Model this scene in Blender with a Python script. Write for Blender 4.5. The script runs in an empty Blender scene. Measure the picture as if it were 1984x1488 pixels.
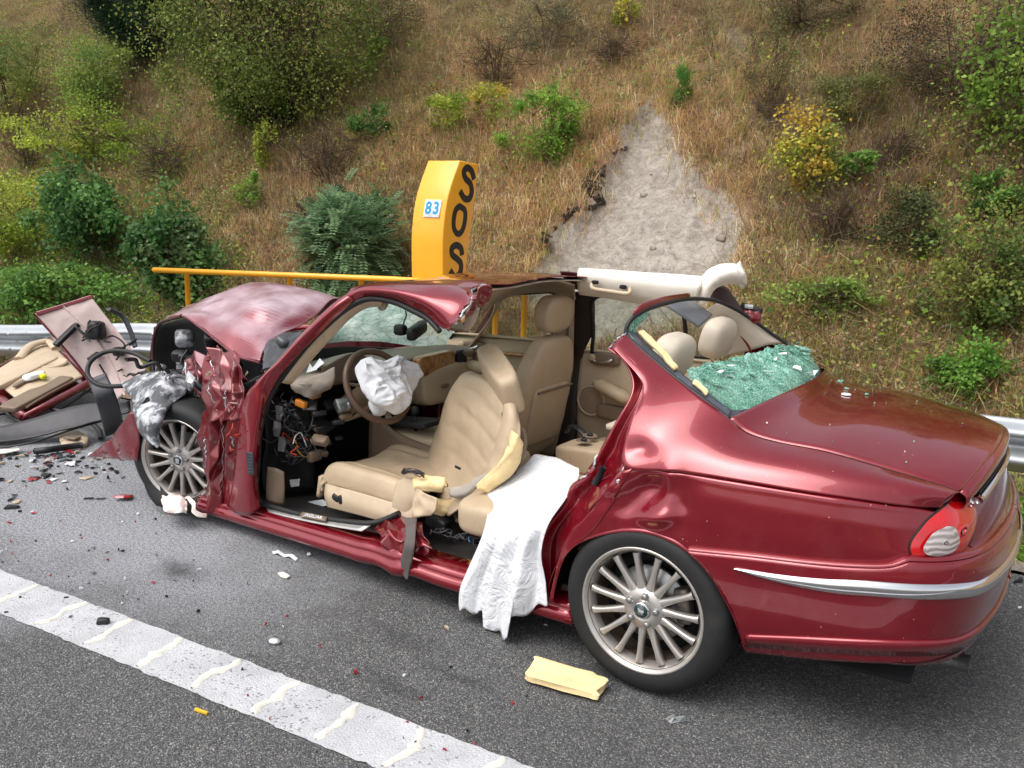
import bpy, bmesh, math, random
import numpy as np
from mathutils import Vector, Matrix

random.seed(7)
RNG = np.random.default_rng(7)
SC = bpy.context.scene
COL = SC.collection

# ---------------------------------------------------------------- camera
CAM = np.array([1.0594, -2.5007, 1.6661])
YAW, PITCH, ROLL, FPX = 0.5787, 0.2014, 0.0363, 1584.42
IW, IH = 1984.0, 1488.0
_F = np.array([-math.sin(YAW)*math.cos(PITCH), math.cos(YAW)*math.cos(PITCH), -math.sin(PITCH)])
_R0 = np.array([math.cos(YAW), math.sin(YAW), 0.0])
_U0 = np.cross(_R0, _F)
_R = _R0*math.cos(ROLL)+_U0*math.sin(ROLL)
_U = -_R0*math.sin(ROLL)+_U0*math.cos(ROLL)
cd = bpy.data.cameras.new('camera')
cam = bpy.data.objects.new('camera', cd)
COL.objects.link(cam)
cam.matrix_world = Matrix(((_R[0], _U[0], -_F[0], CAM[0]), (_R[1], _U[1], -_F[1], CAM[1]), (_R[2], _U[2], -_F[2], CAM[2]), (0, 0, 0, 1)))
cd.sensor_fit = 'HORIZONTAL'; cd.sensor_width = 36.0; cd.lens = FPX/IW*36.0
cd.clip_start = 0.05; cd.clip_end = 2000
SC.camera = cam

# ---------------------------------------------------------------- world, sun, exposure
SUN_EL, SUN_AZ = math.radians(58), math.radians(205)     # soft light through thin cloud, from behind the camera
w = bpy.data.worlds.new('World'); SC.world = w; w.use_nodes = True
nt = w.node_tree; nt.nodes.clear()
sky = nt.nodes.new('ShaderNodeTexSky'); sky.sky_type = 'NISHITA'; sky.sun_disc = False
sky.sun_elevation = SUN_EL; sky.sun_rotation = SUN_AZ
sky.air_density = 1.0; sky.dust_density = 4.0; sky.ozone_density = 1.0
hs = nt.nodes.new('ShaderNodeHueSaturation'); hs.inputs['Saturation'].default_value = 0.28
bg = nt.nodes.new('ShaderNodeBackground'); bg.inputs['Strength'].default_value = 0.15
wo = nt.nodes.new('ShaderNodeOutputWorld')
nt.links.new(sky.outputs[0], hs.inputs['Color']); nt.links.new(hs.outputs[0], bg.inputs[0]); nt.links.new(bg.outputs[0], wo.inputs[0])
sd = bpy.data.lights.new('sun', 'SUN'); sd.energy = 1.0; sd.angle = math.radians(50); sd.color = (1.0, 0.97, 0.92)
sun = bpy.data.objects.new('sun', sd); COL.objects.link(sun)
_sd = Vector((math.sin(SUN_AZ)*math.cos(SUN_EL), math.cos(SUN_AZ)*math.cos(SUN_EL), math.sin(SUN_EL)))
sun.rotation_euler = _sd.to_track_quat('Z', 'Y').to_euler()
sun.location = (2, -8, 12)
SC.render.engine = 'CYCLES'
SC.view_settings.view_transform = 'Standard'; SC.view_settings.look = 'None'
SC.view_settings.gamma = 1.0; SC.view_settings.use_curve_mapping = False
SC.view_settings.exposure = 0.72
SC.cycles.use_denoising = True
try: SC.cycles.denoiser = 'OPENIMAGEDENOISE'
except Exception: pass
SC.cycles.max_bounces = 8; SC.cycles.transparent_max_bounces = 12
SC.cycles.use_adaptive_sampling = False

# ---------------------------------------------------------------- geometry helpers
def A(px, py, X=None, Y=None, Z=None):
    """a point of the place seen at photo pixel (px,py), at known X, Y or Z"""
    d = _F + _R*(px-IW/2)/FPX - _U*(py-IH/2)/FPX
    if X is not None: t = (X-CAM[0])/d[0]
    elif Y is not None: t = (Y-CAM[1])/d[1]
    else: t = (Z-CAM[2])/d[2]
    return CAM+t*d
def PJ(P):
    d = np.asarray(P, float)-CAM; z = d@_F
    return np.stack([IW/2+FPX*(d@_R)/z, IH/2-FPX*(d@_U)/z], -1)

def _hash(ix, iy, seed):
    h = (ix.astype(np.int64)*374761393 + iy.astype(np.int64)*668265263 + seed*974711) & 0x7fffffff
    h = ((h ^ (h >> 13))*1274126177) & 0x7fffffff
    return ((h ^ (h >> 16)) & 0xffff)/65535.0
def vnoise(x, y, seed=0):
    x = np.asarray(x, float); y = np.asarray(y, float)
    ix = np.floor(x); iy = np.floor(y); fx = x-ix; fy = y-iy
    fx = fx*fx*(3-2*fx); fy = fy*fy*(3-2*fy)
    a = _hash(ix, iy, seed); b = _hash(ix+1, iy, seed); c = _hash(ix, iy+1, seed); d = _hash(ix+1, iy+1, seed)
    return (a*(1-fx)+b*fx)*(1-fy)+(c*(1-fx)+d*fx)*fy
def fbm(x, y, seed=0, o=4):
    s = 0; a = .5
    for i in range(o):
        s = s+a*vnoise(np.asarray(x)*2**i, np.asarray(y)*2**i, seed+i*17); a *= .5
    return s
def vn3(P, sc, seed=0):
    """vector-ish noise (-.5.. .5) from 3D points"""
    P = np.asarray(P)*sc
    return (vnoise(P[:, 0]+.37*P[:, 2], P[:, 1]-.61*P[:, 2], seed)+vnoise(P[:, 2]+.5*P[:, 1], P[:, 0]*.7+3.1, seed+5))/2-.5

def crom(P, n):
    """Catmull-Rom through the rows of P, n samples (uniform in chord length)"""
    P = np.asarray(P, float); m = len(P)
    if m == 2:
        t = np.linspace(0, 1, n)[:, None]; return P[0]*(1-t)+P[1]*t
    seg = np.linalg.norm(np.diff(P, axis=0).reshape(m-1, -1), axis=1)+1e-9
    T = np.concatenate([[0], np.cumsum(seg)]); t = np.linspace(0, T[-1], n)
    M = np.zeros_like(P)
    M[1:-1] = (P[2:]-P[:-2])/(T[2:]-T[:-2]).reshape(-1, *([1]*(P.ndim-1)))
    M[0] = (P[1]-P[0])/seg[0]; M[-1] = (P[-1]-P[-2])/seg[-1]
    k = np.clip(np.searchsorted(T, t, side='right')-1, 0, m-2); h = seg[k]; u = (t-T[k])/h
    sh = (-1,)+(1,)*(P.ndim-1); u = u.reshape(sh); h = h.reshape(sh)
    return (2*u**3-3*u**2+1)*P[k]+(u**3-2*u**2+u)*h*M[k]+(-2*u**3+3*u**2)*P[k+1]+(u**3-u**2)*h*M[k+1]
def crom_idx(P, n):
    """Catmull-Rom with uniform index parameter along axis 0"""
    P = np.asarray(P, float); m = len(P); t = np.linspace(0, m-1, n)
    k = np.clip(np.floor(t).astype(int), 0, m-2); u = (t-k).reshape((-1,)+(1,)*(P.ndim-1))
    M = np.zeros_like(P)
    if m > 2: M[1:-1] = (P[2:]-P[:-2])/2
    M[0] = P[1]-P[0]; M[-1] = P[-1]-P[-2]
    return (2*u**3-3*u**2+1)*P[k]+(u**3-2*u**2+u)*M[k]+(-2*u**3+3*u**2)*P[k+1]+(u**3-u**2)*M[k+1]
def grid_surf(C, nu, nv):
    """bicubic surface through the control net C (rows, cols, 3) -> (nu, nv, 3)"""
    G = crom_idx(np.asarray(C, float), nu)
    G = crom_idx(np.swapaxes(G, 0, 1), nv)
    return np.swapaxes(G, 0, 1)
def gfaces(nu, nv, cu=False, cv=False):
    f = []
    for i in range(nu if cu else nu-1):
        for j in range(nv if cv else nv-1):
            i2 = (i+1) % nu; j2 = (j+1) % nv
            f.append((i*nv+j, i2*nv+j, i2*nv+j2, i*nv+j2))
    return f

def wloc(o):
    v = Vector((0, 0, 0))
    while o is not None:
        v = v+o.location; o = o.parent
    return np.array(v)
def obj(name, V, F, m, parent=None, smooth=True, flip=False, **props):
    V = np.asarray(V, float)
    if parent is not None: V = V-wloc(parent)
    me = bpy.data.meshes.new(name)
    if flip: F = [tuple(reversed(f)) for f in F]
    me.from_pydata(V.tolist(), [], [tuple(int(i) for i in f) for f in F])
    if m is not None: me.materials.append(m)
    if smooth: me.polygons.foreach_set('use_smooth', [True]*len(me.polygons))
    me.update()
    o = bpy.data.objects.new(name, me); COL.objects.link(o)
    if parent is not None: o.parent = parent
    for k, v in props.items(): o[k] = v
    return o
def fast_obj(name, V, F, m, nper, parent=None, col=None, smooth=False, **props):
    """big mesh from arrays; F (n, nper)"""
    V = np.asarray(V, np.float32); F = np.asarray(F, np.int32)
    if parent is not None: V = V-wloc(parent).astype(np.float32)
    me = bpy.data.meshes.new(name); me.vertices.add(len(V)); me.vertices.foreach_set('co', V.ravel())
    me.loops.add(F.size); me.loops.foreach_set('vertex_index', F.ravel())
    me.polygons.add(len(F)); me.polygons.foreach_set('loop_start', np.arange(0, F.size, nper, dtype=np.int32))
    if smooth: me.polygons.foreach_set('use_smooth', np.ones(len(F), bool))
    if col is not None:
        a = me.color_attributes.new('Col', 'FLOAT_COLOR', 'POINT')
        c = np.ones((len(V), 4), np.float32); c[:, :3] = col; a.data.foreach_set('color', c.ravel())
    me.update(calc_edges=True); me.validate()
    me.materials.append(m)
    o = bpy.data.objects.new(name, me); COL.objects.link(o)
    if parent is not None: o.parent = parent
    for k, v in props.items(): o[k] = v
    return o
def empty(name, loc, label, cat, group=None):
    o = bpy.data.objects.new(name, None); COL.objects.link(o); o.location = tuple(float(c) for c in loc)
    o.empty_display_size = .1
    tag(o, label, cat, group); return o
def node(name, parent, loc):
    o = bpy.data.objects.new(name, None); COL.objects.link(o); o.parent = parent
    o.location = Vector(tuple(float(c) for c in loc))-Vector(wloc(parent)); o.empty_display_size = .05; return o
def tag(o, label, cat, group=None):
    o['label'] = label; o['category'] = cat; o['kind'] = 'thing'
    if group: o['group'] = group
    return o
def solid(o, t, off=-1, rim=True):
    md = o.modifiers.new('thickness', 'SOLIDIFY'); md.thickness = t; md.offset = off; md.use_rim = rim; return o
def bevel(o, w, seg=2, ang=40):
    md = o.modifiers.new('edge', 'BEVEL'); md.width = w; md.segments = seg; md.limit_method = 'ANGLE'; md.angle_limit = math.radians(ang)
    return o
def subd(o, n=1):
    md = o.modifiers.new('smooth', 'SUBSURF'); md.levels = n; md.render_levels = n; return o

def patch(name, C, nu, nv, m, parent=None, thick=.003, crumple=0, cscale=8, seed=1, off=-1, flip=False, **k):
    G = grid_surf(C, nu, nv)
    V = G.reshape(-1, 3)
    if crumple: V = wrinkle(V, G, crumple, cscale, seed)
    o = obj(name, V, gfaces(nu, nv), m, parent, flip=flip, **k)
    if thick: solid(o, thick, off)
    return o
def facet_patch(name, C, nu, nv, m, parent, amp, seed, thick=.004):
    """sheet metal crushed into a few large flat buckles"""
    r = np.random.default_rng(seed); C = np.asarray(C, float); G = grid_surf(C, nu, nv); n = gnormals(G)
    sgn = (np.where(np.arange(nv) % 2 == 0, 1, -1)*r.uniform(.5, 1, nv))[None, :, None]*np.ones((nu, 1, 1))
    st = np.linalg.norm(G[1:, :] - G[:-1, :], axis=2).mean()
    G = G+n*(sgn*amp*r.uniform(.6, 1, (nu, nv, 1))+amp*.35*r.normal(size=(nu, nv, 1)))+r.normal(size=G.shape)*st*.16
    V = G.reshape(-1, 3); F = []
    for a, b, c, d in gfaces(nu, nv):
        F += [(a, b, c), (a, c, d)] if r.random() < .5 else [(a, b, d), (b, c, d)]
    o = obj(name, V, F, m, parent, smooth=True)
    ca = o.data.attributes.new('crease_edge', 'FLOAT', 'EDGE'); ca.data.foreach_set('value', r.uniform(.25, .8, len(o.data.edges)).astype(np.float32))
    subd(o, 3); solid(o, thick, -1); return o
def gnormals(G):
    du = np.gradient(G, axis=0); dv = np.gradient(G, axis=1)
    n = np.cross(du, dv); return n/(np.linalg.norm(n, axis=2, keepdims=True)+1e-12)
def wrinkle(V, G, amp, sc, seed):
    n = gnormals(G).reshape(-1, 3)
    r = 1-np.abs(vn3(V, sc, seed))*4          # ridged: sharp folds
    Wv = V+np.stack([vn3(V, sc*.8, seed+31), vn3(V, sc*.8, seed+37), vn3(V, sc*.8, seed+41)], 1)*.35/sc
    s = 1-np.abs(vn3(Wv, sc*2.1, seed+9))*4; s3 = 1-np.abs(vn3(Wv, sc*4.3, seed+19))*4
    return V+n*((r*.6+s*.42+s3*.16)*amp)[:, None]
def Pn(rows):
    """control net of (px,py,Y) triples -> world"""
    return np.array([[A(p[0], p[1], Y=p[2]) for p in r] for r in rows])
def pl(pts):
    return np.array([A(p[0], p[1], Y=p[2]) for p in pts])
def tube_vf(path, r, seg=8, cap=True, closed=False, flat=1.0):
    P = np.asarray(path, float); n = len(P); r = np.broadcast_to(np.asarray(r, float), (n,))
    T = np.gradient(P, axis=0) if not closed else np.roll(P, -1, 0)-np.roll(P, 1, 0)
    T = T/(np.linalg.norm(T, axis=1, keepdims=True)+1e-9)
    up = np.array([0, 0, 1.]) if abs(T[0][2]) < .9 else np.array([1., 0, 0])
    a = np.cross(T[0], up); a /= np.linalg.norm(a)
    V = []
    for i in range(n):
        a = a-T[i]*(a@T[i]); a /= np.linalg.norm(a)+1e-9; b = np.cross(T[i], a)
        for k in range(seg):
            th = 2*math.pi*k/seg
            V.append(P[i]+r[i]*(a*math.cos(th)+b*math.sin(th)*flat))
    F = gfaces(n, seg, cu=closed, cv=True)
    if cap and not closed:
        F += [tuple(range(seg))[::-1], tuple(range((n-1)*seg, n*seg))]
    return np.array(V), F
def tube(name, path, r, m, parent=None, seg=8, n=0, closed=False, flat=1.0, **k):
    P = crom(path, n) if n else path
    V, F = tube_vf(P, r, seg, closed=closed, flat=flat)
    return obj(name, V, F, m, parent, **k)
def box_vf(c, s, R=None):
    c = np.asarray(c, float); s = np.asarray(s, float)/2
    V = np.array([[x, y, z] for x in (-1, 1) for y in (-1, 1) for z in (-1, 1)], float)*s
    if R is not None: V = V@np.asarray(R).T
    F = [(0, 1, 3, 2), (4, 6, 7, 5), (0, 4, 5, 1), (2, 3, 7, 6), (0, 2, 6, 4), (1, 5, 7, 3)]
    return V+c, F
def box(name, c, s, m, parent=None, R=None, bev=.004, **k):
    V, F = box_vf(c, s, R); o = obj(name, V, F, m, parent, smooth=True, **k)
    if bev: bevel(o, bev, 2)
    return o
def rot(ax, deg):
    return np.array(Matrix.Rotation(math.radians(deg), 3, ax))
def frame(x, z):
    """rotation with local x along x and local z close to z"""
    x = np.asarray(x, float); x /= np.linalg.norm(x); z = np.asarray(z, float); y = np.cross(z, x); y /= np.linalg.norm(y); z = np.cross(x, y)
    return np.stack([x, y, z], 1)
def soft_vf(s, e=(.35, .35), n=20, mod=None):
    """superellipsoid cushion of full size s; e small = boxy"""
    th = np.linspace(-math.pi/2, math.pi/2, n); ph = np.linspace(-math.pi, math.pi, 2*n+1)[:-1]
    sg = lambda v, p: np.sign(v)*np.abs(v)**p
    T, Q = np.meshgrid(th, ph, indexing='ij')
    V = np.stack([sg(np.cos(T), e[0])*sg(np.cos(Q), e[1]), sg(np.cos(T), e[0])*sg(np.sin(Q), e[1]), sg(np.sin(T), e[0])], -1).reshape(-1, 3)
    if mod is not None: V = mod(V)
    V = V*np.asarray(s)/2
    return V, gfaces(n, 2*n, cv=True)
def soft(name, c, s, m, parent=None, R=None, e=(.35, .35), n=20, mod=None, **k):
    V, F = soft_vf(s, e, n, mod)
    if R is not None: V = V@np.asarray(R).T
    return obj(name, V+np.asarray(c), F, m, parent, **k)
def lathe_vf(prof, seg=48, ax=1):
    """profile (r, h) spun about axis ax; closed ring in profile not assumed"""
    V = []
    for k in range(seg):
        t = 2*math.pi*k/seg
        for r, h in prof:
            p = [r*math.cos(t), 0, r*math.sin(t)]; p[1] = h
            V.append(p)
    return np.array(V), gfaces(seg, len(prof), cu=True)
def poly_plate(name, pts, m, parent=None, thick=.004, cuts=3, noise=0, nscale=10, seed=0, smooth=False, **k):
    """an irregular flat-ish plate from a 3D outline"""
    bm = bmesh.new()
    vs = [bm.verts.new(tuple(p)) for p in pts]
    bm.faces.new(vs)
    bmesh.ops.triangulate(bm, faces=bm.faces[:])
    for _ in range(cuts):
        bmesh.ops.subdivide_edges(bm, edges=bm.edges[:], cuts=1, use_grid_fill=True)
        bmesh.ops.beautify_fill(bm, faces=bm.faces[:], edges=bm.edges[:])
    bm.normal_update(); bm.verts.index_update()
    V = np.array([v.co for v in bm.verts]); N = np.array([v.normal for v in bm.verts])
    F = [tuple(v.index for v in f.verts) for f in bm.faces]; bm.free()
    if noise:
        r = 1-np.abs(vn3(V, nscale, seed))*4
        V = V+N*((r*.5+vn3(V, nscale*2.1, seed+3))*noise)[:, None]
    o = obj(name, V, F, m, parent, smooth=smooth, **k)
    if thick: solid(o, thick, 0)
    return o
def instance(src, parent, name=None):
    o = src.copy(); COL.objects.link(o); o.parent = parent
    if name: o.name = name
    return o

# ---------------------------------------------------------------- material helpers
def srgb(r, g, b):
    f = lambda c: ((c/255+.055)/1.055)**2.4 if c > 10 else c/255/12.92
    return (f(r), f(g), f(b))
def mix_col(nt, fac, a, b, mode='MIX'):
    n = nt.nodes.new('ShaderNodeMix'); n.data_type = 'RGBA'; n.blend_type = mode
    for sock, v in ((n.inputs['Factor'], fac), (n.inputs[6], a), (n.inputs[7], b)):
        if isinstance(v, bpy.types.NodeSocket): nt.links.new(v, sock)
        elif isinstance(v, (int, float)): sock.default_value = v
        else: sock.default_value = (*v, 1)
    return n.outputs[2]
def tex(nt, kind, scale, co=None, **k):
    n = nt.nodes.new(kind)
    if 'Scale' in n.inputs: n.inputs['Scale'].default_value = scale
    for a, v in k.items():
        if a in n.inputs: n.inputs[a].default_value = v
        else: setattr(n, a, v)
    if co is not None: nt.links.new(co, n.inputs['Vector'])
    return n
def ramp(nt, fac, stops, interp='LINEAR'):
    n = nt.nodes.new('ShaderNodeValToRGB'); n.color_ramp.interpolation = interp
    el = n.color_ramp.elements
    while len(el) < len(stops): el.new(.5)
    for e, (p, c) in zip(el, stops):
        e.position = p; e.color = (c, c, c, 1) if isinstance(c, (int, float)) else (*c, 1)
    nt.links.new(fac, n.inputs[0]); return n.outputs[0]
def math_n(nt, op, a, b=None):
    n = nt.nodes.new('ShaderNodeMath'); n.operation = op
    for i, v in enumerate((a, b)):
        if v is None: continue
        if isinstance(v, (int, float)): n.inputs[i].default_value = v
        else: nt.links.new(v, n.inputs[i])
    return n.outputs[0]
def base_mat(name):
    m = bpy.data.materials.new(name); m.use_nodes = True; nt = m.node_tree
    b = nt.nodes['Principled BSDF']; tc = nt.nodes.new('ShaderNodeTexCoord')
    return m, nt, b, tc.outputs['Object']
def bump_to(nt, b, h, strength=.3, dist=.01):
    n = nt.nodes.new('ShaderNodeBump'); n.inputs['Strength'].default_value = strength; n.inputs['Distance'].default_value = dist
    nt.links.new(h, n.inputs['Height']); nt.links.new(n.outputs[0], b.inputs['Normal'])
def M(name, col, rough=.5, metal=0, coat=0, var=.12, vscale=12, bump=0, bscale=200, bdist=.002, dirt=None, dscale=9, dlo=.5, dhi=.7, dirt_rough=.8, spec=.5, trans=0, alpha=1, emit=None, sheen=0):
    m, nt, b, co = base_mat(name)
    n = tex(nt, 'ShaderNodeTexNoise', vscale, co, Detail=6.0, Roughness=.65)
    lo = tuple(c*(1-var) for c in col); hi = tuple(min(1, c*(1+var)) for c in col)
    c = mix_col(nt, ramp(nt, n.outputs['Fac'], [(.3, 0.), (.7, 1.)]), lo, hi)
    r = None
    if dirt is not None:
        d = tex(nt, 'ShaderNodeTexNoise', dscale, co, Detail=9.0, Roughness=.7)
        f = ramp(nt, d.outputs['Fac'], [(dlo, 0.), (dhi, 1.)])
        c = mix_col(nt, f, c, dirt)
        r = math_n(nt, 'ADD', math_n(nt, 'MULTIPLY', f, dirt_rough-rough), rough)
    nt.links.new(c, b.inputs['Base Color'])
    if r is not None: nt.links.new(r, b.inputs['Roughness'])
    else:
        rr = math_n(nt, 'ADD', math_n(nt, 'MULTIPLY', n.outputs['Fac'], rough*.3), rough*.85)
        nt.links.new(rr, b.inputs['Roughness'])
    b.inputs['Metallic'].default_value = metal
    b.inputs['Coat Weight'].default_value = coat; b.inputs['Coat Roughness'].default_value = .04
    b.inputs['Specular IOR Level'].default_value = spec
    b.inputs['Transmission Weight'].default_value = trans; b.inputs['Alpha'].default_value = alpha
    if sheen: b.inputs['Sheen Weight'].default_value = sheen
    if bump:
        h = tex(nt, 'ShaderNodeTexNoise', bscale, co, Detail=5.0)
        bump_to(nt, b, h.outputs['Fac'], bump, bdist)
    return m
# ================================================================ SETTING
RA = math.radians(6.0); RC, RS = math.cos(RA), math.sin(RA)       # the road runs along (RC, RS)
def uw(x, y): return x*RC+y*RS, -x*RS+y*RC
def xy(u, w): return u*RC-w*RS, u*RS+w*RC
HILL_W = 3.25
def hill0(u, w):
    t = np.maximum(0, w-HILL_W-.25*(vnoise(u*.35, w*0+3, 4)-.5))
    z = np.where(t < .8, .55*t*t, .55*.64+.88*(t-.8))
    top = 9.5
    z = np.where(z > top-3, top-3+3*(1-np.exp(-(z-top+3)/3)), z)
    r = np.clip(t/1.0, 0, 1)
    z = z+r*(.55*(fbm(u*.45, w*.45, 11, 4)-.47)+.16*(fbm(u*2.1, w*2.1, 23, 3)-.45))
    z = z+np.where(w > 2.1, -.06*np.clip((w-2.1)/.5, 0, 1)*(1-r)+.03*(vnoise(u*3, w*3, 8)-.5), 0)
    return z
def ray_hill(px, py, fn):
    d = _F+_R*(px-IW/2)/FPX-_U*(py-IH/2)/FPX
    t = np.arange(4.0, 60, .02); P = CAM+t[:, None]*d
    U_, W_ = uw(P[:, 0], P[:, 1]); hz = fn(U_, W_)
    k = np.argmax(P[:, 2] < hz); return P[k]
# the bare clay slide on the slope
SCAR_PX = [(1232, 198), (1262, 188), (1284, 240), (1312, 300), (1352, 345), (1392, 392), (1420, 430), (1408, 490), (1390, 540), (1380, 640), (1100, 660), (1000, 600), (1010, 560), (1045, 500), (1060, 452), (1130, 412), (1160, 372), (1165, 330), (1205, 282), (1218, 236)]
_sc = np.array([ray_hill(p[0], p[1], hill0) for p in SCAR_PX]); SCAR = np.stack(uw(_sc[:, 0], _sc[:, 1]), 1)
SCAR2_PX = [(1388, 62), (1430, 48), (1448, 78), (1440, 118), (1405, 112)]
_sc = np.array([ray_hill(p[0], p[1], hill0) for p in SCAR2_PX]); SCAR2 = np.stack(uw(_sc[:, 0], _sc[:, 1]), 1)
def poly_dist(U_, W_, poly):
    """signed distance, negative inside"""
    sh = np.shape(U_); P = np.stack([np.ravel(U_), np.ravel(W_)], 1)
    ins = np.zeros(len(P), bool); dm = np.full(len(P), 1e9); n = len(poly)
    for i in range(n):
        a = poly[i]; b = poly[(i+1) % n]; e = b-a
        t = np.clip(((P-a)@e)/(e@e), 0, 1); dm = np.minimum(dm, np.linalg.norm(P-a-t[:, None]*e, axis=1))
        c = ((a[1] > P[:, 1]) != (b[1] > P[:, 1])) & (P[:, 0] < (b[0]-a[0])*(P[:, 1]-a[1])/(b[1]-a[1]+1e-12)+a[0])
        ins ^= c
    return np.where(ins, -dm, dm).reshape(sh)
def scar_d(u, w):
    d = np.minimum(poly_dist(u, w, SCAR), poly_dist(u, w, SCAR2)+.03)
    return d+.20*(fbm(u*2.2, w*2.2, 31, 3)-.45)+.34*(fbm(u*.9+4, w*.9, 37, 3)-.47)+.10*(vnoise(u*9, w*9, 39)-.5)
def hill(u, w):
    z = hill0(u, w)
    d = scar_d(u, w)
    k = np.clip(-d/.10, 0, 1)
    z = z-.17*k+k*(.16*(fbm(u*5, w*2.2, 41, 4)-.47)+.06*(np.abs(vnoise(u*13, w*7, 43)-.5)-.2)+.03*(vnoise(u*19, w*17, 47)-.5))
    return z
def axis_pts(lo, a, b, hi, step, grow):
    c = list(np.arange(a, b+1e-6, step)); s = step; x = b
    while x < hi: s *= grow; x += s; c.append(min(x, hi))
    s = step; x = a
    while x > lo: s *= grow; x -= s; c.insert(0, max(x, lo))
    return np.array(c)
us = axis_pts(-260, -9.5, 3.6, 260, .055, 1.35); ws = axis_pts(-260, 2.0, 9.6, 60, .05, 1.35)
ws = ws[(ws > 1.95) | (ws < 1.0)]
UU, WW = np.meshgrid(us, ws, indexing='ij')
ZZ = np.where(WW > 1.9, hill(UU, WW), -.05)
XX, YY = xy(UU, WW)
DD = scar_d(UU, WW)
nU, nW = UU.shape
idx = np.arange(nU*nW).reshape(nU, nW)
Fq = np.stack([idx[:-1, :-1], idx[1:, :-1], idx[1:, 1:], idx[:-1, 1:]], -1).reshape(-1, 4)
soil_m, nt, b, co = base_mat('soil')
at_ = nt.nodes.new('ShaderNodeAttribute'); at_.attribute_name = 'Col'
n1 = tex(nt, 'ShaderNodeTexNoise', 3.5, co, Detail=9.0, Roughness=.7)
n2 = tex(nt, 'ShaderNodeTexNoise', 38, co, Detail=8.0, Roughness=.7)
lit = mix_col(nt, ramp(nt, n1.outputs['Fac'], [(.35, 0.), (.65, 1.)]), srgb(150, 126, 100), srgb(178, 152, 122))
lit = mix_col(nt, ramp(nt, n2.outputs['Fac'], [(.4, 0.), (.62, 1.)]), lit, srgb(116, 96, 76))
n4 = tex(nt, 'ShaderNodeTexNoise', 9, co, Detail=10.0, Roughness=.75, Distortion=.6)
clay = mix_col(nt, ramp(nt, n4.outputs['Fac'], [(.36, 0.), (.62, 1.)]), srgb(132, 124, 115), srgb(178, 170, 160))
clay = mix_col(nt, ramp(nt, n2.outputs['Fac'], [(.3, 1.), (.46, 0.)]), clay, srgb(104, 93, 82))
sep = nt.nodes.new('ShaderNodeSeparateColor'); nt.links.new(at_.outputs['Color'], sep.inputs[0])
n5 = tex(nt, 'ShaderNodeTexNoise', 16, co, Detail=10.0, Roughness=.8)
edge_f = ramp(nt, math_n(nt, 'ADD', sep.outputs[0], math_n(nt, 'MULTIPLY', math_n(nt, 'SUBTRACT', n5.outputs['Fac'], .5), 2.2)), [(.42, 0.), (.56, 1.)])
cfin = mix_col(nt, edge_f, lit, clay)
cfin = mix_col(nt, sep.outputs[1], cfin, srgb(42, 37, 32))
grav = tex(nt, 'ShaderNodeTexVoronoi', 46, co)
cg = mix_col(nt, ramp(nt, n2.outputs['Fac'], [(.3, 0.), (.7, 1.)]), srgb(112, 104, 94), srgb(168, 160, 150))
cfin = mix_col(nt, sep.outputs[2], cfin, cg)
nt.links.new(cfin, b.inputs['Base Color']); b.inputs['Roughness'].default_value = .95; b.inputs['Specular IOR Level'].default_value = .1
bump_to(nt, b, math_n(nt, 'ADD', n4.outputs['Fac'], math_n(nt, 'MULTIPLY', n2.outputs['Fac'], .7)), .8, .03)
colr = np.zeros((nU*nW, 3)); dd = DD.ravel(); uu_ = UU.ravel(); ww_ = WW.ravel()
colr[:, 0] = np.clip(-dd/.16+.45, 0, 1)
_pc = PJ(np.stack([XX.ravel(), YY.ravel(), ZZ.ravel()], 1))
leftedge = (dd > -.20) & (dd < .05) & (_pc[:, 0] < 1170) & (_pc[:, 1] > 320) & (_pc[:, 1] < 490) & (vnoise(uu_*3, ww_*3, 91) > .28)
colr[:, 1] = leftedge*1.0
colr[:, 2] = np.clip((3.15-ww_)/.3+(vnoise(uu_*6, ww_*6, 77)-.5), 0, 1)*(ww_ > 1)*np.clip((uu_+1.5)/1.0+.2, .25, 1)
ground = fast_obj('ground', np.stack([XX.ravel(), YY.ravel(), ZZ.ravel()], 1), Fq, soil_m, 4, col=colr, smooth=True, kind='structure')

# ---- asphalt
asp, nt, b, co = base_mat('asphalt')
v = tex(nt, 'ShaderNodeTexVoronoi', 185, co, Randomness=1.0)
v2 = tex(nt, 'ShaderNodeTexVoronoi', 95, co, Randomness=1.0)
sp = nt.nodes.new('ShaderNodeSeparateColor'); nt.links.new(v.outputs['Color'], sp.inputs[0])
sp2 = nt.nodes.new('ShaderNodeSeparateColor'); nt.links.new(v2.outputs['Color'], sp2.inputs[0])
c = ramp(nt, sp.outputs[0], [(0, srgb(76, 77, 79)), (.5, srgb(100, 101, 102)), (.78, srgb(121, 121, 121)), (.92, srgb(150, 149, 146)), (1, srgb(178, 175, 170))])
c = mix_col(nt, ramp(nt, sp2.outputs[1], [(.8, 0.), (.84, .55)]), c, srgb(120, 116, 110))
c = mix_col(nt, ramp(nt, v.outputs['Distance'], [(.35, 0.), (.75, .6)]), c, srgb(40, 40, 41))
wide = tex(nt, 'ShaderNodeTexNoise', .9, co, Detail=8.0, Roughness=.62)
c = mix_col(nt, ramp(nt, wide.outputs['Fac'], [(.35, 0.), (.7, .35)]), c, srgb(58, 58, 60))
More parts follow.
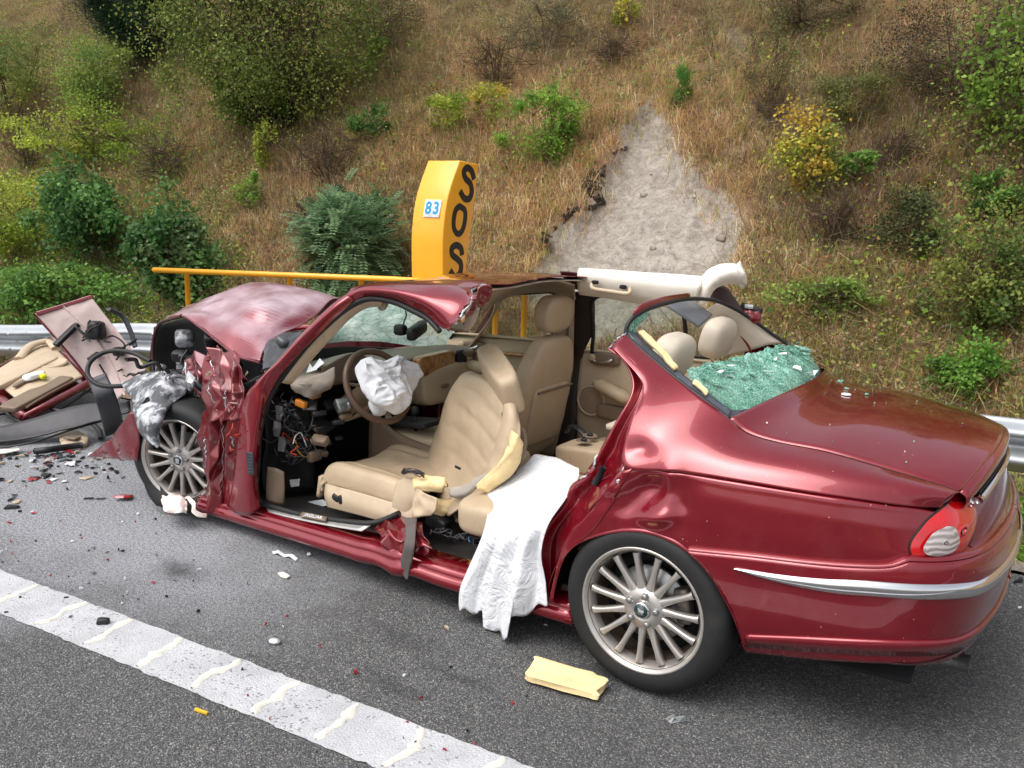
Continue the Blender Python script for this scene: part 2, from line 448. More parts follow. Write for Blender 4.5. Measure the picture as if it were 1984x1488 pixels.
# powder and dust that settled around the smashed front
def blob(nt, co, x, y, rx, ry, lo, hi, nscale=3., namp=.8):
    mp = nt.nodes.new('ShaderNodeMapping'); mp.vector_type = 'POINT'
    mp.inputs['Location'].default_value = (-x/rx, -y/ry, 0); mp.inputs['Scale'].default_value = (1/rx, 1/ry, 0)
    nt.links.new(co, mp.inputs[0])
    ln = nt.nodes.new('ShaderNodeVectorMath'); ln.operation = 'LENGTH'; nt.links.new(mp.outputs[0], ln.inputs[0])
    nz = tex(nt, 'ShaderNodeTexNoise', nscale, co, Detail=9.0, Roughness=.68)
    s = math_n(nt, 'ADD', ln.outputs['Value'], math_n(nt, 'MULTIPLY', math_n(nt, 'SUBTRACT', nz.outputs['Fac'], .5), namp))
    return ramp(nt, s, [(lo, 1.), (hi, 0.)])
fine = tex(nt, 'ShaderNodeTexNoise', 75, co, Detail=4.0)
def dusty(c, mask, col, amt):
    f = math_n(nt, 'MULTIPLY', mask, math_n(nt, 'ADD', math_n(nt, 'MULTIPLY', ramp(nt, fine.outputs['Fac'], [(.42, 0.), (.58, 1.)]), .55), .30))
    return mix_col(nt, math_n(nt, 'MULTIPLY', f, amt), c, col)
c = dusty(c, blob(nt, co, -3.5, .0, 2.3, 1.15, .45, 1.25, 2.2, 1.0), srgb(172, 174, 180), 1.0)
c = dusty(c, blob(nt, co, -2.2, -.45, 1.2, .5, .2, 1.1, 3.5, 1.2), srgb(158, 160, 166), .7)
c = dusty(c, blob(nt, co, -2.5, -1.05, .55, .22, .2, 1.1, 5, 1.2), srgb(170, 173, 180), .6)
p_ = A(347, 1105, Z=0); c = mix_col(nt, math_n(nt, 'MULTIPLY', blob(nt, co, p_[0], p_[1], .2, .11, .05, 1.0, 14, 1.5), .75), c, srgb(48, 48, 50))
for q_ in ((760, 1330, .25, .08), (880, 1310, .3, .05), (790, 1240, .3, .1), (980, 1190, .2, .1), (1180, 1310, .2, .08)):
    p_ = A(q_[0], q_[1], Z=0); c = mix_col(nt, math_n(nt, 'MULTIPLY', blob(nt, co, p_[0], p_[1], q_[2], q_[3], .05, .9, 13, 2.0), .45), c, srgb(42, 42, 44))
# hairline joint
nt.links.new(c, b.inputs['Base Color']); b.inputs['Roughness'].default_value = .82; b.inputs['Specular IOR Level'].default_value = .35
bh = math_n(nt, 'SUBTRACT', math_n(nt, 'MULTIPLY', fine.outputs['Fac'], .5), math_n(nt, 'MULTIPLY', v.outputs['Distance'], 1.0))
bump_to(nt, b, bh, .9, .006)
ru = np.linspace(-260, 260, 3)
e_near = np.concatenate([[-260], np.arange(-9, 6, .12), [260]])
V = []; 
for u_ in e_near:
    ed = 2.02+.10*(float(vnoise(np.array([u_*2.2]), np.array([1.5]), 3)[0])-.5)+.05*(float(vnoise(np.array([u_*9.]), np.array([2.5]), 5)[0])-.5)
    for w_, z_ in ((-14, 0), (-3, 0), (1.2, 0), (ed, 0), (ed+.05, -.045)):
        X_, Y_ = xy(u_, w_); V.append((X_, Y_, z_))
road = obj('road', V, gfaces(len(e_near), 5), asp, smooth=False, kind='structure')

# ---- edge line with raised ribs
pm, nt, b, co = base_mat('line_paint')
n = tex(nt, 'ShaderNodeTexNoise', 5, co, Detail=8.0, Roughness=.7)
c = mix_col(nt, ramp(nt, n.outputs['Fac'], [(.35, 0.), (.65, 1.)]), srgb(166, 167, 171), srgb(193, 193, 196))
v = tex(nt, 'ShaderNodeTexVoronoi', 120, co); sp = nt.nodes.new('ShaderNodeSeparateColor'); nt.links.new(v.outputs['Color'], sp.inputs[0])
n3 = tex(nt, 'ShaderNodeTexNoise', 3.0, co, Detail=6.0)
wear = math_n(nt, 'ADD', sp.outputs[0], math_n(nt, 'MULTIPLY', math_n(nt, 'SUBTRACT', n3.outputs['Fac'], .5), .45))
wm = ramp(nt, wear, [(.94, 0.), (.99, .6)])
c = mix_col(nt, wm, c, srgb(72, 72, 74))
c = mix_col(nt, ramp(nt, v.outputs['Distance'], [(.5, 0.), (.85, .25)]), c, srgb(130, 131, 134))
nt.links.new(c, b.inputs['Base Color']); b.inputs['Roughness'].default_value = .75
bump_to(nt, b, math_n(nt, 'SUBTRACT', 1.0, v.outputs['Distance']), .6, .004)
uline = np.concatenate([[-260, -60], np.arange(-8, 5, .03), [60, 260]])
V = []
for u_ in uline:
    h1 = .010*(float(_hash(np.array([int(u_*100)]), np.array([3]), 5)[0])-.5); h2 = .010*(float(_hash(np.array([int(u_*100)]), np.array([9]), 5)[0])-.5)
    for w_ in (-.800+h1, -.68, -.557+h2):
        X_, Y_ = xy(u_, w_); V.append((X_, Y_, .004))
line = obj('edge_line', V, gfaces(len(uline), 3), pm, smooth=False, kind='structure')
rib_m = M('rib_paint', srgb(212, 208, 197), .7, var=.08, bump=.4, bscale=150, dirt=srgb(150, 146, 138), dscale=22, dlo=.55, dhi=.72)
RIB = [((75, 1133), (-12, 1168)), ((165, 1166), (80, 1207)), ((262, 1198), (172, 1243)), ((358, 1234), (277, 1284)), ((465, 1276), (376, 1326)), ((580, 1318), (500, 1373)), ((700, 1362), (626, 1424)), ((830, 1408), (760, 1478)), ((972, 1462), (905, 1530))]
ribs = []
for (a_, c_) in RIB:
    p0 = A(a_[0], a_[1], Z=.005); p1 = A(c_[0], c_[1], Z=.005); ribs.append((uw(p0[0], p0[1])[0], uw(p1[0], p1[1])[0]))
du = (ribs[-1][0]-ribs[0][0])/(len(ribs)-1); dsl = float(np.mean([r[1]-r[0] for r in ribs]))
ulist = [(r, 1) for r in ribs]+[((ribs[0][0]-k*du, ribs[0][0]-k*du+dsl), 0) for k in (1, 2, 3)]+[((ribs[-1][0]+k*du, ribs[-1][0]+k*du+dsl), 0) for k in (1, 2)]
for k, ((ua, ub), _) in enumerate(ulist):
    n_ = 13; V = []
    for i in range(n_):
        t = i/(n_-1); u_ = ua+(ub-ua)*t+(.004+.014*((k*37) % 10)/10)*math.sin(t*(5+((k*53) % 7))+k*1.7); w_ = -.566-.222*t
        wd = (.010+.014*random.random())*(.75+.5*((k*29+i*3) % 11)/11)
        if i in (0, n_-1): wd *= .5
        hh = random.uniform(.55, 1.1)
        for s_, h_ in ((-1-.35*random.random(), .0045), (-.6, .0045+.006*hh), (0, .0045+.008*hh), (.6, .0045+.006*hh), (1+.35*random.random(), .0045)):
            X_, Y_ = xy(u_+s_*wd, w_); V.append((X_, Y_, h_))
    obj('rib', V, gfaces(n_, 5), rib_m, line)
# ================================================================ ROADSIDE FURNITURE
galv = M('galvanised_steel', srgb(176, 180, 184), .42, metal=.75, var=.12, vscale=5, bump=.15, bscale=40, dirt=srgb(120, 118, 114), dscale=4, dlo=.56, dhi=.75, dirt_rough=.7)
yel = M('yellow_enamel', srgb(247, 172, 36), .38, var=.05, vscale=6, coat=.25, dirt=srgb(196, 140, 50), dscale=6, dlo=.6, dhi=.8, dirt_rough=.6)
blackp = M('black_print', srgb(22, 21, 20), .5, var=.1)
whitep = M('white_plate', srgb(226, 230, 232), .45, var=.05)
bluep = M('blue_print', srgb(20, 140, 190), .5, var=.05)

gpath = [(6.5, 3.75, .65), (3.5, 3.27, .65), (.85, 2.83, .65), (-2, 2.36, .65), (-4, 2.03, .64), (-5.5, 1.78, .63), (-6.4, 1.62, .55), (-7.35, 1.45, .46), (-9, 1.2, .34), (-12, .75, .2)]
gp = crom(gpath, 120)
guard = empty('guardrail', (-2, 2.4, 0), 'galvanised steel crash barrier running behind the wrecked red car', 'guardrail')
prof = []                                                     # W-beam, (depth toward the road, height below the top)
for k in range(25):
    h = k/24*.31; d = .041-.041*math.cos(2*math.pi*k/12)
    prof.append((d, h))
T = np.gradient(gp, axis=0); T /= np.linalg.norm(T, axis=1, keepdims=True)
Nrm = np.stack([T[:, 1], -T[:, 0], 0*T[:, 0]], 1); Nrm *= -np.sign(Nrm[:, 1:2])  # toward the road (-Y)
V = []
for i in range(len(gp)):
    for d, h in prof: V.append(gp[i]+Nrm[i]*d-np.array([0, 0, h]))
solid(obj('beam', V, gfaces(len(gp), len(prof)), galv, guard), .004, 0)
def along(x):
    i = int(np.argmin(abs(gp[:, 0]-x))); return gp[i], T[i], Nrm[i]
for x in (5, 3, 1.9, -.1, -2.1, -4.1, -6.1, -8.1):
    p, t, n_ = along(x); R = np.stack([t, -n_, [0, 0, 1]], 1)
    V1, F1 = box_vf(p-n_*.08+np.array([0, 0, -p[2]/2-.12]), (.055, .12, p[2]+.2), R)
    bevel(obj('post', V1, F1, galv, guard), .006)
for x in (-7.3, -5.4, -3.2, 1.2, 2.6):
    p, t, n_ = along(x); R = np.stack([t, -n_, [0, 0, 1]], 1)
    for hz in (-.085, -.155, -.225):
        Vb, Fb = lathe_vf([(0.0, .012), (.011, .011), (.014, .004), (.014, 0)], 10)
        obj('bolt', Vb@np.stack([t, n_, [0, 0, 1]], 1).T+p+n_*(.0 if hz == -.155 else .079)+np.array([0, 0, hz]), Fb, galv, guard)

# ---- emergency phone pillar
XL, XR = -3.79, -3.43
def col_y(px, py, X): p = A(px, py, X=X); return p[1], p[2]
fr = [(3.235, -.1), (3.225, .5), col_y(797, 525, XL), col_y(797, 450, XL), col_y(804, 390, XL), col_y(815, 350, XL), col_y(829, 313, XL)]
bk = [(3.56, -.1), (3.555, .5), col_y(903, 525, XR), col_y(911, 460, XR), col_y(919, 395, XR), col_y(925, 345, XR), col_y(928, 318, XR)]
fz = crom(np.array(fr), 30); bz = crom(np.array(bk), 30); bz[-1][1] = min(bz[-1][1], fz[-1][1]+.0); fz[-1][1] = bz[-1][1]+.012
sos = empty('emergency_phone_pillar', ((XL+XR)/2, 3.4, 0), 'curved yellow roadside emergency phone pillar lettered SOS with number 83', 'phone pillar')
V = []; 
for i in range(30):
    for X_, q_ in ((XL, fz[i]), (XR, fz[i]), (XR, bz[i]), (XL, bz[i])): V.append((X_, q_[0], q_[1]))
F = gfaces(30, 4, cv=True)+[(0, 1, 2, 3), (119, 118, 117, 116)]
bevel(obj('pillar_body', V, F, yel, sos, smooth=True), .012, 3, 50)
def text_mesh(name, body, size, m, parent, R, loc, ext=.002, off=.0, shear=0, sx=1):
    cu = bpy.data.curves.new(name, 'FONT'); cu.body = body; cu.size = size; cu.extrude = ext; cu.offset = off; cu.align_x = 'CENTER'; cu.align_y = 'CENTER'; cu.shear = shear
    o = bpy.data.objects.new(name, cu); COL.objects.link(o); cu.materials.append(m)
    Mx = Matrix([[*(R[i][j]*(sx if j == 0 else 1) for j in range(3)), loc[i]-(wloc(parent)[i] if parent is not None else 0)] for i in range(3)]+[[0, 0, 0, 1]])
    me = bpy.data.meshes.new_from_object(o); bpy.data.objects.remove(o); o = bpy.data.objects.new(name, me); COL.objects.link(o)
    if not me.materials: me.materials.append(m)
    if parent is not None: o.parent = parent
    o.matrix_local = Mx
    return o
Rt = np.array([[0, 0, 1], [1, 0, 0], [0, 1, 0]], float)      # local x -> +Y, local y -> Z, local z -> +X
def stroke_letter(pts, wd, closed=False):
    Z = np.array([(700+x/2.48, y/2.48) for x, y in pts]); P = np.array([A(x, y, X=XR)[1:] for x, y in Z])
    if closed: P = np.concatenate([P, P[:1]])
    P = crom(P, 44); T_ = np.gradient(P, axis=0)
    if closed: T_[0] = T_[-1] = P[1]-P[-2]
    T_ /= np.linalg.norm(T_, axis=1, keepdims=True); N_ = np.stack([-T_[:, 1], T_[:, 0]], 1)
    L_, R_ = P+N_*wd/2, P-N_*wd/2
    V = np.array([(XR+.002, a[0], a[1]) for a in L_]+[(XR+.002, a[0], a[1]) for a in R_]); F = [(i, i+1, 44+i+1, 44+i) for i in range(43)]
    solid(obj('letter', V, F, blackp, sos, smooth=False), .003, 0)
stroke_letter([(541, 862), (530, 822), (508, 806), (492, 826), (500, 856), (524, 884), (530, 922), (518, 954), (494, 952), (474, 918)], .060)
stroke_letter([(472, 990), (497, 1012), (497, 1062), (484, 1108), (464, 1124), (446, 1100), (444, 1052), (454, 1008)], .055, True)
stroke_letter([(484, 1226), (478, 1192), (456, 1178), (434, 1194), (436, 1222), (460, 1244), (478, 1268), (474, 1310), (448, 1330), (426, 1300)], .060)
pc = A(836, 404, Y=float(np.interp(1.62, fz[:, 1], fz[:, 0])))
yf = lambda z: float(np.interp(z, fz[:, 1], fz[:, 0]))
zc = pc[2]; nl = math.atan2(yf(zc+.08)-yf(zc-.08), .16)
Rp = np.array([[1, 0, 0], [0, math.sin(nl), -math.cos(nl)], [0, math.cos(nl), math.sin(nl)]])
cpl = np.array([pc[0], yf(zc)-.006, zc])
for s_ in (-1, 1):
    Vp, Fp = box_vf(cpl+Rp@np.array([s_*.0455, 0, 0]), (.0895, .155, .004), Rp)
    pt = bevel(obj('number_plate', Vp, Fp, whitep, sos), .001, 1)
    text_mesh('digit', '8' if s_ < 0 else '3', .15, bluep, pt, Rp, cpl+Rp@np.array([s_*.043, 0, .0032]), .0008, .005, sx=.92)
Vh, Fh = box_vf((XR+.004, 3.30, .85), (.012, .2, .3)); bevel(obj('speaker_panel', Vh, Fh, M('dark_grille', srgb(50, 50, 48), .5), sos), .004)

# ---- yellow hand railing round the phone
rl = empty('hand_railing', (-4.4, 2.6, 0), 'yellow tubular steel hand railing standing between crash barrier and slope', 'railing')
a_ = A(298, 523, Y=2.32); b_ = A(760, 541, Y=2.92); c_ = np.array([-2.25, 3.12, b_[2]+.02])
tube('top_rail', np.array([a_, b_, c_]), .026, yel, rl, 14)
def rail_at(px):
    t = np.linspace(0, 1, 400); P = np.concatenate([a_+(b_-a_)*t[:, None], b_+(c_-b_)*t[:, None]]); u_ = PJ(P)[:, 0]
    return P[int(np.argmin(abs(u_-px)))]
for px in (362, 562, 700, 905, 962, 1018):
    p = rail_at(px)
    tube('post', np.array([p+[0, 0, -.012], [p[0], p[1], -.1]]), .024, yel, rl, 12)
for dz in (.45,):
    tube('middle_rail', np.array([rail_at(905)-[0, 0, dz], rail_at(1018)-[0, 0, dz]]), .018, yel, rl, 10)
# ================================================================ VEGETATION ON THE SLOPE
def leaf_mat(name, trans=.35, rough=.55):
    m, nt, b, co = base_mat(name)
    at_ = nt.nodes.new('ShaderNodeAttribute'); at_.attribute_name = 'Col'
    b.inputs['Roughness'].default_value = rough; b.inputs['Specular IOR Level'].default_value = .25
    nt.links.new(at_.outputs['Color'], b.inputs['Base Color'])
    tl_ = nt.nodes.new('ShaderNodeBsdfTranslucent'); nt.links.new(at_.outputs['Color'], tl_.inputs[0])
    mx = nt.nodes.new('ShaderNodeMixShader'); mx.inputs[0].default_value = trans
    nt.links.new(b.outputs[0], mx.inputs[1]); nt.links.new(tl_.outputs[0], mx.inputs[2]); nt.links.new(mx.outputs[0], nt.nodes['Material Output'].inputs[0])
    return m
leafm = leaf_mat('leaf_tissue', .42); strawm = leaf_mat('dry_stalk', .4, .8)
barkm = M('twig_bark', srgb(92, 76, 62), .85, var=.25, vscale=20)
greyb = M('grey_twig', srgb(138, 124, 112), .85, var=.2, vscale=20)

def in_view(P, mg=260):
    q = PJ(P); d = (P-CAM)@_F
    return (d > .5) & (q[:, 0] > -mg) & (q[:, 0] < IW+mg) & (q[:, 1] > -mg*1.2) & (q[:, 1] < IH)
def roots(n, wlo=2.35, whi=12.6, seed=0):
    r = np.random.default_rng(seed)
    u = r.uniform(-24, 4.2, n); w_ = r.uniform(wlo, whi, n)
    x, y = xy(u, w_); z = hill(u, w_); P = np.stack([x, y, z], 1)
    k = in_view(P); return u[k], w_[k], P[k], PJ(P[k]), r
def blades(P, lean, L, wd, col, r, droop=.5, tip=None):
    """one 5-vertex bent blade per row of P"""
    n = len(P); az = r.uniform(0, 2*np.pi, n)
    d = np.stack([np.cos(az), np.sin(az), 0*az], 1)
    side = np.stack([-np.sin(az+1.0*r.normal(size=n)), np.cos(az), 0*az], 1)*wd[:, None]
    up = np.array([0, 0, 1.])
    m_ = P+(d*lean[:, None]*.4+up)*(L*.55)[:, None]
    t_ = P+d*(lean*L*(1+droop))[:, None]+up*(L*(1-.25*lean-droop*.25*lean))[:, None]
    V = np.stack([P-side*.5, P+side*.5, m_-side*.42, m_+side*.42, t_], 1).reshape(-1, 3)
    b_ = np.arange(n)[:, None]*5
    F = np.concatenate([b_+np.array([[0, 1, 3]]), b_+np.array([[0, 3, 2]]), b_+np.array([[2, 3, 4]])], 1).reshape(-1, 3)
    C = np.repeat(col, 5, 0)
    return V, F, C
GAIN = 1.0
def pick(pal, n, r, var=.22):
    pal = np.array([srgb(*c) for c in pal]); c = pal[r.integers(0, len(pal), n)]*GAIN
    return c*(1+var*r.normal(size=(n, 1)))*np.array([1, 1, 1])
STRAW = [(206, 178, 138), (192, 162, 122), (216, 192, 154), (178, 146, 110), (190, 160, 126), (170, 138, 104)]
RUST = [(170, 134, 100), (156, 122, 94), (184, 146, 108), (148, 116, 92)]
HEATH = [(126, 110, 92), (140, 124, 102), (116, 102, 86), (150, 136, 110), (132, 128, 96)]
OLIVE = [(156, 152, 90), (142, 144, 82), (170, 162, 104), (134, 136, 80)]
GREEN = [(104, 136, 50), (90, 122, 44), (126, 150, 58), (78, 110, 44), (140, 156, 70)]
def grow(name, n_tuft, nb, seed, palfn, Lr, wr, lean_r, dens, label_kind='stuff', spread=.05, mat=None, droop=.5):
    u, w_, P, q, r = roots(n_tuft, seed=seed)
    keep = (scar_d(u, w_) > -.22*r.random(len(u))**3) & (r.random(len(u)) < dens(u, w_, q, r))
    u, w_, P, q = u[keep], w_[keep], P[keep], q[keep]
    pal = palfn(u, w_, q, r)
    k = np.repeat(np.arange(len(P)), nb); n = len(k)
    Q = P[k]+np.concatenate([r.normal(size=(n, 2))*spread, np.zeros((n, 1))], 1)
    uu_, ww_ = uw(Q[:, 0], Q[:, 1]); Q[:, 2] = hill(uu_, ww_)-.02
    hscale = np.repeat(r.uniform(.6, 1.3, len(P)), nb)
    L = r.uniform(*Lr, n)*hscale; col = pal[k]*(1+.18*r.normal(size=(n, 1)))
    V, F, C = blades(Q, r.uniform(*lean_r, n), L, r.uniform(*wr, n), np.clip(col, .005, .9), r, droop)
    return fast_obj(name, V, F, mat or strawm, 3, col=C, kind='stuff')
def pals(n, r, *opts):
    """opts: (palette, weight array)"""
    W_ = np.stack([np.broadcast_to(o[1], (n,)) for o in opts], 1); W_ = W_/W_.sum(1, keepdims=True); c = W_.cumsum(1); x = r.random((n, 1)); k = (x > c).sum(1).clip(0, len(opts)-1)
    out = np.zeros((n, 3))
    for i, o in enumerate(opts):
        s_ = k == i; out[s_] = pick(o[0], int(s_.sum()), r, .14)
    return out
def zone(q, x0, x1, y0, y1, soft_=60):
    f = lambda v: 1/(1+np.exp(-np.clip(v/soft_*4, -30, 30)))
    return f(q[:, 0]-x0)*f(x1-q[:, 0])*f(q[:, 1]-y0)*f(y1-q[:, 1])
def patchn(u, w_, sc, seed): return np.clip((fbm(u*sc, w_*sc, seed, 3)-.38)*5, 0, 1)
def dry_pal(u, w_, q, r):
    n = len(u); top = np.clip((330-q[:, 1])/250, 0, 1); right = np.clip((q[:, 0]-1450)/300, 0, 1)
    p1 = patchn(u, w_, .8, 5); p2 = patchn(u, w_, 1.1, 15); lowright = zone(q, 1400, 2100, 480, 900)
    near_scar = zone(q, 860, 1460, 120, 520, 140)
    return pals(n, r, (STRAW, .5+1.2*near_scar+.5*p1+.8*lowright), (RUST, .2+.6*p2+.3*right+.2*near_scar), (HEATH, .35+1.5*top*(1-.7*near_scar)+.3*right), (OLIVE, .2+.5*right*p1+.9*lowright+.35*(1-p2)))
GAIN = 1.6
grow('dry_grass', 105000, 9, 3, dry_pal, (.08, .28), (.0035, .009), (.3, 2.0), lambda u, w_, q, r: 1-.75*zone(q, -300, 430, 430, 900))
# dark heath mounds
grow('heather', 24000, 18, 13, lambda u, w_, q, r: pals(len(u), r, (HEATH, 1.), (OLIVE, .25), ([(70, 62, 50), (60, 54, 44)], .8)), (.10, .28), (.004, .008), (.2, 1.1), lambda u, w_, q, r: np.clip(patchn(u, w_, .55, 45)*np.clip((520-q[:, 1])/300, .12, 1)*1.3*(1-zone(q, 880, 1470, 110, 560, 120)), 0, 1)*(.35+.65*(q[:, 0] > 620)), spread=.07, droop=.2)
# fresh grass on the verge
def green_d(u, w_, q, r):
    return np.clip(zone(q, -400, 440, 400, 900)*.9+zone(q, 1500, 2300, 620, 1200)*.75*patchn(u, w_, 1.3, 7)+zone(q, 1440, 1760, 520, 700)*.5+.10*patchn(u, w_, 1.0, 25), 0, 1)
GAIN = 1.35
grow('green_grass', 42000, 11, 23, lambda u, w_, q, r: pals(len(u), r, (GREEN, 1.), (OLIVE, .5), (STRAW, .18)), (.08, .30), (.004, .009), (.1, .8), green_d, mat=leafm)
# leafy ground cover (bramble, ivy) : broad leaves hugging the slope
def leaf_quads(C, nrm, up, L, Wd, col, r, fold=.25):
    """rhombic folded leaves; C centres, nrm/up directions"""
    n = len(C); up = up/(np.linalg.norm(up, axis=1, keepdims=True)+1e-9)
    nrm = nrm-up*(nrm*up).sum(1, keepdims=True); nrm /= np.linalg.norm(nrm, axis=1, keepdims=True)+1e-9
    s_ = np.cross(up, nrm)
    a = C-up*(L*.5)[:, None]; b_ = C+up*(L*.5)[:, None]
    m1 = C+s_*(Wd*.5)[:, None]+nrm*(fold*Wd*.5)[:, None]-up*(L*.08)[:, None]; m2 = C-s_*(Wd*.5)[:, None]+nrm*(fold*Wd*.5)[:, None]-up*(L*.08)[:, None]
    V = np.stack([a, m1, b_, m2], 1).reshape(-1, 3); k = np.arange(n)[:, None]*4
    F = np.concatenate([k+np.array([[0, 1, 2]]), k+np.array([[0, 2, 3]])], 1).reshape(-1, 3)
    return V, F, np.repeat(col, 4, 0)
def cover(name, n, seed, dens, palfn, Ls, hgt):
    u, w_, P, q, r = roots(n, seed=seed)
    keep = (scar_d(u, w_) > .1) & (r.random(len(u)) < dens(u, w_, q, r)); u, w_, P, q = u[keep], w_[keep], P[keep], q[keep]; n = len(u)
    h = hgt*(.25+.75*fbm(u*1.8, w_*1.8, seed+3, 3)*1.6)
    P = P+np.array([0, 0, 1])*(r.random(n)**.6*h)[:, None]
    nr = np.stack([r.normal(size=n)*.6, r.normal(size=n)*.6-.5, np.ones(n)], 1); up = r.normal(size=(n, 3))+np.array([0, 0, .2])
    L = r.uniform(*Ls, n)
    V, F, C = leaf_quads(P, nr, up, L, L*r.uniform(.6, .95, n), np.clip(palfn(u, w_, q, r), .004, .8), r)
    return fast_obj(name, V, F, leafm, 3, col=C, kind='stuff')
GAIN = 1.55
YG = [(128, 146, 52), (146, 158, 62), (112, 134, 48), (158, 162, 72)]
DG = [(66, 98, 46), (56, 86, 42), (80, 110, 52), (48, 74, 38)]
GAIN = 1.5
cover('ground_cover', 330000, 33, lambda u, w_, q, r: np.clip(.95*zone(q, -400, 330, 330, 900)*(.35+.65*patchn(u, w_, 1.6, 9))+zone(q, -400, 330, 60, 460)*patchn(u, w_, .9, 61)+zone(q, 240, 470, 470, 900)*.9+.16*patchn(u, w_, .9, 71)+.5*zone(q, 1780, 2300, 440, 900)*patchn(u, w_, 1.3, 19), 0, 1), lambda u, w_, q, r: pals(len(u), r, (GREEN, 1.), (YG, .25+.9*patchn(u, w_, .9, 29)), (DG, .9), ([(150, 120, 60), (140, 90, 50)], .12)), (.025, .06), .28)
GAIN = 1.1
GAIN = 1.2
cover('scrub', 420000, 57, lambda u, w_, q, r: np.clip((fbm(u*.75, w_*.75, 97, 4)-.49)*7, 0, 1)*(1-zone(q, 930, 1460, 90, 560, 90))*(.25+.75*(np.abs(q[:, 0]-1000) > 420)), lambda u, w_, q, r: pals(len(u), r, (OLIVE, 1.), (YG, .6*patchn(u, w_, .7, 29)+.1), (HEATH, .6), ([(96, 112, 60), (84, 100, 54)], .9), (RUST, .25)), (.016, .042), .42)
GAIN = 1.2
cover('leaf_litter', 130000, 37, lambda u, w_, q, r: .55+0*u, lambda u, w_, q, r: pals(len(u), r, (RUST, 1.), (STRAW, .8), (HEATH, .8)), (.02, .06), .05)

def strips(P0, P1, P2, wd, col):
    """bent 2-segment triangular-section twigs -> crossed strips"""
    n = len(P0); d = P2-P0; s1 = np.cross(d, [0, 0, 1.]); s1 /= np.linalg.norm(s1, axis=1, keepdims=True)+1e-9; s2 = np.cross(d, s1); s2 /= np.linalg.norm(s2, axis=1, keepdims=True)+1e-9
    V = []; F = []; k = np.arange(n)[:, None]*18
    rows = []
    for P, f in ((P0, 1.0), (P1, .8), (P2, .35)):
        for a in (0, 2.094, 4.189):
            rows.append(P+(s1*math.cos(a)+s2*math.sin(a))*(wd*f*.5)[:, None])
    V = np.stack(rows, 1).reshape(-1, 3); k = np.arange(n)[:, None]*9
    tri = []
    for j in (0, 3):
        for a in range(3):
            b_ = (a+1) % 3; tri += [[j+a, j+b_, j+3+b_], [j+a, j+3+b_, j+3+a]]
    F = np.concatenate([k+np.array([t]) for t in tri], 1).reshape(-1, 3)
    return V, F, np.repeat(col, 9, 0)
def brush(name, n, seed, dens, pal, Lr, wr):
    u, w_, P, q, r = roots(n, seed=seed); keep = (scar_d(u, w_) > .05) & (r.random(len(u)) < dens(u, w_, q, r)); P = P[keep]; n = len(P)
    az = r.uniform(0, 6.28, n); el = r.uniform(.1, 1.1, n); L = r.uniform(*Lr, n)
    d = np.stack([np.cos(az)*np.cos(el), np.sin(az)*np.cos(el), np.sin(el)], 1)
    P0 = P+np.array([0, 0, .02]); P2 = P0+d*L[:, None]; P1 = (P0+P2)/2+r.normal(size=(n, 3))*(L*.12)[:, None]
    V, F, C = strips(P0, P1, P2, r.uniform(*wr, n), np.clip(pick(pal, n, r), .01, .8)); return fast_obj(name, V, F, strawm, 3, col=C, kind='stuff')
GREYT = [(150, 136, 122), (128, 112, 98), (168, 152, 136), (110, 92, 78)]
GAIN = 1.15
brush('dead_brush', 120000, 43, lambda u, w_, q, r: np.clip(.14+.9*patchn(u, w_, .75, 83)*(1-.6*zone(q, 900, 1450, 100, 520)), 0, 1), GREYT, (.12, .5), (.003, .007))

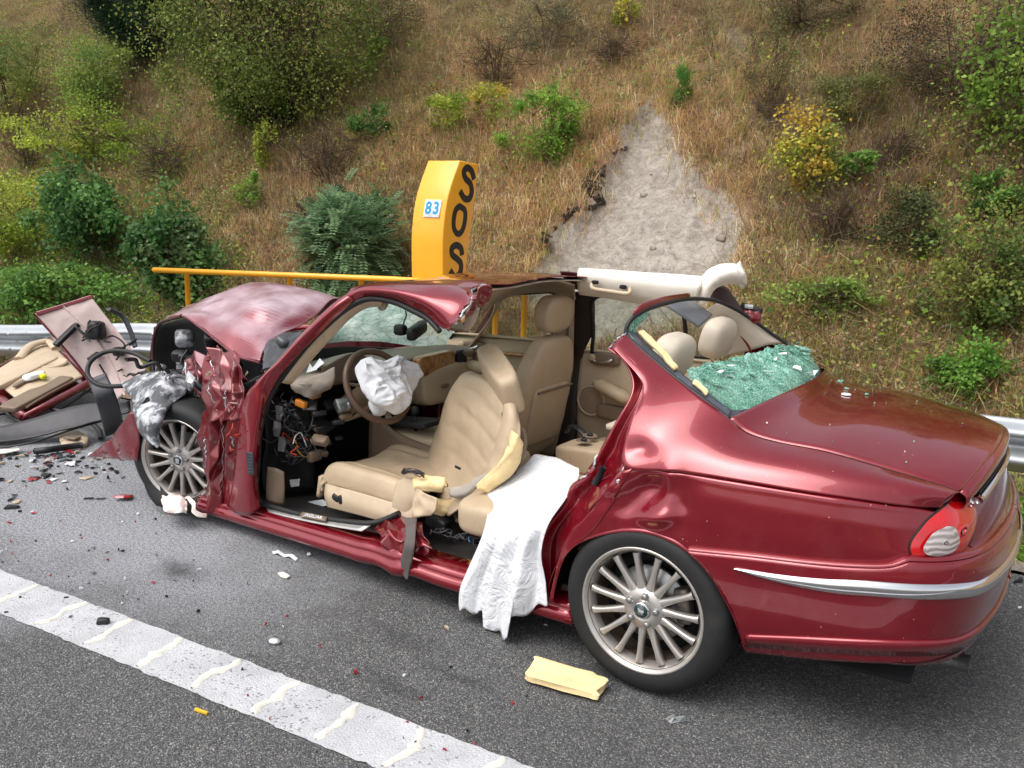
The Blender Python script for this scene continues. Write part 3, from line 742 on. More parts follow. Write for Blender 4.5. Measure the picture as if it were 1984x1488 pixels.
GAIN = 1.3
def shrub(name, label, cat, px, py, w_px, h_px, n, Ls, pal, seed, stems=7, clumps=26, group=None, drop=0, style='leaf', sparse=.0, asp=.7, base=None, bark=None):
    n = int(n*1.6); r = np.random.default_rng(seed); B0 = ray_hill(px, py, hill) if base is None else np.array(base)
    dist = (B0-CAM)@_F; Wm = w_px*dist/FPX; Hm = h_px*dist/FPX
    root = empty(name, B0, label, cat, group)
    ctr = B0+np.array([0, -.05, Hm*.55])
    R_ = np.array([Wm*.5, Wm*.42, Hm*.52])
    # clump centres on/in the crown
    d = r.normal(size=(clumps, 3)); d /= np.linalg.norm(d, axis=1, keepdims=True); rad = r.uniform(.3, 1.0, clumps)**.6*(1+.5*(vnoise(d[:, 0]*2.2+seed, d[:, 2]*2.2, seed)-.45))*np.where(r.random(clumps) < .18, 1.3, 1)
    K = ctr+d*rad[:, None]*R_
    st = []
    P0 = []; P1 = []; P2 = []; WD = []
    for i in range(stems):
        a = r.uniform(0, 6.28); b_ = B0+np.array([math.cos(a), math.sin(a), 0])*Wm*.05+[0, 0, -.05]
        t_ = K[r.integers(clumps)]; P0.append(b_); P2.append(t_); P1.append((b_+t_)/2+r.normal(size=3)*Wm*.05+[0, 0, Hm*.08]); WD.append(.006+.008*Wm)
    for i in range(clumps):
        s_ = r.integers(stems); f = r.uniform(.3, .8); b_ = P1[s_]*(1-f)+P2[s_]*f
        P0.append(b_); P2.append(K[i]); P1.append((b_+K[i])/2+r.normal(size=3)*Wm*.03); WD.append(.004+.004*Wm)
        for _ in range(3):
            e = K[i]+r.normal(size=3)*R_*.22; P0.append(K[i]*.6+b_*.4); P2.append(e); P1.append((K[i]+e)/2+r.normal(size=3)*.02); WD.append(.003+.002*Wm)
    P0, P1, P2, WD = map(np.array, (P0, P1, P2, WD))
    V, F, C = strips(P0, P1, P2, WD, np.clip(pick([(96, 82, 66), (112, 96, 80), (80, 68, 56)], len(P0), r), .01, .8))
    fast_obj('stems', V, F, bark or strawm, 3, parent=root, col=C)
    wt_ = r.random(clumps)**1.5+.15; ci = r.choice(clumps, n, p=wt_/wt_.sum()); cs = r.uniform(.08, .30, clumps)
    Q = K[ci]+r.normal(size=(n, 3))*cs[ci][:, None]*R_*np.array([1, 1, .9])
    uq, wq = uw(Q[:, 0], Q[:, 1]); Q[:, 2] = np.maximum(Q[:, 2], hill(uq, wq)+.01)
    pal_ = pick(pal, clumps, r, .10)[ci]*(1+.16*r.normal(size=(n, 1)))
    L = r.uniform(*Ls, n)
    out = Q-ctr; out /= np.linalg.norm(out, axis=1, keepdims=True)+1e-9
    if style == 'needle':
        up = out*.6+r.normal(size=(n, 3))*.5+[0, 0, .5]; V, F, C = leaf_quads(Q, r.normal(size=(n, 3)), up, L, L*.06+.002, np.clip(pal_, .004, .7), r, .1)
    elif style == 'pinnate':
        m_ = max(1, n//11); Q0 = Q[:m_]; o2 = out[:m_]; ax_ = o2*.8+r.normal(size=(m_, 3))*.35+[0, 0, -.1]; ax_ /= np.linalg.norm(ax_, axis=1, keepdims=True)
        sd_ = np.cross(ax_, [0, 0, 1.]); sd_ /= np.linalg.norm(sd_, axis=1, keepdims=True)+1e-9; up_ = np.cross(sd_, ax_)
        Cc, Uu, Nn, Ll, Cl = [], [], [], [], []; RL = r.uniform(.14, .24, m_)
        for k in range(6):
            for sgn in (-1, 1):
                f = (k+.6)/6.5; Cc.append(Q0+ax_*(RL*f)[:, None]+sd_*sgn*(.024)+up_*(-.05*f*f)); Uu.append(sd_*sgn+ax_*.45); Nn.append(up_+r.normal(size=(m_, 3))*.2); Ll.append(np.full(m_, .056)*(1-.25*abs(f-.5))); Cl.append(pal_[:m_])
        V, F, C = leaf_quads(np.concatenate(Cc), np.concatenate(Nn), np.concatenate(Uu), np.concatenate(Ll), np.concatenate(Ll)*.42, np.clip(np.concatenate(Cl), .004, .7), r, .15)
    else:
        nr = out*.7+r.normal(size=(n, 3))*.6+[0, -.2, .6]; up = r.normal(size=(n, 3))*.8+out*.4-np.array([0, 0, drop])
        V, F, C = leaf_quads(Q, nr, up, L, L*asp, np.clip(pal_, .004, .7), r)
    fast_obj('foliage', V, F, leafm, 3, parent=root, col=C)
    return root
BL = [(92, 118, 92), (78, 106, 80), (106, 130, 104), (66, 94, 70)]
YW = [(150, 150, 62), (168, 160, 70), (132, 140, 56), (176, 150, 60)]
OL2 = [(96, 102, 54), (84, 92, 48), (110, 112, 62), (120, 108, 60)]
HB = [(88, 80, 56), (104, 92, 64), (74, 70, 48), (96, 96, 58)]
PIN = [(44, 74, 44), (36, 62, 38), (54, 86, 50)]
shrub('pine_tree', 'dark green young pine high on the slope beside the big leafy shrub', 'pine', 272, 125, 170, 210, 42000, (.08, .13), [(30, 52, 32), (26, 46, 28), (38, 62, 38)], 1, 3, 60, style='needle')
shrub('willow_shrub', 'large open shrub with small yellow green leaves and many bare branches', 'shrub', 525, 275, 430, 420, 27000, (.028, .055), [(112, 124, 58), (98, 112, 52), (126, 134, 66), (84, 98, 46)], 2, 26, 120)
shrub('green_bush', 'mid green bush hanging below the large open shrub', 'bush', 500, 262, 130, 120, 3200, (.03, .055), [(78, 110, 52), (92, 124, 56), (66, 96, 46)], 3, 8, 20)
shrub('bramble_bush', 'green bramble bush on the slope below the dark pine', 'bush', 195, 225, 190, 130, 4200, (.03, .055), [(104, 126, 56), (88, 112, 50), (122, 136, 62)], 4, 9, 30)
shrub('bramble_bush', 'low yellow green bramble spreading over the slope above the poplar saplings', 'bush', 215, 330, 270, 120, 4600, (.03, .055), YG, 5, 9, 36)
shrub('poplar_sapling', 'dense dark green poplar sapling rising behind the torn wing panel', 'sapling', 185, 530, 190, 190, 5200, (.04, .075), [(76, 112, 58), (64, 98, 50), (90, 126, 66)], 6, 9, 30, asp=.85)
shrub('poplar_sapling', 'dark green poplar sapling growing behind the free end of the yellow railing', 'sapling', 362, 600, 160, 220, 4600, (.04, .075), [(74, 108, 58), (62, 96, 50), (92, 124, 70), (110, 132, 90)], 7, 8, 30, asp=.85)
shrub('poplar_sapling', 'low spreading poplar shoots right behind the crash barrier', 'sapling', 130, 620, 300, 110, 4200, (.035, .065), [(92, 128, 58), (78, 112, 52), (112, 142, 66)], 8, 9, 34, asp=.85)
shrub('robinia_shrub', 'round blue green shrub with feathery leaves between railing and phone pillar', 'shrub', 684, 580, 158, 165, 24000, (.04, .05), [(116, 142, 104), (100, 128, 92), (130, 154, 118), (84, 112, 78)], 9, 10, 70, style='pinnate')
shrub('bramble_bush', 'sprawling yellow green bramble above the low poplar shoots', 'bush', 60, 500, 230, 150, 5200, (.03, .055), YG, 41, 9, 40)
shrub('bramble_bush', 'olive green bramble reaching up the slope edge past the pine', 'bush', 30, 250, 200, 190, 4600, (.03, .055), [(104, 122, 58), (92, 108, 52), (122, 130, 64)], 42, 9, 40)
shrub('climbing_plant', 'narrow yellow green climbing plant standing alone on dry slope', 'plant', 522, 335, 46, 100, 900, (.025, .045), YG, 10, 3, 12)
shrub('small_bush', 'small green bush above the round feathery shrub', 'bush', 485, 408, 60, 70, 800, (.025, .045), [(104, 134, 58), (120, 144, 62)], 11, 4, 10)
shrub('small_bush', 'small round dark green bush on bare twigs over dry grass', 'bush', 722, 275, 70, 75, 1500, (.022, .04), [(70, 104, 50), (84, 116, 56)], 12, 5, 14)
shrub('small_bush', 'low yellow green bush above and behind the phone pillar', 'bush', 860, 250, 90, 58, 1500, (.022, .04), YG, 13, 5, 14)
shrub('small_bush', 'thin yellowish bush next to the low yellow green bush', 'bush', 948, 238, 90, 60, 900, (.022, .04), YW, 14, 5, 12)
shrub('weed_clump', 'clump of bright green upright weeds left of the clay slide', 'plant', 1058, 312, 140, 135, 2600, (.03, .06), [(110, 146, 56), (128, 158, 64), (96, 132, 50)], 15, 12, 30, asp=.45)
shrub('pine_sapling', 'little bright green pine sapling at the top of the clay slide', 'pine', 1320, 208, 34, 68, 1600, (.05, .09), [(86, 128, 52), (74, 116, 46)], 16, 2, 10, style='needle')
shrub('yellow_shrub', 'airy shrub with yellow and green leaves on the dry slope', 'shrub', 1565, 385, 140, 150, 1500, (.03, .05), YW+[(112, 130, 58)], 17, 8, 30)
shrub('small_bush', 'fresh green bush at the foot of the airy yellow shrub', 'bush', 1650, 358, 75, 55, 900, (.03, .05), [(96, 134, 60), (110, 144, 66)], 18, 4, 10)
shrub('dark_bush', 'dark olive bush in the middle of dry brown grass', 'bush', 1762, 490, 120, 110, 3000, (.018, .035), [(72, 80, 48), (60, 70, 42), (84, 88, 52)], 19, 9, 26)
shrub('small_bush', 'bright green bush beneath the overhanging leafy tree', 'bush', 1930, 425, 110, 90, 2200, (.025, .045), [(92, 122, 54), (78, 108, 48)], 20, 6, 16)
shrub('leafy_tree', 'leafy tree reaching its yellow green branches over the slope edge', 'tree', 2060, 330, 320, 400, 6000, (.035, .06), [(104, 132, 52), (120, 144, 60), (90, 116, 46)], 21, 12, 50)
shrub('heath_bush', 'olive heath bush high on the slope with fine leaves', 'bush', 1650, 245, 150, 100, 3600, (.012, .028), OL2, 22, 10, 30)
shrub('heath_bush', 'broad dark brown heath bush at the top of the slope', 'bush', 1840, 200, 260, 180, 7000, (.012, .028), [(66, 60, 44), (80, 72, 52), (56, 54, 40)], 23, 16, 50)
shrub('bare_shrub', 'thin half bare shrub standing beside the small clay patch', 'shrub', 1490, 215, 120, 170, 700, (.015, .03), OL2, 24, 16, 30)
shrub('weed_clump', 'green weeds in pale grass behind the folded roof lining', 'plant', 1610, 610, 170, 70, 1800, (.03, .05), [(120, 140, 66), (104, 128, 58)], 25, 12, 22, asp=.5)
shrub('bramble_bush', 'dark tangled bramble with scattered green leaves above the boot lid', 'bush', 1900, 640, 210, 170, 2600, (.025, .045), [(92, 112, 52), (76, 96, 46), (120, 128, 60)], 26, 26, 50)
shrub('small_bush', 'bright green bush just above the boot of the red car', 'bush', 1862, 760, 110, 90, 2600, (.025, .045), [(100, 138, 56), (86, 124, 50)], 27, 8, 18)
shrub('sapling', 'single yellow green sapling near the top of the slope', 'sapling', 1212, 75, 50, 80, 600, (.03, .05), YW, 28, 3, 10)
shrub('heath_bush', 'dark brown heath bush beside the large open shrub', 'bush', 740, 110, 190, 130, 5000, (.012, .028), HB, 29, 14, 40)
shrub('heath_bush', 'grey green heath bush over the rocky outcrop', 'bush', 1050, 110, 170, 100, 3600, (.012, .028), [(96, 100, 76), (110, 112, 86), (84, 88, 66)], 30, 12, 30)
shrub('small_bush', 'small yellow green bush at the edge of the large open shrub', 'bush', 735, 150, 60, 70, 1100, (.025, .045), [(112, 138, 58), (126, 146, 62)], 31, 4, 10)
shrub('heath_bush', 'wide low heath bush above the yellow flecked shrub', 'bush', 1560, 70, 220, 110, 4000, (.012, .028), HB, 32, 14, 36)
shrub('small_bush', 'dark green bush half hidden by dry grass above the bramble', 'bush', 1935, 560, 100, 80, 1500, (.02, .04), OL2, 33, 6, 14)
shrub('weed_clump', 'tuft of bright green weeds growing under the crash barrier', 'plant', 1975, 1075, 90, 90, 900, (.04, .08), [(86, 140, 44), (104, 154, 52)], 34, 10, 14, asp=.3)
for k_, (px, py, w_, h_, where) in enumerate(((640, 350, 160, 110, 'below the large open shrub'), (1500, 245, 90, 60, 'under the half bare shrub by the small clay patch'), (1610, 480, 130, 120, 'below the airy yellow leaved shrub'), (960, 170, 140, 100, 'above the thin yellowish bush'), (330, 350, 180, 90, 'beside the low yellow green bramble'), (1730, 330, 130, 80, 'between the fresh green bush and the brown heath bush'), (1180, 130, 120, 60, 'just above the tip of the clay slide'), (60, 330, 120, 110, 'beyond the low yellow green bramble, away from the pine'), (600, 460, 90, 80, 'against the round feathery shrub'))):
    shrub('dead_bush', 'leafless tangle of grey brown twigs '+where, 'dead bush', px, py, w_, h_, 40, (.01, .02), HB, 50+k_, 40, 60, group='leafless bushes on the slope')
# near-black lumpy strips along the slide edge
clod = M('dark_edge', srgb(46, 40, 34), .95, var=.4, vscale=14, bump=.8, bscale=50, bdist=.01)
def turf_lip(pts, rmax, seed, label):
    P = np.array([ray_hill(x, y, hill) for x, y in pts]); P = crom(P, 110)-np.array([0, 0, .015]); r = np.random.default_rng(seed)
    rad = rmax*np.sin(np.linspace(.25, 2.9, 110))*(.35+1.1*vnoise(np.arange(110)*.13, np.zeros(110), seed))
    V, F = tube_vf(P, rad, 24); V += np.stack([vn3(V, 7, seed), vn3(V, 7, seed+3), vn3(V, 7, seed+6)], 1)*.14+np.stack([vn3(V, 26, seed+1), vn3(V, 26, seed+4), vn3(V, 26, seed+7)], 1)*.07+np.stack([vn3(V, 70, seed+1), vn3(V, 70, seed+4), vn3(V, 70, seed+7)], 1)*.035
    tag(obj('turf_edge', V, F, clod, smooth=True), label, 'turf edge')
turf_lip([(1168, 322), (1150, 345), (1148, 372), (1156, 396), (1140, 404)], .065, 3, 'dark undercut turf edge high on the clay slide')
turf_lip([(1150, 402), (1118, 404), (1098, 418), (1074, 432), (1058, 450), (1052, 476)], .06, 8, 'dark crumbling turf edge low on the clay slide')
turf_lip([(1214, 280), (1200, 292), (1188, 300)], .04, 12, 'small dark turf clod at the narrow top of the clay slide')
stone = M('pale_stone', srgb(150, 142, 132), .9, var=.2, vscale=12, bump=.5, bscale=40)
for k_ in range(16):
    px, py = (random.uniform(1180, 1425), random.uniform(300, 520)) if k_ < 9 else (random.uniform(1090, 1150), random.uniform(55, 110))
    p = ray_hill(px, py, hill); r = random.uniform(.015, .045)
    V, F = soft_vf((r*2, r*1.6, r*1.2), (.6, .6), 10); V *= (1+1.1*vn3(V*14/r*.04+k_*3.1, 2, k_))[:, None]
    tag(obj('stone', V+p, F, stone, smooth=False), 'pale angular stone lying on the clay slide' if k_ < 9 else 'pale stone in the rocky outcrop near the slope top', 'stone', 'stones on the slide' if k_ < 9 else 'stones of the outcrop')
# ================================================================ THE WRECKED CAR: BODY
def paint_mat(name, dust=0.0, dustcol=srgb(196, 190, 194), dscale=5, speck=True):
    m, nt, b, co = base_mat(name)
    n = tex(nt, 'ShaderNodeTexNoise', 1.6, co, Detail=3.0)
    c = mix_col(nt, ramp(nt, n.outputs['Fac'], [(.35, 0.), (.65, 1.)]), (.188, .0014, .0092), (.215, .0019, .0115))
    fl = tex(nt, 'ShaderNodeTexVoronoi', 2600, co); sp = nt.nodes.new('ShaderNodeSeparateColor'); nt.links.new(fl.outputs['Color'], sp.inputs[0])
    c = mix_col(nt, ramp(nt, sp.outputs[0], [(.86, 0.), (.95, .35)]), c, (.5, .015, .035))
    r = None
    if speck:
        v = tex(nt, 'ShaderNodeTexVoronoi', 42, co, Randomness=1.0); s2 = nt.nodes.new('ShaderNodeSeparateColor'); nt.links.new(v.outputs['Color'], s2.inputs[0])
        size = math_n(nt, 'MULTIPLY', ramp(nt, s2.outputs[1], [(.80, 0.), (1., 1.)]), .10)
        f = math_n(nt, 'LESS_THAN', v.outputs['Distance'], size)
        c = mix_col(nt, math_n(nt, 'MULTIPLY', f, .7), c, srgb(190, 175, 165)); r = f
        d0 = tex(nt, 'ShaderNodeTexNoise', 7, co, Detail=10.0, Roughness=.75)
        film = ramp(nt, d0.outputs['Fac'], [(.5, 0.), (.8, .07)])
        c = mix_col(nt, film, c, srgb(170, 150, 140))
    if dust:
        d = tex(nt, 'ShaderNodeTexNoise', dscale, co, Detail=8.0, Roughness=.6)
        ge = nt.nodes.new('ShaderNodeNewGeometry'); sx_ = nt.nodes.new('ShaderNodeSeparateXYZ'); nt.links.new(ge.outputs['True Normal'], sx_.inputs[0])
        upf = ramp(nt, math_n(nt, 'ABSOLUTE', sx_.outputs[2]), [(.66, .06), (.93, 1.)])        # powder settles on faces that look up
        f2 = math_n(nt, 'MULTIPLY', math_n(nt, 'MULTIPLY', ramp(nt, d.outputs['Fac'], [(.34, .18), (.66, 1.)]), upf), dust)
        c = mix_col(nt, f2, c, dustcol)
        r = f2 if r is None else math_n(nt, 'MAXIMUM', r, f2)
        nt.links.new(math_n(nt, 'SUBTRACT', 1.0, f2), b.inputs['Coat Weight'])
        nt.links.new(math_n(nt, 'MULTIPLY', math_n(nt, 'SUBTRACT', 1.0, f2), .35), b.inputs['Metallic'])
    else:
        b.inputs['Coat Weight'].default_value = 1.0; b.inputs['Metallic'].default_value = .42
    nt.links.new(c, b.inputs['Base Color'])
    if r is not None: nt.links.new(math_n(nt, 'ADD', math_n(nt, 'MULTIPLY', r, .45), .24), b.inputs['Roughness'])
    else: b.inputs['Roughness'].default_value = .36
    b.inputs['Coat Roughness'].default_value = .03; b.inputs['Coat IOR'].default_value = 1.5
    w_ = tex(nt, 'ShaderNodeTexNoise', 2.2, co, Detail=2.0)
    n_ = nt.nodes.new('ShaderNodeBump'); n_.inputs['Strength'].default_value = .015; n_.inputs['Distance'].default_value = .01
    nt.links.new(w_.outputs['Fac'], n_.inputs['Height']); nt.links.new(n_.outputs[0], b.inputs['Normal'])
    return m
paint = paint_mat('red_paint')
paint_dusty = paint_mat('red_paint_dusty', .68, srgb(214, 204, 212), 3.2)
paint_torn = M('red_paint_torn', (.17, .003, .009), .32, metal=.4, coat=.9, var=.25, vscale=8, dirt=srgb(190, 180, 180), dscale=22, dlo=.63, dhi=.68, dirt_rough=.45)
paint_torn2 = M('red_paint_scuffed', (.15, .004, .009), .35, metal=.35, coat=.8, var=.3, vscale=9, dirt=srgb(130, 100, 98), dscale=13, dlo=.56, dhi=.72, dirt_rough=.6)
primer = M('primer_inside', srgb(206, 184, 178), .6, var=.12, vscale=5, dirt=srgb(150, 60, 62), dscale=3.2, dlo=.55, dhi=.72)
rubber = M('black_rubber', srgb(26, 26, 27), .6, var=.2, vscale=20, bump=.1, bscale=90)
black = M('black_plastic', srgb(24, 24, 26), .5, var=.25, vscale=14, bump=.1, bscale=120)
dark = M('dark_void', srgb(12, 12, 13), .8, var=.3)
tyre_m = M('tyre_rubber', srgb(24, 24, 25), .68, var=.25, vscale=10, bump=.25, bscale=140, dirt=srgb(50, 47, 44), dscale=6, dlo=.55, dhi=.8, dirt_rough=.9)
alloy = M('alloy_wheel', srgb(190, 184, 178), .38, metal=.75, var=.08, vscale=10, dirt=srgb(112, 98, 88), dscale=9, dlo=.56, dhi=.8, dirt_rough=.65)
alloy_in = M('alloy_barrel', srgb(122, 104, 90), .55, metal=.6, var=.2, dirt=srgb(60, 48, 40), dscale=7, dlo=.45, dhi=.7)
steel = M('bare_steel', srgb(150, 150, 150), .38, metal=.85, var=.2, vscale=30, dirt=srgb(80, 66, 58), dscale=20, dlo=.55, dhi=.75)
chrome = M('chrome', srgb(225, 226, 228), .08, metal=1, var=.02)
cutm = M('cut_metal', srgb(200, 200, 204), .3, metal=.8, var=.2, vscale=60)
seal = rubber

car = empty('wrecked_car', (-1.2, .9, 0), 'crushed dark red four door saloon with its left doors and roof cut away', 'car')
CY = .895
def mir(P):
    Q = np.array(P, float); Q[..., 1] = 2*CY-Q[..., 1]; return Q

# ---- plan path of the tail: side -> corner -> rear centre
PLAN = crom(np.array([(-1.3, .03), (-.8, .012), (-.4, .003), (0, 0), (.35, .014), (.6, .05), (.78, .105), (.9, .19), (.975, .31), (1.02, .5), (1.042, .7), (1.05, .895)]), 400)
_dl = np.concatenate([[0], np.cumsum(np.linalg.norm(np.diff(PLAN, axis=0), axis=1))]); SL = _dl[-1]
_tg = np.gradient(PLAN, axis=0); _tg /= np.linalg.norm(_tg, axis=1, keepdims=True); _nm = np.stack([-_tg[:, 1], _tg[:, 0]], 1)   # inward
def shell(s, z, prof, out=0.0):
    s = np.asarray(s, float); z = np.asarray(z, float)
    x = np.interp(s, _dl, PLAN[:, 0]); y = np.interp(s, _dl, PLAN[:, 1])
    nx = np.interp(s, _dl, _nm[:, 0]); ny = np.interp(s, _dl, _nm[:, 1])
    d = prof(z, s)-out
    return np.stack([x+nx*d, y+ny*d, z], -1)
_bz = np.array([.15, .3, .45, .55, .62, .70, .78, .84, .88, .93, .98, 1.03]); _bd = np.array([.07, .035, .015, .012, .012, .012, .018, .03, .042, .065, .11, .19])
def body_prof(z, s):
    t = np.clip((s-1.9)/.5, 0, 1)
    return np.interp(z, _bz, _bd)+t*np.clip(z-.62, 0, 1)*.32
_uz = np.array([.15, .25, .30, .36, .42, .50, .56, .60, .64, .68, .72, .78]); _ud = np.array([.10, .05, .022, .006, -.004, -.012, -.016, -.014, -.006, .010, .035, .10])
def bump_prof(z, s):
    t = np.clip((s-1.75)/.4, 0, 1)
    return np.interp(z-.03*np.clip(s-1.4, 0, .4)/.4, _uz, _ud)-.012*t
def S_of(x): return float(np.interp(x, PLAN[:, 0], _dl))
def px2s(px, py, prof, out=0.0):
    p = A(px, py, Y=.06); s, z = S_of(min(p[0], 1.0)), p[2]
    for _ in range(25):
        f0 = PJ(shell(s, z, prof, out))-np.array([px, py]); h = 1e-4
        J = np.stack([(PJ(shell(s+h, z, prof, out))-f0-[px, py])/h, (PJ(shell(s, z+h, prof, out))-f0-[px, py])/h], 1)
        try: dlt = np.linalg.solve(J, -f0)
        except Exception: break
        dlt = np.clip(dlt, -.08, .08); s += dlt[0]; z += dlt[1]
        s = min(max(s, 0), SL)
    return s, z
def sz_line(pts, prof, n, out=0.0):
    return crom(np.array([px2s(p[0], p[1], prof, out) for p in pts]), n)

# ---- rear quarter: shoulder (above the crease)
T_ = [(1212, 648, .335), (1245, 680, .315), (1290, 718, .285), (1330, 750, .262), (1368, 778, .245), (1412, 811, .232), (1445, 838, .228), (1500, 856, .228), (1600, 876, .236), (1735, 915, .268), (1815, 939, .30), (1860, 955, .335)]
B_ = [(1186, 673, .25), (1243, 738, .20), (1243, 772, .15), (1222, 822, .10), (1208, 905, .045), (1300, 913, None), (1370, 922, None), (1450, 935, None), (1560, 953, None), (1680, 970, None), (1760, 981, None), (1822, 984, None)]
Tw = np.array([A(p[0], p[1], Y=p[2]) for p in T_])
Bw = np.array([A(p[0], p[1], Y=p[2]) if p[2] is not None else shell(*px2s(p[0], p[1], body_prof), body_prof) for p in B_])
Bw[4] = shell(*px2s(1208, 905, body_prof), body_prof)
shoulder_rows = []
for k, t in enumerate((0, .3, .65, 1)):
    bulge = np.array([0.0, .030, .026, 0])[k]
    wgt = np.array([.2, .3, .45, .6, .8, 1, 1, 1, 1, 1, 1, .8])[:, None]
    shoulder_rows.append(Bw*(1-t)+Tw*t+np.array([0, -.62, .78])*bulge*wgt)
SHO = np.array(shoulder_rows)
def side_dent(V):
    """the kicked-in area round the rear door jamb"""
    P = PJ(V); V = V.copy()
    def g(cx, cy, rx, ry): return np.exp(-((P[:, 0]-cx)/rx)**2-((P[:, 1]-cy)/ry)**2)
    d = .045*g(1262, 950, 42, 26)+.028*g(1225, 985, 32, 34)-.022*g(1262, 1003, 50, 15)+.018*g(1320, 985, 22, 48)-.014*g(1292, 945, 12, 40)+.018*g(1240, 872, 26, 17)-.012*g(1195, 945, 26, 16)
    k = g(1225, 955, 85, 60)
    r = 1-np.abs(vn3(V, 16, 3))*4
    d = d+k*(r*.006+vn3(V, 30, 8)*.012)
    V[:, 1] += d; return V
def sided(name, V, F, m, fn=None, both=True, **k):
    a = obj(name, fn(V) if fn else V, F, m, car, **k); solid(a, .0025, 1 if k.get('flip') else -1)
    if both:
        b = obj(name, mir(V), F, m, car, flip=not k.get('flip', False)); solid(b, .0025, -1)
    return a
G = grid_surf(SHO, 26, 110)
for _ in range(60):                                       # fair the pressed shape
    G[1:-1, 1:-1] = G[1:-1, 1:-1]*.5+.125*(G[2:, 1:-1]+G[:-2, 1:-1]+G[1:-1, 2:]+G[1:-1, :-2])
sided('quarter_panel', G.reshape(-1, 3), gfaces(26, 110), paint, side_dent)
# ---- quarter: flank (below the crease, above wheel arch and bumper)
ft = [(1204, 908), (1225, 906), (1260, 909), (1300, 914), (1345, 919), (1390, 926), (1430, 932), (1500, 944), (1580, 957), (1680, 971), (1735, 979), (1764, 982), (1815, 992)]
fb = [(1078, 1100), (1110, 1062), (1150, 1042), (1205, 1031), (1255, 1034), (1300, 1050), (1335, 1073), (1450, 1078), (1560, 1091), (1670, 1099), (1725, 1098), (1752, 1090), (1800, 1082)]
ta = np.array([px2s(p[0], p[1], body_prof) for p in ft]); ba = np.array([px2s(p[0], p[1], body_prof) for p in fb])
ta = crom_idx(ta, 120); ba = crom_idx(ba, 120)
rows = np.linspace(0, 1, 22)
sg = np.array([ta*(1-r)+ba*r for r in rows])
G = shell(sg[..., 0], sg[..., 1], body_prof)
G[0, :, 1] += .004; G[1, :, 1] -= .002
sided('flank_panel', G.reshape(-1, 3), gfaces(22, 120), paint, side_dent, flip=True)
# arch lip
arch_px = [(1062, 1165), (1066, 1130), (1078, 1100), (1110, 1062), (1150, 1042), (1205, 1031), (1255, 1034), (1300, 1050), (1335, 1073), (1372, 1112), (1402, 1160), (1424, 1205), (1443, 1262)]
ar = sz_line(arch_px, body_prof, 60); Ga = shell(ar[:, 0], ar[:, 1], body_prof)
rowsA = np.array([Ga+np.array([0, -.002, 0]), Ga+np.array([0, .004, .010]), Ga+np.array([0, .03, .018]), Ga+np.array([0, .075, .02])])
sided('arch_lip', rowsA.reshape(-1, 3), gfaces(4, 60), paint, None)
cA = np.array([0.0, 0, .31])
lin = []
for r_ in (0, .12, .30, .5):
    Q = Ga+np.array([0, .055, .015]); Q[:, 1] = .06+r_; lin.append(Q+np.array([0, 0, .015]))
sided('wheel_well', np.array(lin).reshape(-1, 3), gfaces(4, 60), black, None)

# ---- rear door jamb with its torn flange
Fp = [(1179, 674, .30), (1210, 699, .29), (1227, 735, .27), (1222, 770, .23), (1199, 809, .19), (1179, 844, .17), (1157, 883, .15), (1124, 926, .13), (1096, 962, .12), (1062, 1008, .11), (1044, 1050, .11), (1046, 1110, .11), (1062, 1166, .09)]
Rp_ = [(1186, 673, .25), (1228, 700, .24), (1246, 745, .19), (1243, 772, .15), (1222, 822, .10), (1214, 850, .075), (1209, 890, .05), (1204, 910, .035), (1180, 950, .02), (1135, 1000, .015), (1102, 1040, .015), (1082, 1090, .018), (1066, 1165, .03)]
Fw, Rw = pl(Fp), pl(Rp_)
mid1 = Fw*.7+Rw*.3+np.array([.01, .035, 0]); mid2 = Fw*.35+Rw*.65+np.array([0.012, .015, 0])
J = grid_surf(np.array([Fw, Fw*.86+Rw*.14+np.array([0, -.012, 0]), mid1, mid2, Rw]), 26, 90)
V = J.reshape(-1, 3)
k_ = np.clip((PJ(V)[:, 1]-850)/60, 0, 1)*np.clip((1040-PJ(V)[:, 1])/60, 0, 1)
V[:, 1] += k_*(1-np.abs(vn3(V, 13, 4))*4)*.020; V[:, 0] += k_*vn3(V, 18, 14)*.035
solid(obj('door_jamb', V, gfaces(26, 90), paint, car), .003, -1)
solid(obj('door_jamb', mir(J.reshape(-1, 3)), gfaces(26, 90), paint, car, flip=True), .003, -1)
# flank between jamb and arch front
G = grid_surf(np.array([pl([(1204, 910, .035), (1180, 950, .02), (1135, 1000, .015), (1102, 1040, .015), (1082, 1090, .018), (1066, 1165, .03)]), pl([(1208, 912, .02), (1200, 950, .012), (1165, 1000, .01), (1125, 1040, .012), (1090, 1090, .016), (1070, 1165, .032)]), pl([(1225, 908, .02), (1180, 975, .012), (1155, 1020, .012), (1110, 1062, .012), (1080, 1100, .015), (1063, 1166, .032)])]), 10, 40)
V = side_dent(G.reshape(-1, 3)); solid(obj('flank_panel', V, gfaces(10, 40), paint, car), .0025, -1)
# torn bright edges of the cut
for pts, w_ in (([(1157, 883, .14), (1150, 905, .12), (1137, 918, .13), (1126, 930, .11)], .006), ([(1209, 903, .03), (1206, 920, .025), (1198, 938, .02)], .008), ([(1180, 672, .28), (1196, 655, .30), (1212, 646, .33)], .004)):
    P = crom(pl(pts), 14); P += (RNG.random(P.shape)-.5)*.012
    tube('torn_edge', P, w_*(.6+.8*RNG.random(14)), cutm, car, 6, flat=.5)
tube('split_hole', pl([(1170, 905, .085), (1160, 925, .08), (1152, 938, .08)]), .013, dark, car, 8)

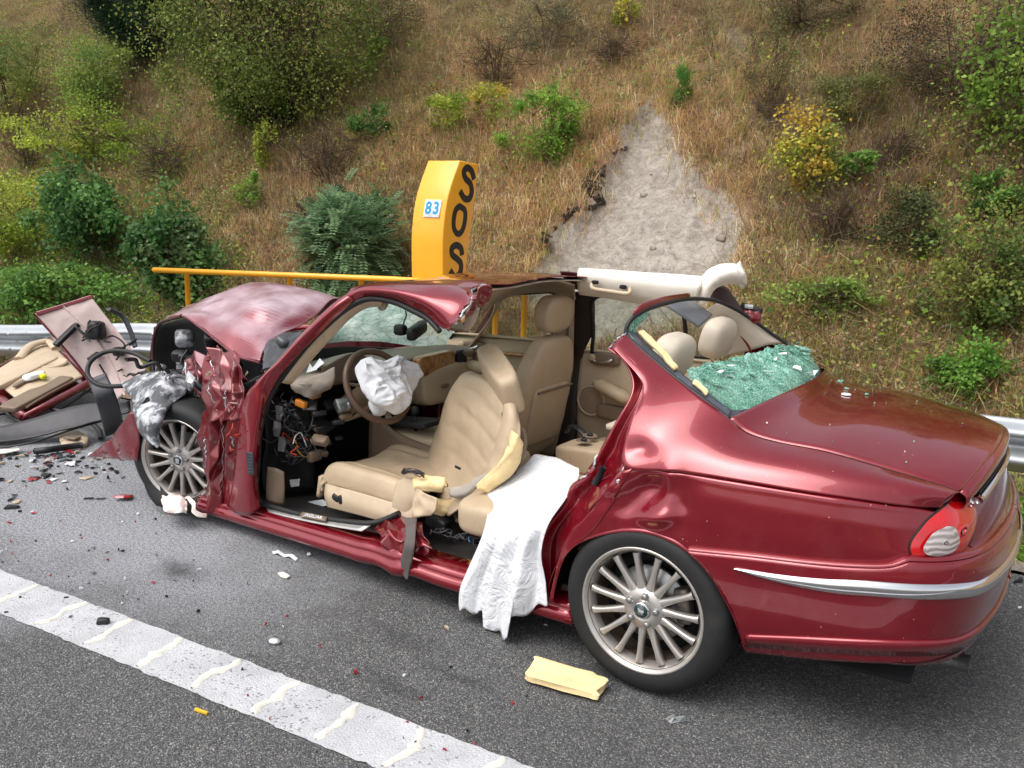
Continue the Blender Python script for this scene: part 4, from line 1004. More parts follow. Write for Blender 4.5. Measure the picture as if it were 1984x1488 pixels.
# ---- bumper
ctop = [(1330, 1068), (1450, 1080), (1560, 1093), (1670, 1101), (1728, 1100), (1762, 1088)]
zt = sz_line(ctop, bump_prof, 40)
def bump_rows():
    ss = np.concatenate([np.linspace(px2s(1400, 1160, bump_prof)[0]-.12, 1.35, 30), np.linspace(1.37, SL, 90)])
    s0 = px2s(1443, 1262, bump_prof)
    arc = sz_line([(1330, 1068), (1372, 1112), (1402, 1160), (1424, 1205), (1445, 1264)], bump_prof, 40)
    botl = sz_line([(1445, 1264), (1560, 1277), (1700, 1285), (1800, 1288)], bump_prof, 20)
    return arc, botl
arc, botl = bump_rows()
s_bot = np.array([b_[0] for b_ in botl]); z_bot = np.array([b_[1] for b_ in botl])
def zb(s): return np.interp(s, s_bot, z_bot)
def ztop(s): return np.interp(s, np.append(zt[:, 0], SL), np.append(zt[:, 1], zt[-1, 1]+.005))
n_s = 130; GB = []
for r in np.linspace(0, 1, 30):
    row = []
    for i in range(n_s):
        q = (i/(n_s-1))**1.1
        # start on the arch edge, at matching height
        zs_ = arc[0, 1]*(1-r)+arc[-1, 1]*r
        k = np.argmin(abs(arc[:, 1]-zs_)); s_a = arc[k, 0]
        s = s_a+(SL-s_a)*q
        z0, z1 = ztop(s), zb(s)
        row.append((s, z0*(1-r)+z1*r))
    GB.append(row)
GB = np.array(GB)
Gp = shell(GB[..., 0], GB[..., 1], bump_prof)
sided('rear_bumper', Gp.reshape(-1, 3), gfaces(30, n_s), paint, None, flip=True)
# ledge closing the step between bumper top and body
led = np.array([shell(GB[0, :, 0], GB[0, :, 1]+.001, bump_prof), shell(GB[0, :, 0], GB[0, :, 1]+.008, bump_prof, -.012), shell(GB[0, :, 0], GB[0, :, 1]+.010, bump_prof, -.06)])
sided('bumper_ledge', led.reshape(-1, 3), gfaces(3, n_s), paint, None)
# crease lip along the bottom of the bumper
lc = sz_line([(1444, 1233), (1600, 1240), (1750, 1245), (1850, 1240)], bump_prof, 24)
ls = np.linspace(lc[0, 0], SL, 90); lz = np.interp(ls, lc[:, 0], lc[:, 1])
R3 = np.array([shell(ls, lz+.012, bump_prof, .001), shell(ls, lz+.002, bump_prof, .011), shell(ls, lz-.012, bump_prof, .009), shell(ls, lz-.05, bump_prof, .004)])
sided('bumper_lip', R3.reshape(-1, 3), gfaces(4, 90), paint, None, flip=True)
s1 = np.linspace(px2s(1800, 1286, bump_prof)[0]-.12, SL, 50)
R4 = np.array([shell(s1, zb(s1)+.045-.04*np.clip((s1[20]-s1)/.3, 0, 1), bump_prof, .004), shell(s1, zb(s1)-.01, bump_prof, -.012), shell(s1, zb(s1)-.035, bump_prof, -.06), shell(s1, zb(s1)-.03, bump_prof, -.25)])
sided('bumper_valance', R4.reshape(-1, 3), gfaces(4, 50), black, None, flip=True)
tube('exhaust_tip', np.array([(.80, .42, .27), (1.0, .42, .27)]), .03, steel, car, 16)
# chrome strip
cs = sz_line([(1424, 1100), (1500, 1119), (1600, 1135), (1700, 1142), (1830, 1147), (1895, 1140)], bump_prof, 30)
cS = np.linspace(cs[0, 0], SL, 120); cz = np.interp(cS, cs[:, 0], cs[:, 1]); hw = .025*np.clip((cS-cS[0])/.35, 0, 1)**.7
hw = np.minimum(hw, .024)+.001
rows = [shell(cS, cz+hw, bump_prof, .0005), shell(cS, cz+hw*.9, bump_prof, .006), shell(cS, cz+hw*.4, bump_prof, .012), shell(cS, cz-hw*.4, bump_prof, .012), shell(cS, cz-hw*.9, bump_prof, .006), shell(cS, cz-hw, bump_prof, .0005)]
Rr = np.array(rows)
obj('chrome_strip', Rr.reshape(-1, 3), gfaces(6, 120), chrome, car, flip=True)
obj('chrome_strip', mir(Rr.reshape(-1, 3)), gfaces(6, 120), chrome, car)

# ---- tail lamp
lamp_out = [(1864, 957), (1835, 975), (1800, 1003), (1772, 1036), (1761, 1062), (1770, 1079), (1798, 1087), (1838, 1083), (1868, 1066), (1884, 1036), (1891, 1002), (1890, 976), (1880, 960)]
lamp_red = M('tail_lamp_red', (.48, .004, .006), .12, var=.15, vscale=14, coat=1.0, bump=.25, bscale=26, bdist=.004)
lamp_clear, nt, b, co = base_mat('tail_lamp_clear')
wv = tex(nt, 'ShaderNodeTexWave', 17, co, Distortion=6.0, bands_direction='Z'); wv.inputs['Detail'].default_value = 3
cc = mix_col(nt, wv.outputs['Fac'], srgb(138, 126, 124), srgb(186, 176, 172)); nt.links.new(cc, b.inputs['Base Color'])
b.inputs['Roughness'].default_value = .18; b.inputs['Coat Weight'].default_value = 1.0; bump_to(nt, b, wv.outputs['Fac'], .5, .004)
def lamp(outline, prof, out_c, out_e, m, name, n=60, rings=9, parent=car, both=True):
    o2 = np.array([px2s(p[0], p[1], prof) for p in outline]); o2 = np.concatenate([o2, o2[:1]])
    E = crom(o2, n+1)[:-1]; c = E.mean(0); V = []
    for k in range(rings):
        t = 1-k/rings; q = c+(E-c)*t
        V.append(shell(q[:, 0], q[:, 1], prof, out_e+(out_c-out_e)*(1-t**2.5)))
    V = np.array(V).reshape(-1, 3); F = gfaces(rings, n, cv=True)
    V = np.concatenate([V, shell(c[0], c[1], prof, out_c)[None]]); F += [((rings-1)*n+i, (rings-1)*n+(i+1) % n, rings*n) for i in range(n)]
    a = obj(name, V, F, m, parent, flip=False)
    if both: obj(name, mir(V), F, m, parent, flip=True)
    return a, V, F
tl, tlV, tlF = lamp(lamp_out, body_prof, .026, .002, lamp_red, 'tail_lamp', both=False)
tr = obj('tail_lamp', mir(tlV), tlF, lamp_red, car, flip=True)
clear_out = [(1822, 1014), (1800, 1026), (1784, 1048), (1781, 1061), (1792, 1070), (1816, 1071), (1836, 1062), (1846, 1046), (1845, 1026), (1836, 1016)]
_, cV, cF = lamp(clear_out, body_prof, .031, .0245, lamp_clear, 'reverse_lens', parent=tl, both=False)
obj('reverse_lens', mir(cV), cF, lamp_clear, tr, flip=True)
seam_m = M('panel_gap', srgb(18, 8, 9), .7, var=.1)
def seam(pts, r=.0022, prof=body_prof, out=.0008, both=True, n=40, name='panel_gap'):
    q = sz_line(pts, prof, n); P = shell(q[:, 0], q[:, 1], prof, out)
    tube(name, P, r, seam_m, car, 6)
    if both: tube(name, mir(P), r, seam_m, car, 6)
seam(lamp_out+lamp_out[:1], .0035, n=70)

# ---- boot lid
Lw = Tw[5:12]                                              # shut line, near side
sh = crom(Lw, 60)+np.array([0, .004, .001]); NV = 41
G = np.zeros((60, NV, 3))
for i in range(60):
    a = sh[i]; b_ = mir(a); v = np.linspace(0, 1, NV); q = 2*v-1; t = i/59
    G[i] = a*(1-v[:, None])+b_*v[:, None]
    h = .058*(1-t)+.085*t
    G[i, :, 2] += h*(1-np.abs(q)**2.4)
    bow = .115*(1-t)**1.5*(1-q**2)+.075*t**2*(1-np.abs(q)**2.2)
    G[i, :, 0] += bow
boot = obj('boot_lid', G.reshape(-1, 3), gfaces(60, NV), paint, car, flip=False); solid(boot, .003, -1)
BOOT = G
tube('panel_gap', crom(Lw, 60)+np.array([0, .001, .0005]), .0028, seam_m, car, 6); tube('panel_gap', mir(crom(Lw, 60))+np.array([0, -.001, .0005]), .0028, seam_m, car, 6)
# lid rear face
rear = G[-1]; rr = [rear, rear+np.array([.018, 0, -.012]), rear+np.array([.022, 0, -.035]), rear+np.array([.008, 0, -.07]), rear+np.array([.025, 0, -.13]), rear+np.array([.055, 0, -.22]), rear+np.array([.075, 0, -.30])]
RR = grid_surf(np.array(rr), 30, NV)
face = obj('boot_face', RR.reshape(-1, 3), gfaces(30, NV), paint, car, flip=False); solid(face, .003, -1)
pl_ = rear[4:-4]
ch = crom(pl_+np.array([.020, 0, -.082]), 40)
Vc, Fc = tube_vf(ch, .013, 10, flat=1.0); obj('chrome_plinth', Vc, Fc, chrome, boot)
ch2 = ch+np.array([-.004, 0, .024]); Vc, Fc = tube_vf(ch2, .006, 8); obj('plinth_recess', Vc, Fc, seam_m, boot)
Vb, Fb = box_vf((.962, CY, .78), (.012, .50, .11)); bevel(obj('number_plate_panel', Vb, Fb, whitep, face), .003)
for k_, (px, py) in enumerate(((1893, 968), (1897, 966), (1899, 972))):
    pp = shell(*px2s(px, py, body_prof), body_prof, .006)
    Vb, Fb = box_vf(pp, (.004, .012, .022)); bevel(obj('badge_letter', Vb, Fb, chrome, face), .001, 1)
fl_ = np.array([[Tw[-1], Tw[-1]*.5+Bw[-1]*.5, Bw[-1]], [A(1886, 962, Y=.43), A(1880, 978, Y=.40), A(1868, 1000, Y=.34)]])+np.array([-.012, .006, 0])
for q_, fp_ in ((fl_, False), (mir(fl_), True)): patch('lamp_surround', q_, 8, 8, paint, car, .003, flip=fp_)
# tail closing panel between lamp and lid face
fillr = np.array([shell(np.linspace(px2s(1880, 965, body_prof)[0]-.02, SL, 30), np.full(30, z_), body_prof, -.004) for z_ in (.90, .84, .78, .72, .66)])
sided('tail_panel', fillr.reshape(-1, 3), gfaces(5, 30), paint, None, flip=True)

# ---- sills
sill_px_t = [(402, 968), (480, 992), (600, 1021), (700, 1042), (780, 1064), (900, 1075), (1000, 1092), (1062, 1110)]
def sill_rows():
    xs = np.linspace(-2.62, -.30, 60); z0 = .092+.029*(xs+1.5)+.02*np.clip(xs+.9, 0, 1)
    prof = [(.20, .088), (.125, .086), (.095, .078), (.076, .062), (.080, .054), (.066, .046), (.058, .03), (.062, .008), (.09, -.012), (.2, -.02)]
    return np.array([np.stack([xs, np.full(60, y), z0+h], 1) for y, h in prof])
GS = sill_rows(); V = GS.reshape(-1, 3)
k_ = np.exp(-((V[:, 0]+1.22)/.16)**2)
V[:, 1] += k_*(vn3(V, 14, 2)*.05-.012); V[:, 2] += k_*(vn3(V, 12, 6)*.06+.01)
solid(obj('sill', V, gfaces(10, 60), paint, car, flip=True), .003, -1)
solid(obj('sill', mir(GS.reshape(-1, 3)), gfaces(10, 60), paint, car), .003, -1)
# dented stub of the cut centre pillar on the sill
st = [[(716, 1028, .14), (735, 1010, .16), (758, 1000, .19), (782, 996, .21), (800, 1000, .22)], [(728, 1034, .10), (745, 1022, .11), (765, 1018, .12), (790, 1020, .13), (812, 1024, .14)], [(735, 1044, .07), (755, 1045, .065), (775, 1052, .065), (800, 1056, .07), (820, 1048, .08)], [(740, 1060, .062), (760, 1068, .06), (780, 1074, .058), (805, 1078, .06), (830, 1076, .066)]]
facet_patch('pillar_stub', Pn(st)+np.array([0, .02, -.006]), 6, 8, paint_torn, car, .006, 5)
patch('pillar_stub', Pn([[(800, 1022, .20), (806, 1015, .2), (818, 1012, .2)], [(802, 1040, .12), (812, 1038, .12), (822, 1046, .12)], [(810, 1062, .07), (824, 1060, .08), (838, 1066, .08)]]), 12, 12, paint_torn2, car, .004, .01, 20, 6)
# ---------------------------------------------------------------- wheels (built about the origin, outer face toward -Y)
cap_green = M('cap_enamel', srgb(22, 52, 44), .3, coat=.6, var=.1)
calip = M('brake_parts', srgb(120, 112, 104), .5, metal=.5, var=.25, dirt=srgb(70, 50, 38), dscale=30, dlo=.5, dhi=.7)
def ring_tyre(flat=0.0, seg=72):
    prof = [(.215, .012), (.222, .004), (.236, -.001), (.262, -.006), (.284, -.001), (.300, .012), (.310, .028), (.3145, .05), (.317, .08), (.3175, .112), (.317, .145), (.3145, .175), (.310, .195), (.300, .212), (.262, .228), (.225, .222), (.215, .21)]
    V, F = lathe_vf(prof, seg)
    n = len(prof)
    if flat:                                              # deflated: squashed at the ground, wall bulging out
        low = np.clip((-V[:, 2]-(.317-flat-.10))/.11, 0, 1)
        V[:, 2] = np.maximum(V[:, 2], -(.317-flat))
        out = V[:, 1] < .10
        V[:, 1] -= low*np.where(out, .035, -.03)
        side = np.sign(V[:, 0]); V[:, 0] += side*low*.02
    else:
        V[:, 2] = np.maximum(V[:, 2], -.313)
    return V, F
def build_wheel(name, loc, steer=0, flat=0.0, camber=0, inner=True, copy_from=None):
    w_ = node(name, car, loc)
    w_.rotation_euler = (math.radians(camber), 0, math.radians(steer))
    def put(nm, V, F, m, parent=w_, **k):
        me = bpy.data.meshes.new(nm); me.from_pydata(np.asarray(V).tolist(), [], [tuple(int(i) for i in f) for f in F]); me.materials.append(m)
        me.polygons.foreach_set('use_smooth', [True]*len(me.polygons)); me.update()
        o = bpy.data.objects.new(nm, me); COL.objects.link(o); o.parent = parent
        return o
    V, F = ring_tyre(flat); put('tyre', V, F, tyre_m)
    V, F = lathe_vf([(.205, .16), (.207, .05), (.212, .03), (.219, .018), (.229, .010), (.2335, .004), (.2335, -.001), (.229, -.004), (.223, .001), (.214, .014), (.206, .035), (.200, .06), (.198, .16)], 72)
    put('rim', V, F, alloy)
    V, F = lathe_vf([(.1985, .05), (.196, .10), (.190, .20), (.0, .205)], 48); put('rim_barrel', V, F, alloy_in)
    V, F = lathe_vf([(0, .030), (.030, .030), (.031, .012), (.048, .012), (.070, .018), (.082, .032), (.082, .06), (0, .06)], 48); put('hub', V, F, alloy)
    V, F = lathe_vf([(0, .003), (.027, .003), (.0295, .006), (.0305, .014)], 32); cp = put('centre_cap', V, F, chrome)
    V, F = lathe_vf([(0, .0015), (.0255, .0018), (.026, .004)], 32); put('cap_face', V, F, cap_green)
    # cap emblem: a small raised animal-head crest
    em = [(-.011, .010), (-.005, .016), (0, .0175), (.005, .016), (.011, .010), (.012, -.002), (.009, -.012), (.014, -.015), (-.014, -.015), (-.009, -.012), (-.012, -.002)]
    V = [(x, .0005, z) for x, z in em]+[(0, -.0022, .002)]; F = [(i, (i+1) % len(em), len(em)) for i in range(len(em))]
    put('cap_emblem', V, F, chrome)
    me_s = None
    for k in range(15):
        th = 2*math.pi*(k+.5)/15
        if me_s is None:
            V = []
            for r_, hw, y in ((.062, .0165, .022), (.085, .0150, .022), (.12, .0115, .019), (.16, .0105, .016), (.19, .0115, .014), (.206, .0155, .016)):
                for dx, dy in ((-1, .016), (-.82, .003), (-.45, 0), (.45, 0), (.82, .003), (1, .016), (.75, .034), (-.75, .034)):
                    V.append((dx*hw, y+dy, r_))
            o = put('spoke', V, gfaces(6, 8, cv=True), alloy); me_s = o.data
        else:
            o = bpy.data.objects.new('spoke', me_s); COL.objects.link(o); o.parent = w_
        o.rotation_euler = (0, th, 0)
    me_n = None
    for k in range(5):
        th = 2*math.pi*k/5+.15
        if me_n is None:
            V, F = lathe_vf([(0, -.006), (.0085, -.008), (.0125, -.003), (.0138, .016), (.0175, .018), (.0185, .028)], 6)
            o = put('wheel_nut', V, F, steel); me_n = o.data; V2, F2 = lathe_vf([(.0165, .0075), (.0185, .0085), (.0185, .03)], 20)
        else:
            o = bpy.data.objects.new('wheel_nut', me_n); COL.objects.link(o); o.parent = w_
        o.location = (.054*math.cos(th), .005, .054*math.sin(th))
    V, F = lathe_vf([(.05, .085), (.140, .085), (.142, .090), (.142, .108), (.05, .11)], 48); put('brake_disc', V, F, steel)
    V, F = lathe_vf([(.150, .118), (.19, .12), (.192, .13), (.04, .132)], 40); put('backing_plate', V, F, dark)
    Vc, Fc = box_vf((.128, .088, .03), (.055, .06, .13), rot('Y', -12)); c_ = put('brake_caliper', Vc, Fc, calip); bevel(c_, .012, 2)
    return w_
wl = build_wheel('rear_wheel', (0, .004, .317), 0, 0, -1.0)
wf = build_wheel('front_wheel', tuple(A(343, 893, Y=.05)), 16, .045, 3.0)
def copy_tree(src, parent, loc, rz):
    c = src.copy(); COL.objects.link(c); c.parent = parent
    c.location = Vector(loc)-Vector(wloc(parent)); c.rotation_euler = (0, 0, rz)
    for ch in src.children:
        d = ch.copy(); COL.objects.link(d); d.parent = c
    return c
copy_tree(wl, car, (0, 2*CY-.004, .317), math.pi)
copy_tree(wf, car, (-2.72, 2*CY-.03, .318), math.pi+.1)
# ================================================================ CAR: CABIN SHELL, ROOF, FRONT
def leather(name, col, wr=.5):
    m, nt, b, co = base_mat(name)
    n = tex(nt, 'ShaderNodeTexNoise', 5, co, Detail=5.0)
    c = mix_col(nt, ramp(nt, n.outputs['Fac'], [(.3, 0.), (.7, 1.)]), tuple(x*.88 for x in col), tuple(min(1, x*1.08) for x in col))
    d = tex(nt, 'ShaderNodeTexNoise', 14, co, Detail=9.0, Roughness=.7)
    c = mix_col(nt, ramp(nt, d.outputs['Fac'], [(.58, 0.), (.8, .45)]), c, tuple(x*.5 for x in col))
    nt.links.new(c, b.inputs['Base Color']); b.inputs['Roughness'].default_value = .46; b.inputs['Specular IOR Level'].default_value = .4
    g = tex(nt, 'ShaderNodeTexVoronoi', 420, co); w1 = tex(nt, 'ShaderNodeTexNoise', 9, co, Detail=4.0, Distortion=1.2)
    h = math_n(nt, 'ADD', math_n(nt, 'MULTIPLY', g.outputs['Distance'], .06), math_n(nt, 'MULTIPLY', w1.outputs['Fac'], wr))
    bump_to(nt, b, h, .35, .02); return m
beige = leather('beige_leather', srgb(184, 163, 136), .35)
beige_pl = M('beige_plastic', srgb(186, 166, 140), .5, var=.07, vscale=6, bump=.12, bscale=300, dirt=srgb(120, 100, 80), dscale=7, dlo=.6, dhi=.82)
beige_dk = M('brown_plastic', srgb(118, 100, 82), .55, var=.12, vscale=6, bump=.1, bscale=250)
taupe = M('taupe_dash', srgb(128, 116, 104), .6, var=.12, vscale=5, bump=.15, bscale=260, dirt=srgb(150, 140, 128), dscale=12, dlo=.55, dhi=.75)
liner_m = M('headliner_cloth', srgb(226, 218, 206), .85, var=.05, vscale=8, bump=.15, bscale=350, sheen=.2)
liner_dk = M('headliner_beige', srgb(176, 160, 142), .8, var=.1, vscale=6, bump=.15, bscale=300)
carpet = M('dark_carpet', srgb(40, 36, 34), .95, var=.3, vscale=30, bump=.5, bscale=300, bdist=.004)
foam_m = M('yellow_foam', srgb(232, 206, 154), .9, var=.12, vscale=14, bump=.4, bscale=90, bdist=.004, dirt=srgb(150, 110, 60), dscale=10, dlo=.6, dhi=.8)
wood, nt, b, co = base_mat('walnut_trim')
wv = tex(nt, 'ShaderNodeTexWave', 9, co, Distortion=9.0); wv.inputs['Detail'].default_value = 5; wv.inputs['Detail Scale'].default_value = 2
nt.links.new(mix_col(nt, wv.outputs['Fac'], srgb(138, 88, 46), srgb(182, 130, 76)), b.inputs['Base Color']); b.inputs['Roughness'].default_value = .3; b.inputs['Coat Weight'].default_value = .8
ashes = M('melted_plastic', srgb(84, 86, 90), .75, var=.3, vscale=10, bump=.6, bscale=60, bdist=.004, dirt=srgb(196, 198, 203), dscale=11, dlo=.47, dhi=.60, dirt_rough=.9)
def glass_mat(name, tint, alpha, rough=.02):
    m, nt, b, co = base_mat(name)
    tr = nt.nodes.new('ShaderNodeBsdfTransparent'); tr.inputs[0].default_value = (*tint, 1)
    gl = nt.nodes.new('ShaderNodeBsdfGlossy'); gl.inputs['Roughness'].default_value = rough
    df = nt.nodes.new('ShaderNodeBsdfDiffuse'); df.inputs[0].default_value = (*srgb(150, 160, 152), 1)
    m1 = nt.nodes.new('ShaderNodeMixShader'); m1.inputs[0].default_value = alpha; m2 = nt.nodes.new('ShaderNodeMixShader')
    fr = nt.nodes.new('ShaderNodeLayerWeight'); fr.inputs[0].default_value = .5; ff = math_n(nt, 'ADD', math_n(nt, 'MULTIPLY', math_n(nt, 'POWER', fr.outputs['Facing'], 4.0), .6), .05)
    nt.links.new(tr.outputs[0], m1.inputs[1]); nt.links.new(df.outputs[0], m1.inputs[2])
    nt.links.new(ff, m2.inputs[0]); nt.links.new(m1.outputs[0], m2.inputs[1]); nt.links.new(gl.outputs[0], m2.inputs[2])
    nt.links.new(m2.outputs[0], nt.nodes['Material Output'].inputs[0]); return m
win = glass_mat('window_glass', (.86, .90, .87), .10)
def crackle(name, base, hi, alpha, scale, thick=.09):
    m, nt, b, co = base_mat(name)
    v = tex(nt, 'ShaderNodeTexVoronoi', scale, co, feature='DISTANCE_TO_EDGE'); v.inputs['Randomness'].default_value = 1
    v2 = tex(nt, 'ShaderNodeTexVoronoi', scale, co); sp = nt.nodes.new('ShaderNodeSeparateColor'); nt.links.new(v2.outputs['Color'], sp.inputs[0])
    n = tex(nt, 'ShaderNodeTexNoise', 11, co, Detail=8.0, Roughness=.7)
    c = mix_col(nt, sp.outputs[0], tuple(x*.6 for x in base), base)
    c = mix_col(nt, ramp(nt, n.outputs['Fac'], [(.45, 0.), (.68, .8)]), c, hi)
    e = ramp(nt, v.outputs['Distance'], [(thick*.3, 1.), (thick, 0.)])
    c = mix_col(nt, math_n(nt, 'MULTIPLY', e, .65), c, hi)
    nt.links.new(c, b.inputs['Base Color']); b.inputs['Roughness'].default_value = .15; b.inputs['Coat Weight'].default_value = .5
    al = math_n(nt, 'ADD', math_n(nt, 'MULTIPLY', e, .4), alpha); nt.links.new(math_n(nt, 'MINIMUM', al, 1.0), b.inputs['Alpha'])
    bump_to(nt, b, math_n(nt, 'ADD', sp.outputs[1], math_n(nt, 'MULTIPLY', n.outputs['Fac'], 1.5)), .5, .006)
    return m
def translucent_glass(name, scale):
    m, nt, b, co = base_mat(name)
    v = tex(nt, 'ShaderNodeTexVoronoi', scale, co, feature='DISTANCE_TO_EDGE'); n = tex(nt, 'ShaderNodeTexNoise', 9, co, Detail=8.0, Roughness=.7)
    e = ramp(nt, v.outputs['Distance'], [(.01, 1.), (.035, 0.)])
    c = mix_col(nt, ramp(nt, n.outputs['Fac'], [(.4, 0.), (.65, 1.)]), srgb(150, 182, 170), srgb(206, 222, 214)); c = mix_col(nt, math_n(nt, 'MULTIPLY', e, .7), c, srgb(90, 112, 106))
    tl_ = nt.nodes.new('ShaderNodeBsdfTranslucent'); nt.links.new(c, tl_.inputs[0]); tr_ = nt.nodes.new('ShaderNodeBsdfTransparent'); tr_.inputs[0].default_value = (.80, .88, .85, 1)
    m1 = nt.nodes.new('ShaderNodeMixShader'); nt.links.new(ramp(nt, n.outputs['Fac'], [(.35, .72), (.65, .95)]), m1.inputs[0]); nt.links.new(tr_.outputs[0], m1.inputs[1]); nt.links.new(tl_.outputs[0], m1.inputs[2])
    df_ = nt.nodes.new('ShaderNodeBsdfDiffuse'); nt.links.new(c, df_.inputs[0]); m0 = nt.nodes.new('ShaderNodeMixShader'); m0.inputs[0].default_value = .25; nt.links.new(m1.outputs[0], m0.inputs[1]); nt.links.new(df_.outputs[0], m0.inputs[2]); m1 = m0
    gl_ = nt.nodes.new('ShaderNodeBsdfGlossy'); gl_.inputs['Roughness'].default_value = .05; m2 = nt.nodes.new('ShaderNodeMixShader'); m2.inputs[0].default_value = .06
    nt.links.new(m1.outputs[0], m2.inputs[1]); nt.links.new(gl_.outputs[0], m2.inputs[2]); nt.links.new(m2.outputs[0], nt.nodes['Material Output'].inputs[0]); return m
ws_m = translucent_glass('crazed_windscreen', 16)
rg_m = crackle('shattered_green_glass', srgb(74, 156, 130), srgb(170, 216, 198), .74, 85, .12)
frit = M('glass_black_border', srgb(66, 70, 80), .4, var=.25, vscale=14, coat=.4, dirt=srgb(120, 150, 145), dscale=40, dlo=.6, dhi=.66)

# ---- A pillar and hinge post (near side), one pressed panel
AP = [[(672, 570, .24), (676, 573, .23), (682, 577, .235), (691, 582, .26)],
      [(640, 594, .19), (646, 597, .18), (651, 602, .19), (657, 610, .215)],
      [(593, 639, .14), (600, 639, .13), (607, 642, .14), (615, 650, .165)],
      [(560, 675, .11), (567, 673, .10), (576, 672, .11), (588, 676, .135)],
      [(529, 709, .085), (537, 706, .075), (547, 704, .085), (560, 707, .115)],
      [(503, 735, .07), (512, 729, .06), (524, 724, .07), (538, 735, .10)],
      [(480, 762, .06), (492, 756, .045), (507, 750, .055), (519, 772, .09)],
      [(466, 805, .05), (485, 803, .035), (501, 797, .04), (510, 803, .08)],
      [(459, 865, .05), (478, 868, .035), (493, 862, .04), (503, 860, .08)],
      [(452, 935, .05), (470, 938, .035), (487, 932, .04), (498, 928, .08)],
      [(442, 980, .06), (462, 996, .05), (488, 995, .05), (504, 982, .08)]]
patch('front_pillar', Pn(AP), 80, 16, paint, car, .004, flip=True)
patch('front_pillar', mir(Pn(AP)), 60, 12, paint, car, .004)
Vb, Fb = box_vf(A(485, 898, Y=.030), (.052, .006, .115), rot('Y', -4)); tp = obj('tyre_pressure_label', Vb, Fb, M('label_film', srgb(40, 43, 50), .35), car); bevel(tp, .004, 2)
for k_ in range(7):
    Vb, Fb = box_vf(A(485, 878+k_*6, Y=.0265), (.04-.012*(k_ % 3 == 1), .001, .002), rot('Y', -4)); obj('label_line', Vb, Fb, M('label_print', srgb(86, 89, 94), .5) if k_ == 0 else bpy.data.materials['label_print'], tp)
# ---- door opening seal
so = [(774, 994, .21), (736, 1010, .18), (706, 1014, .155), (593, 999, .145), (530, 982, .135), (505, 973, .125), (497, 944, .105), (500, 900, .10), (503, 845, .10), (515, 788, .10), (541, 738, .12), (593, 671, .155), (642, 622, .2), (678, 594, .245), (713, 579, .27), (762, 585, .285), (800, 602, .285), (830, 619, .285), (852, 642, .275)]
tube('door_seal', pl(so), .0135, seal, car, 10, n=140)
# ---- tread plate
tp = [[(512, 978, .150), (570, 992, .15), (640, 1006, .15), (718, 1018, .15)], [(520, 992, .112), (575, 1006, .112), (640, 1019, .112), (700, 1029, .112)]]
tr_m = M('tread_plate_metal', srgb(178, 176, 172), .35, metal=.6, var=.1, vscale=30)
plate = patch('tread_plate', Pn(tp), 4, 20, tr_m, car, .004, off=1, flip=True)
tb = [[(586, 994, .142), (635, 1004, .142)], [(582, 1003, .118), (632, 1013, .118)]]
G = Pn(tb)+np.array([0, -.002, .006]); patch('tread_badge', G, 3, 6, beige_dk, plate, .003, flip=True)
_x = G[0, 1]-G[0, 0]; _x /= np.linalg.norm(_x); _y = G[0, 0]-G[1, 0]; _y -= _x*(_y@_x); _y /= np.linalg.norm(_y); _R3 = np.stack([_x, _y, np.cross(_x, _y)], 1)
text_mesh('tread_lettering', 'JAGUAR', .026, whitep, plate, _R3, G.reshape(-1, 3).mean(0)+_R3[:, 2]*.005, .0005, sx=1.3)

# ---- roof front half and near rail
far = lambda xs, ys, zs: [np.array([x, ys, z]) for x, z in zip(xs, zs)]
n0 = pl([(676, 592, .245), (713, 573, .268), (762, 578, .28), (800, 595, .28), (830, 612, .278), (852, 634, .265), (871, 645, .235)])
n1 = pl([(672, 576, .235), (705, 563, .245), (762, 566, .25), (808, 579, .25), (848, 598, .25), (876, 622, .235), (892, 614, .21)])
n2 = pl([(676, 566, .255), (712, 555, .275), (766, 557, .285), (828, 567, .292), (868, 577, .292), (900, 592, .285), (914, 584, .28)])
n3 = pl([(690, 557, .33), (722, 549, .36), (772, 547, .38), (838, 552, .385), (878, 560, .385), (908, 567, .38), (921, 558, .38)])
xs = (-1.74, -1.66, -1.54, -1.38, -1.22, -1.08, -.98)
n4 = np.array(far(xs, .62, (1.292, 1.322, 1.350, 1.369, 1.376, 1.373, 1.372)))
n5 = np.array(far(tuple(x-.03 for x in xs), .95, (1.302, 1.334, 1.361, 1.377, 1.383, 1.383, 1.381)))
n6 = np.array(far(tuple(x-.02 for x in xs), 1.25, (1.292, 1.322, 1.350, 1.369, 1.375, 1.375, 1.373)))
n7 = np.array(far(tuple(x for x in xs), 1.46, (1.27, 1.30, 1.325, 1.342, 1.35, 1.352, 1.35)))
n8 = np.array(far(tuple(x for x in xs), 1.54, (1.22, 1.25, 1.275, 1.29, 1.30, 1.302, 1.30)))
G = grid_surf(np.array([n0, n1, n2, n3, n4, n5, n6, n7, n8]), 70, 60); V = G.reshape(-1, 3)
p_ = PJ(V); kk = np.exp(-((p_[:, 0]-885)/60)**2)*np.clip((V[:, 1]*-1+.7)/.35, 0, 1)
V[:, 2] += kk*(1-np.abs(vn3(V, 9, 21))*4)*.010; V[:, 1] += kk*vn3(V, 11, 5)*.02
jag = (np.arange(70)[:, None]*np.ones((1, 60))).ravel(); last = (np.tile(np.arange(60), 70) >= 58)
V[last, 0] += (vnoise(jag[last]*.9, jag[last]*0, 3)-.5)*.05
roof = obj('roof', V, gfaces(70, 60), paint, car, flip=False); solid(roof, .004, -1)
GL = G.copy(); GL[..., 2] -= .022; GL = GL[14:, 2:-1]
solid(obj('headliner', GL.reshape(-1, 3), gfaces(GL.shape[0], GL.shape[1]), liner_dk, roof), .006, -1)
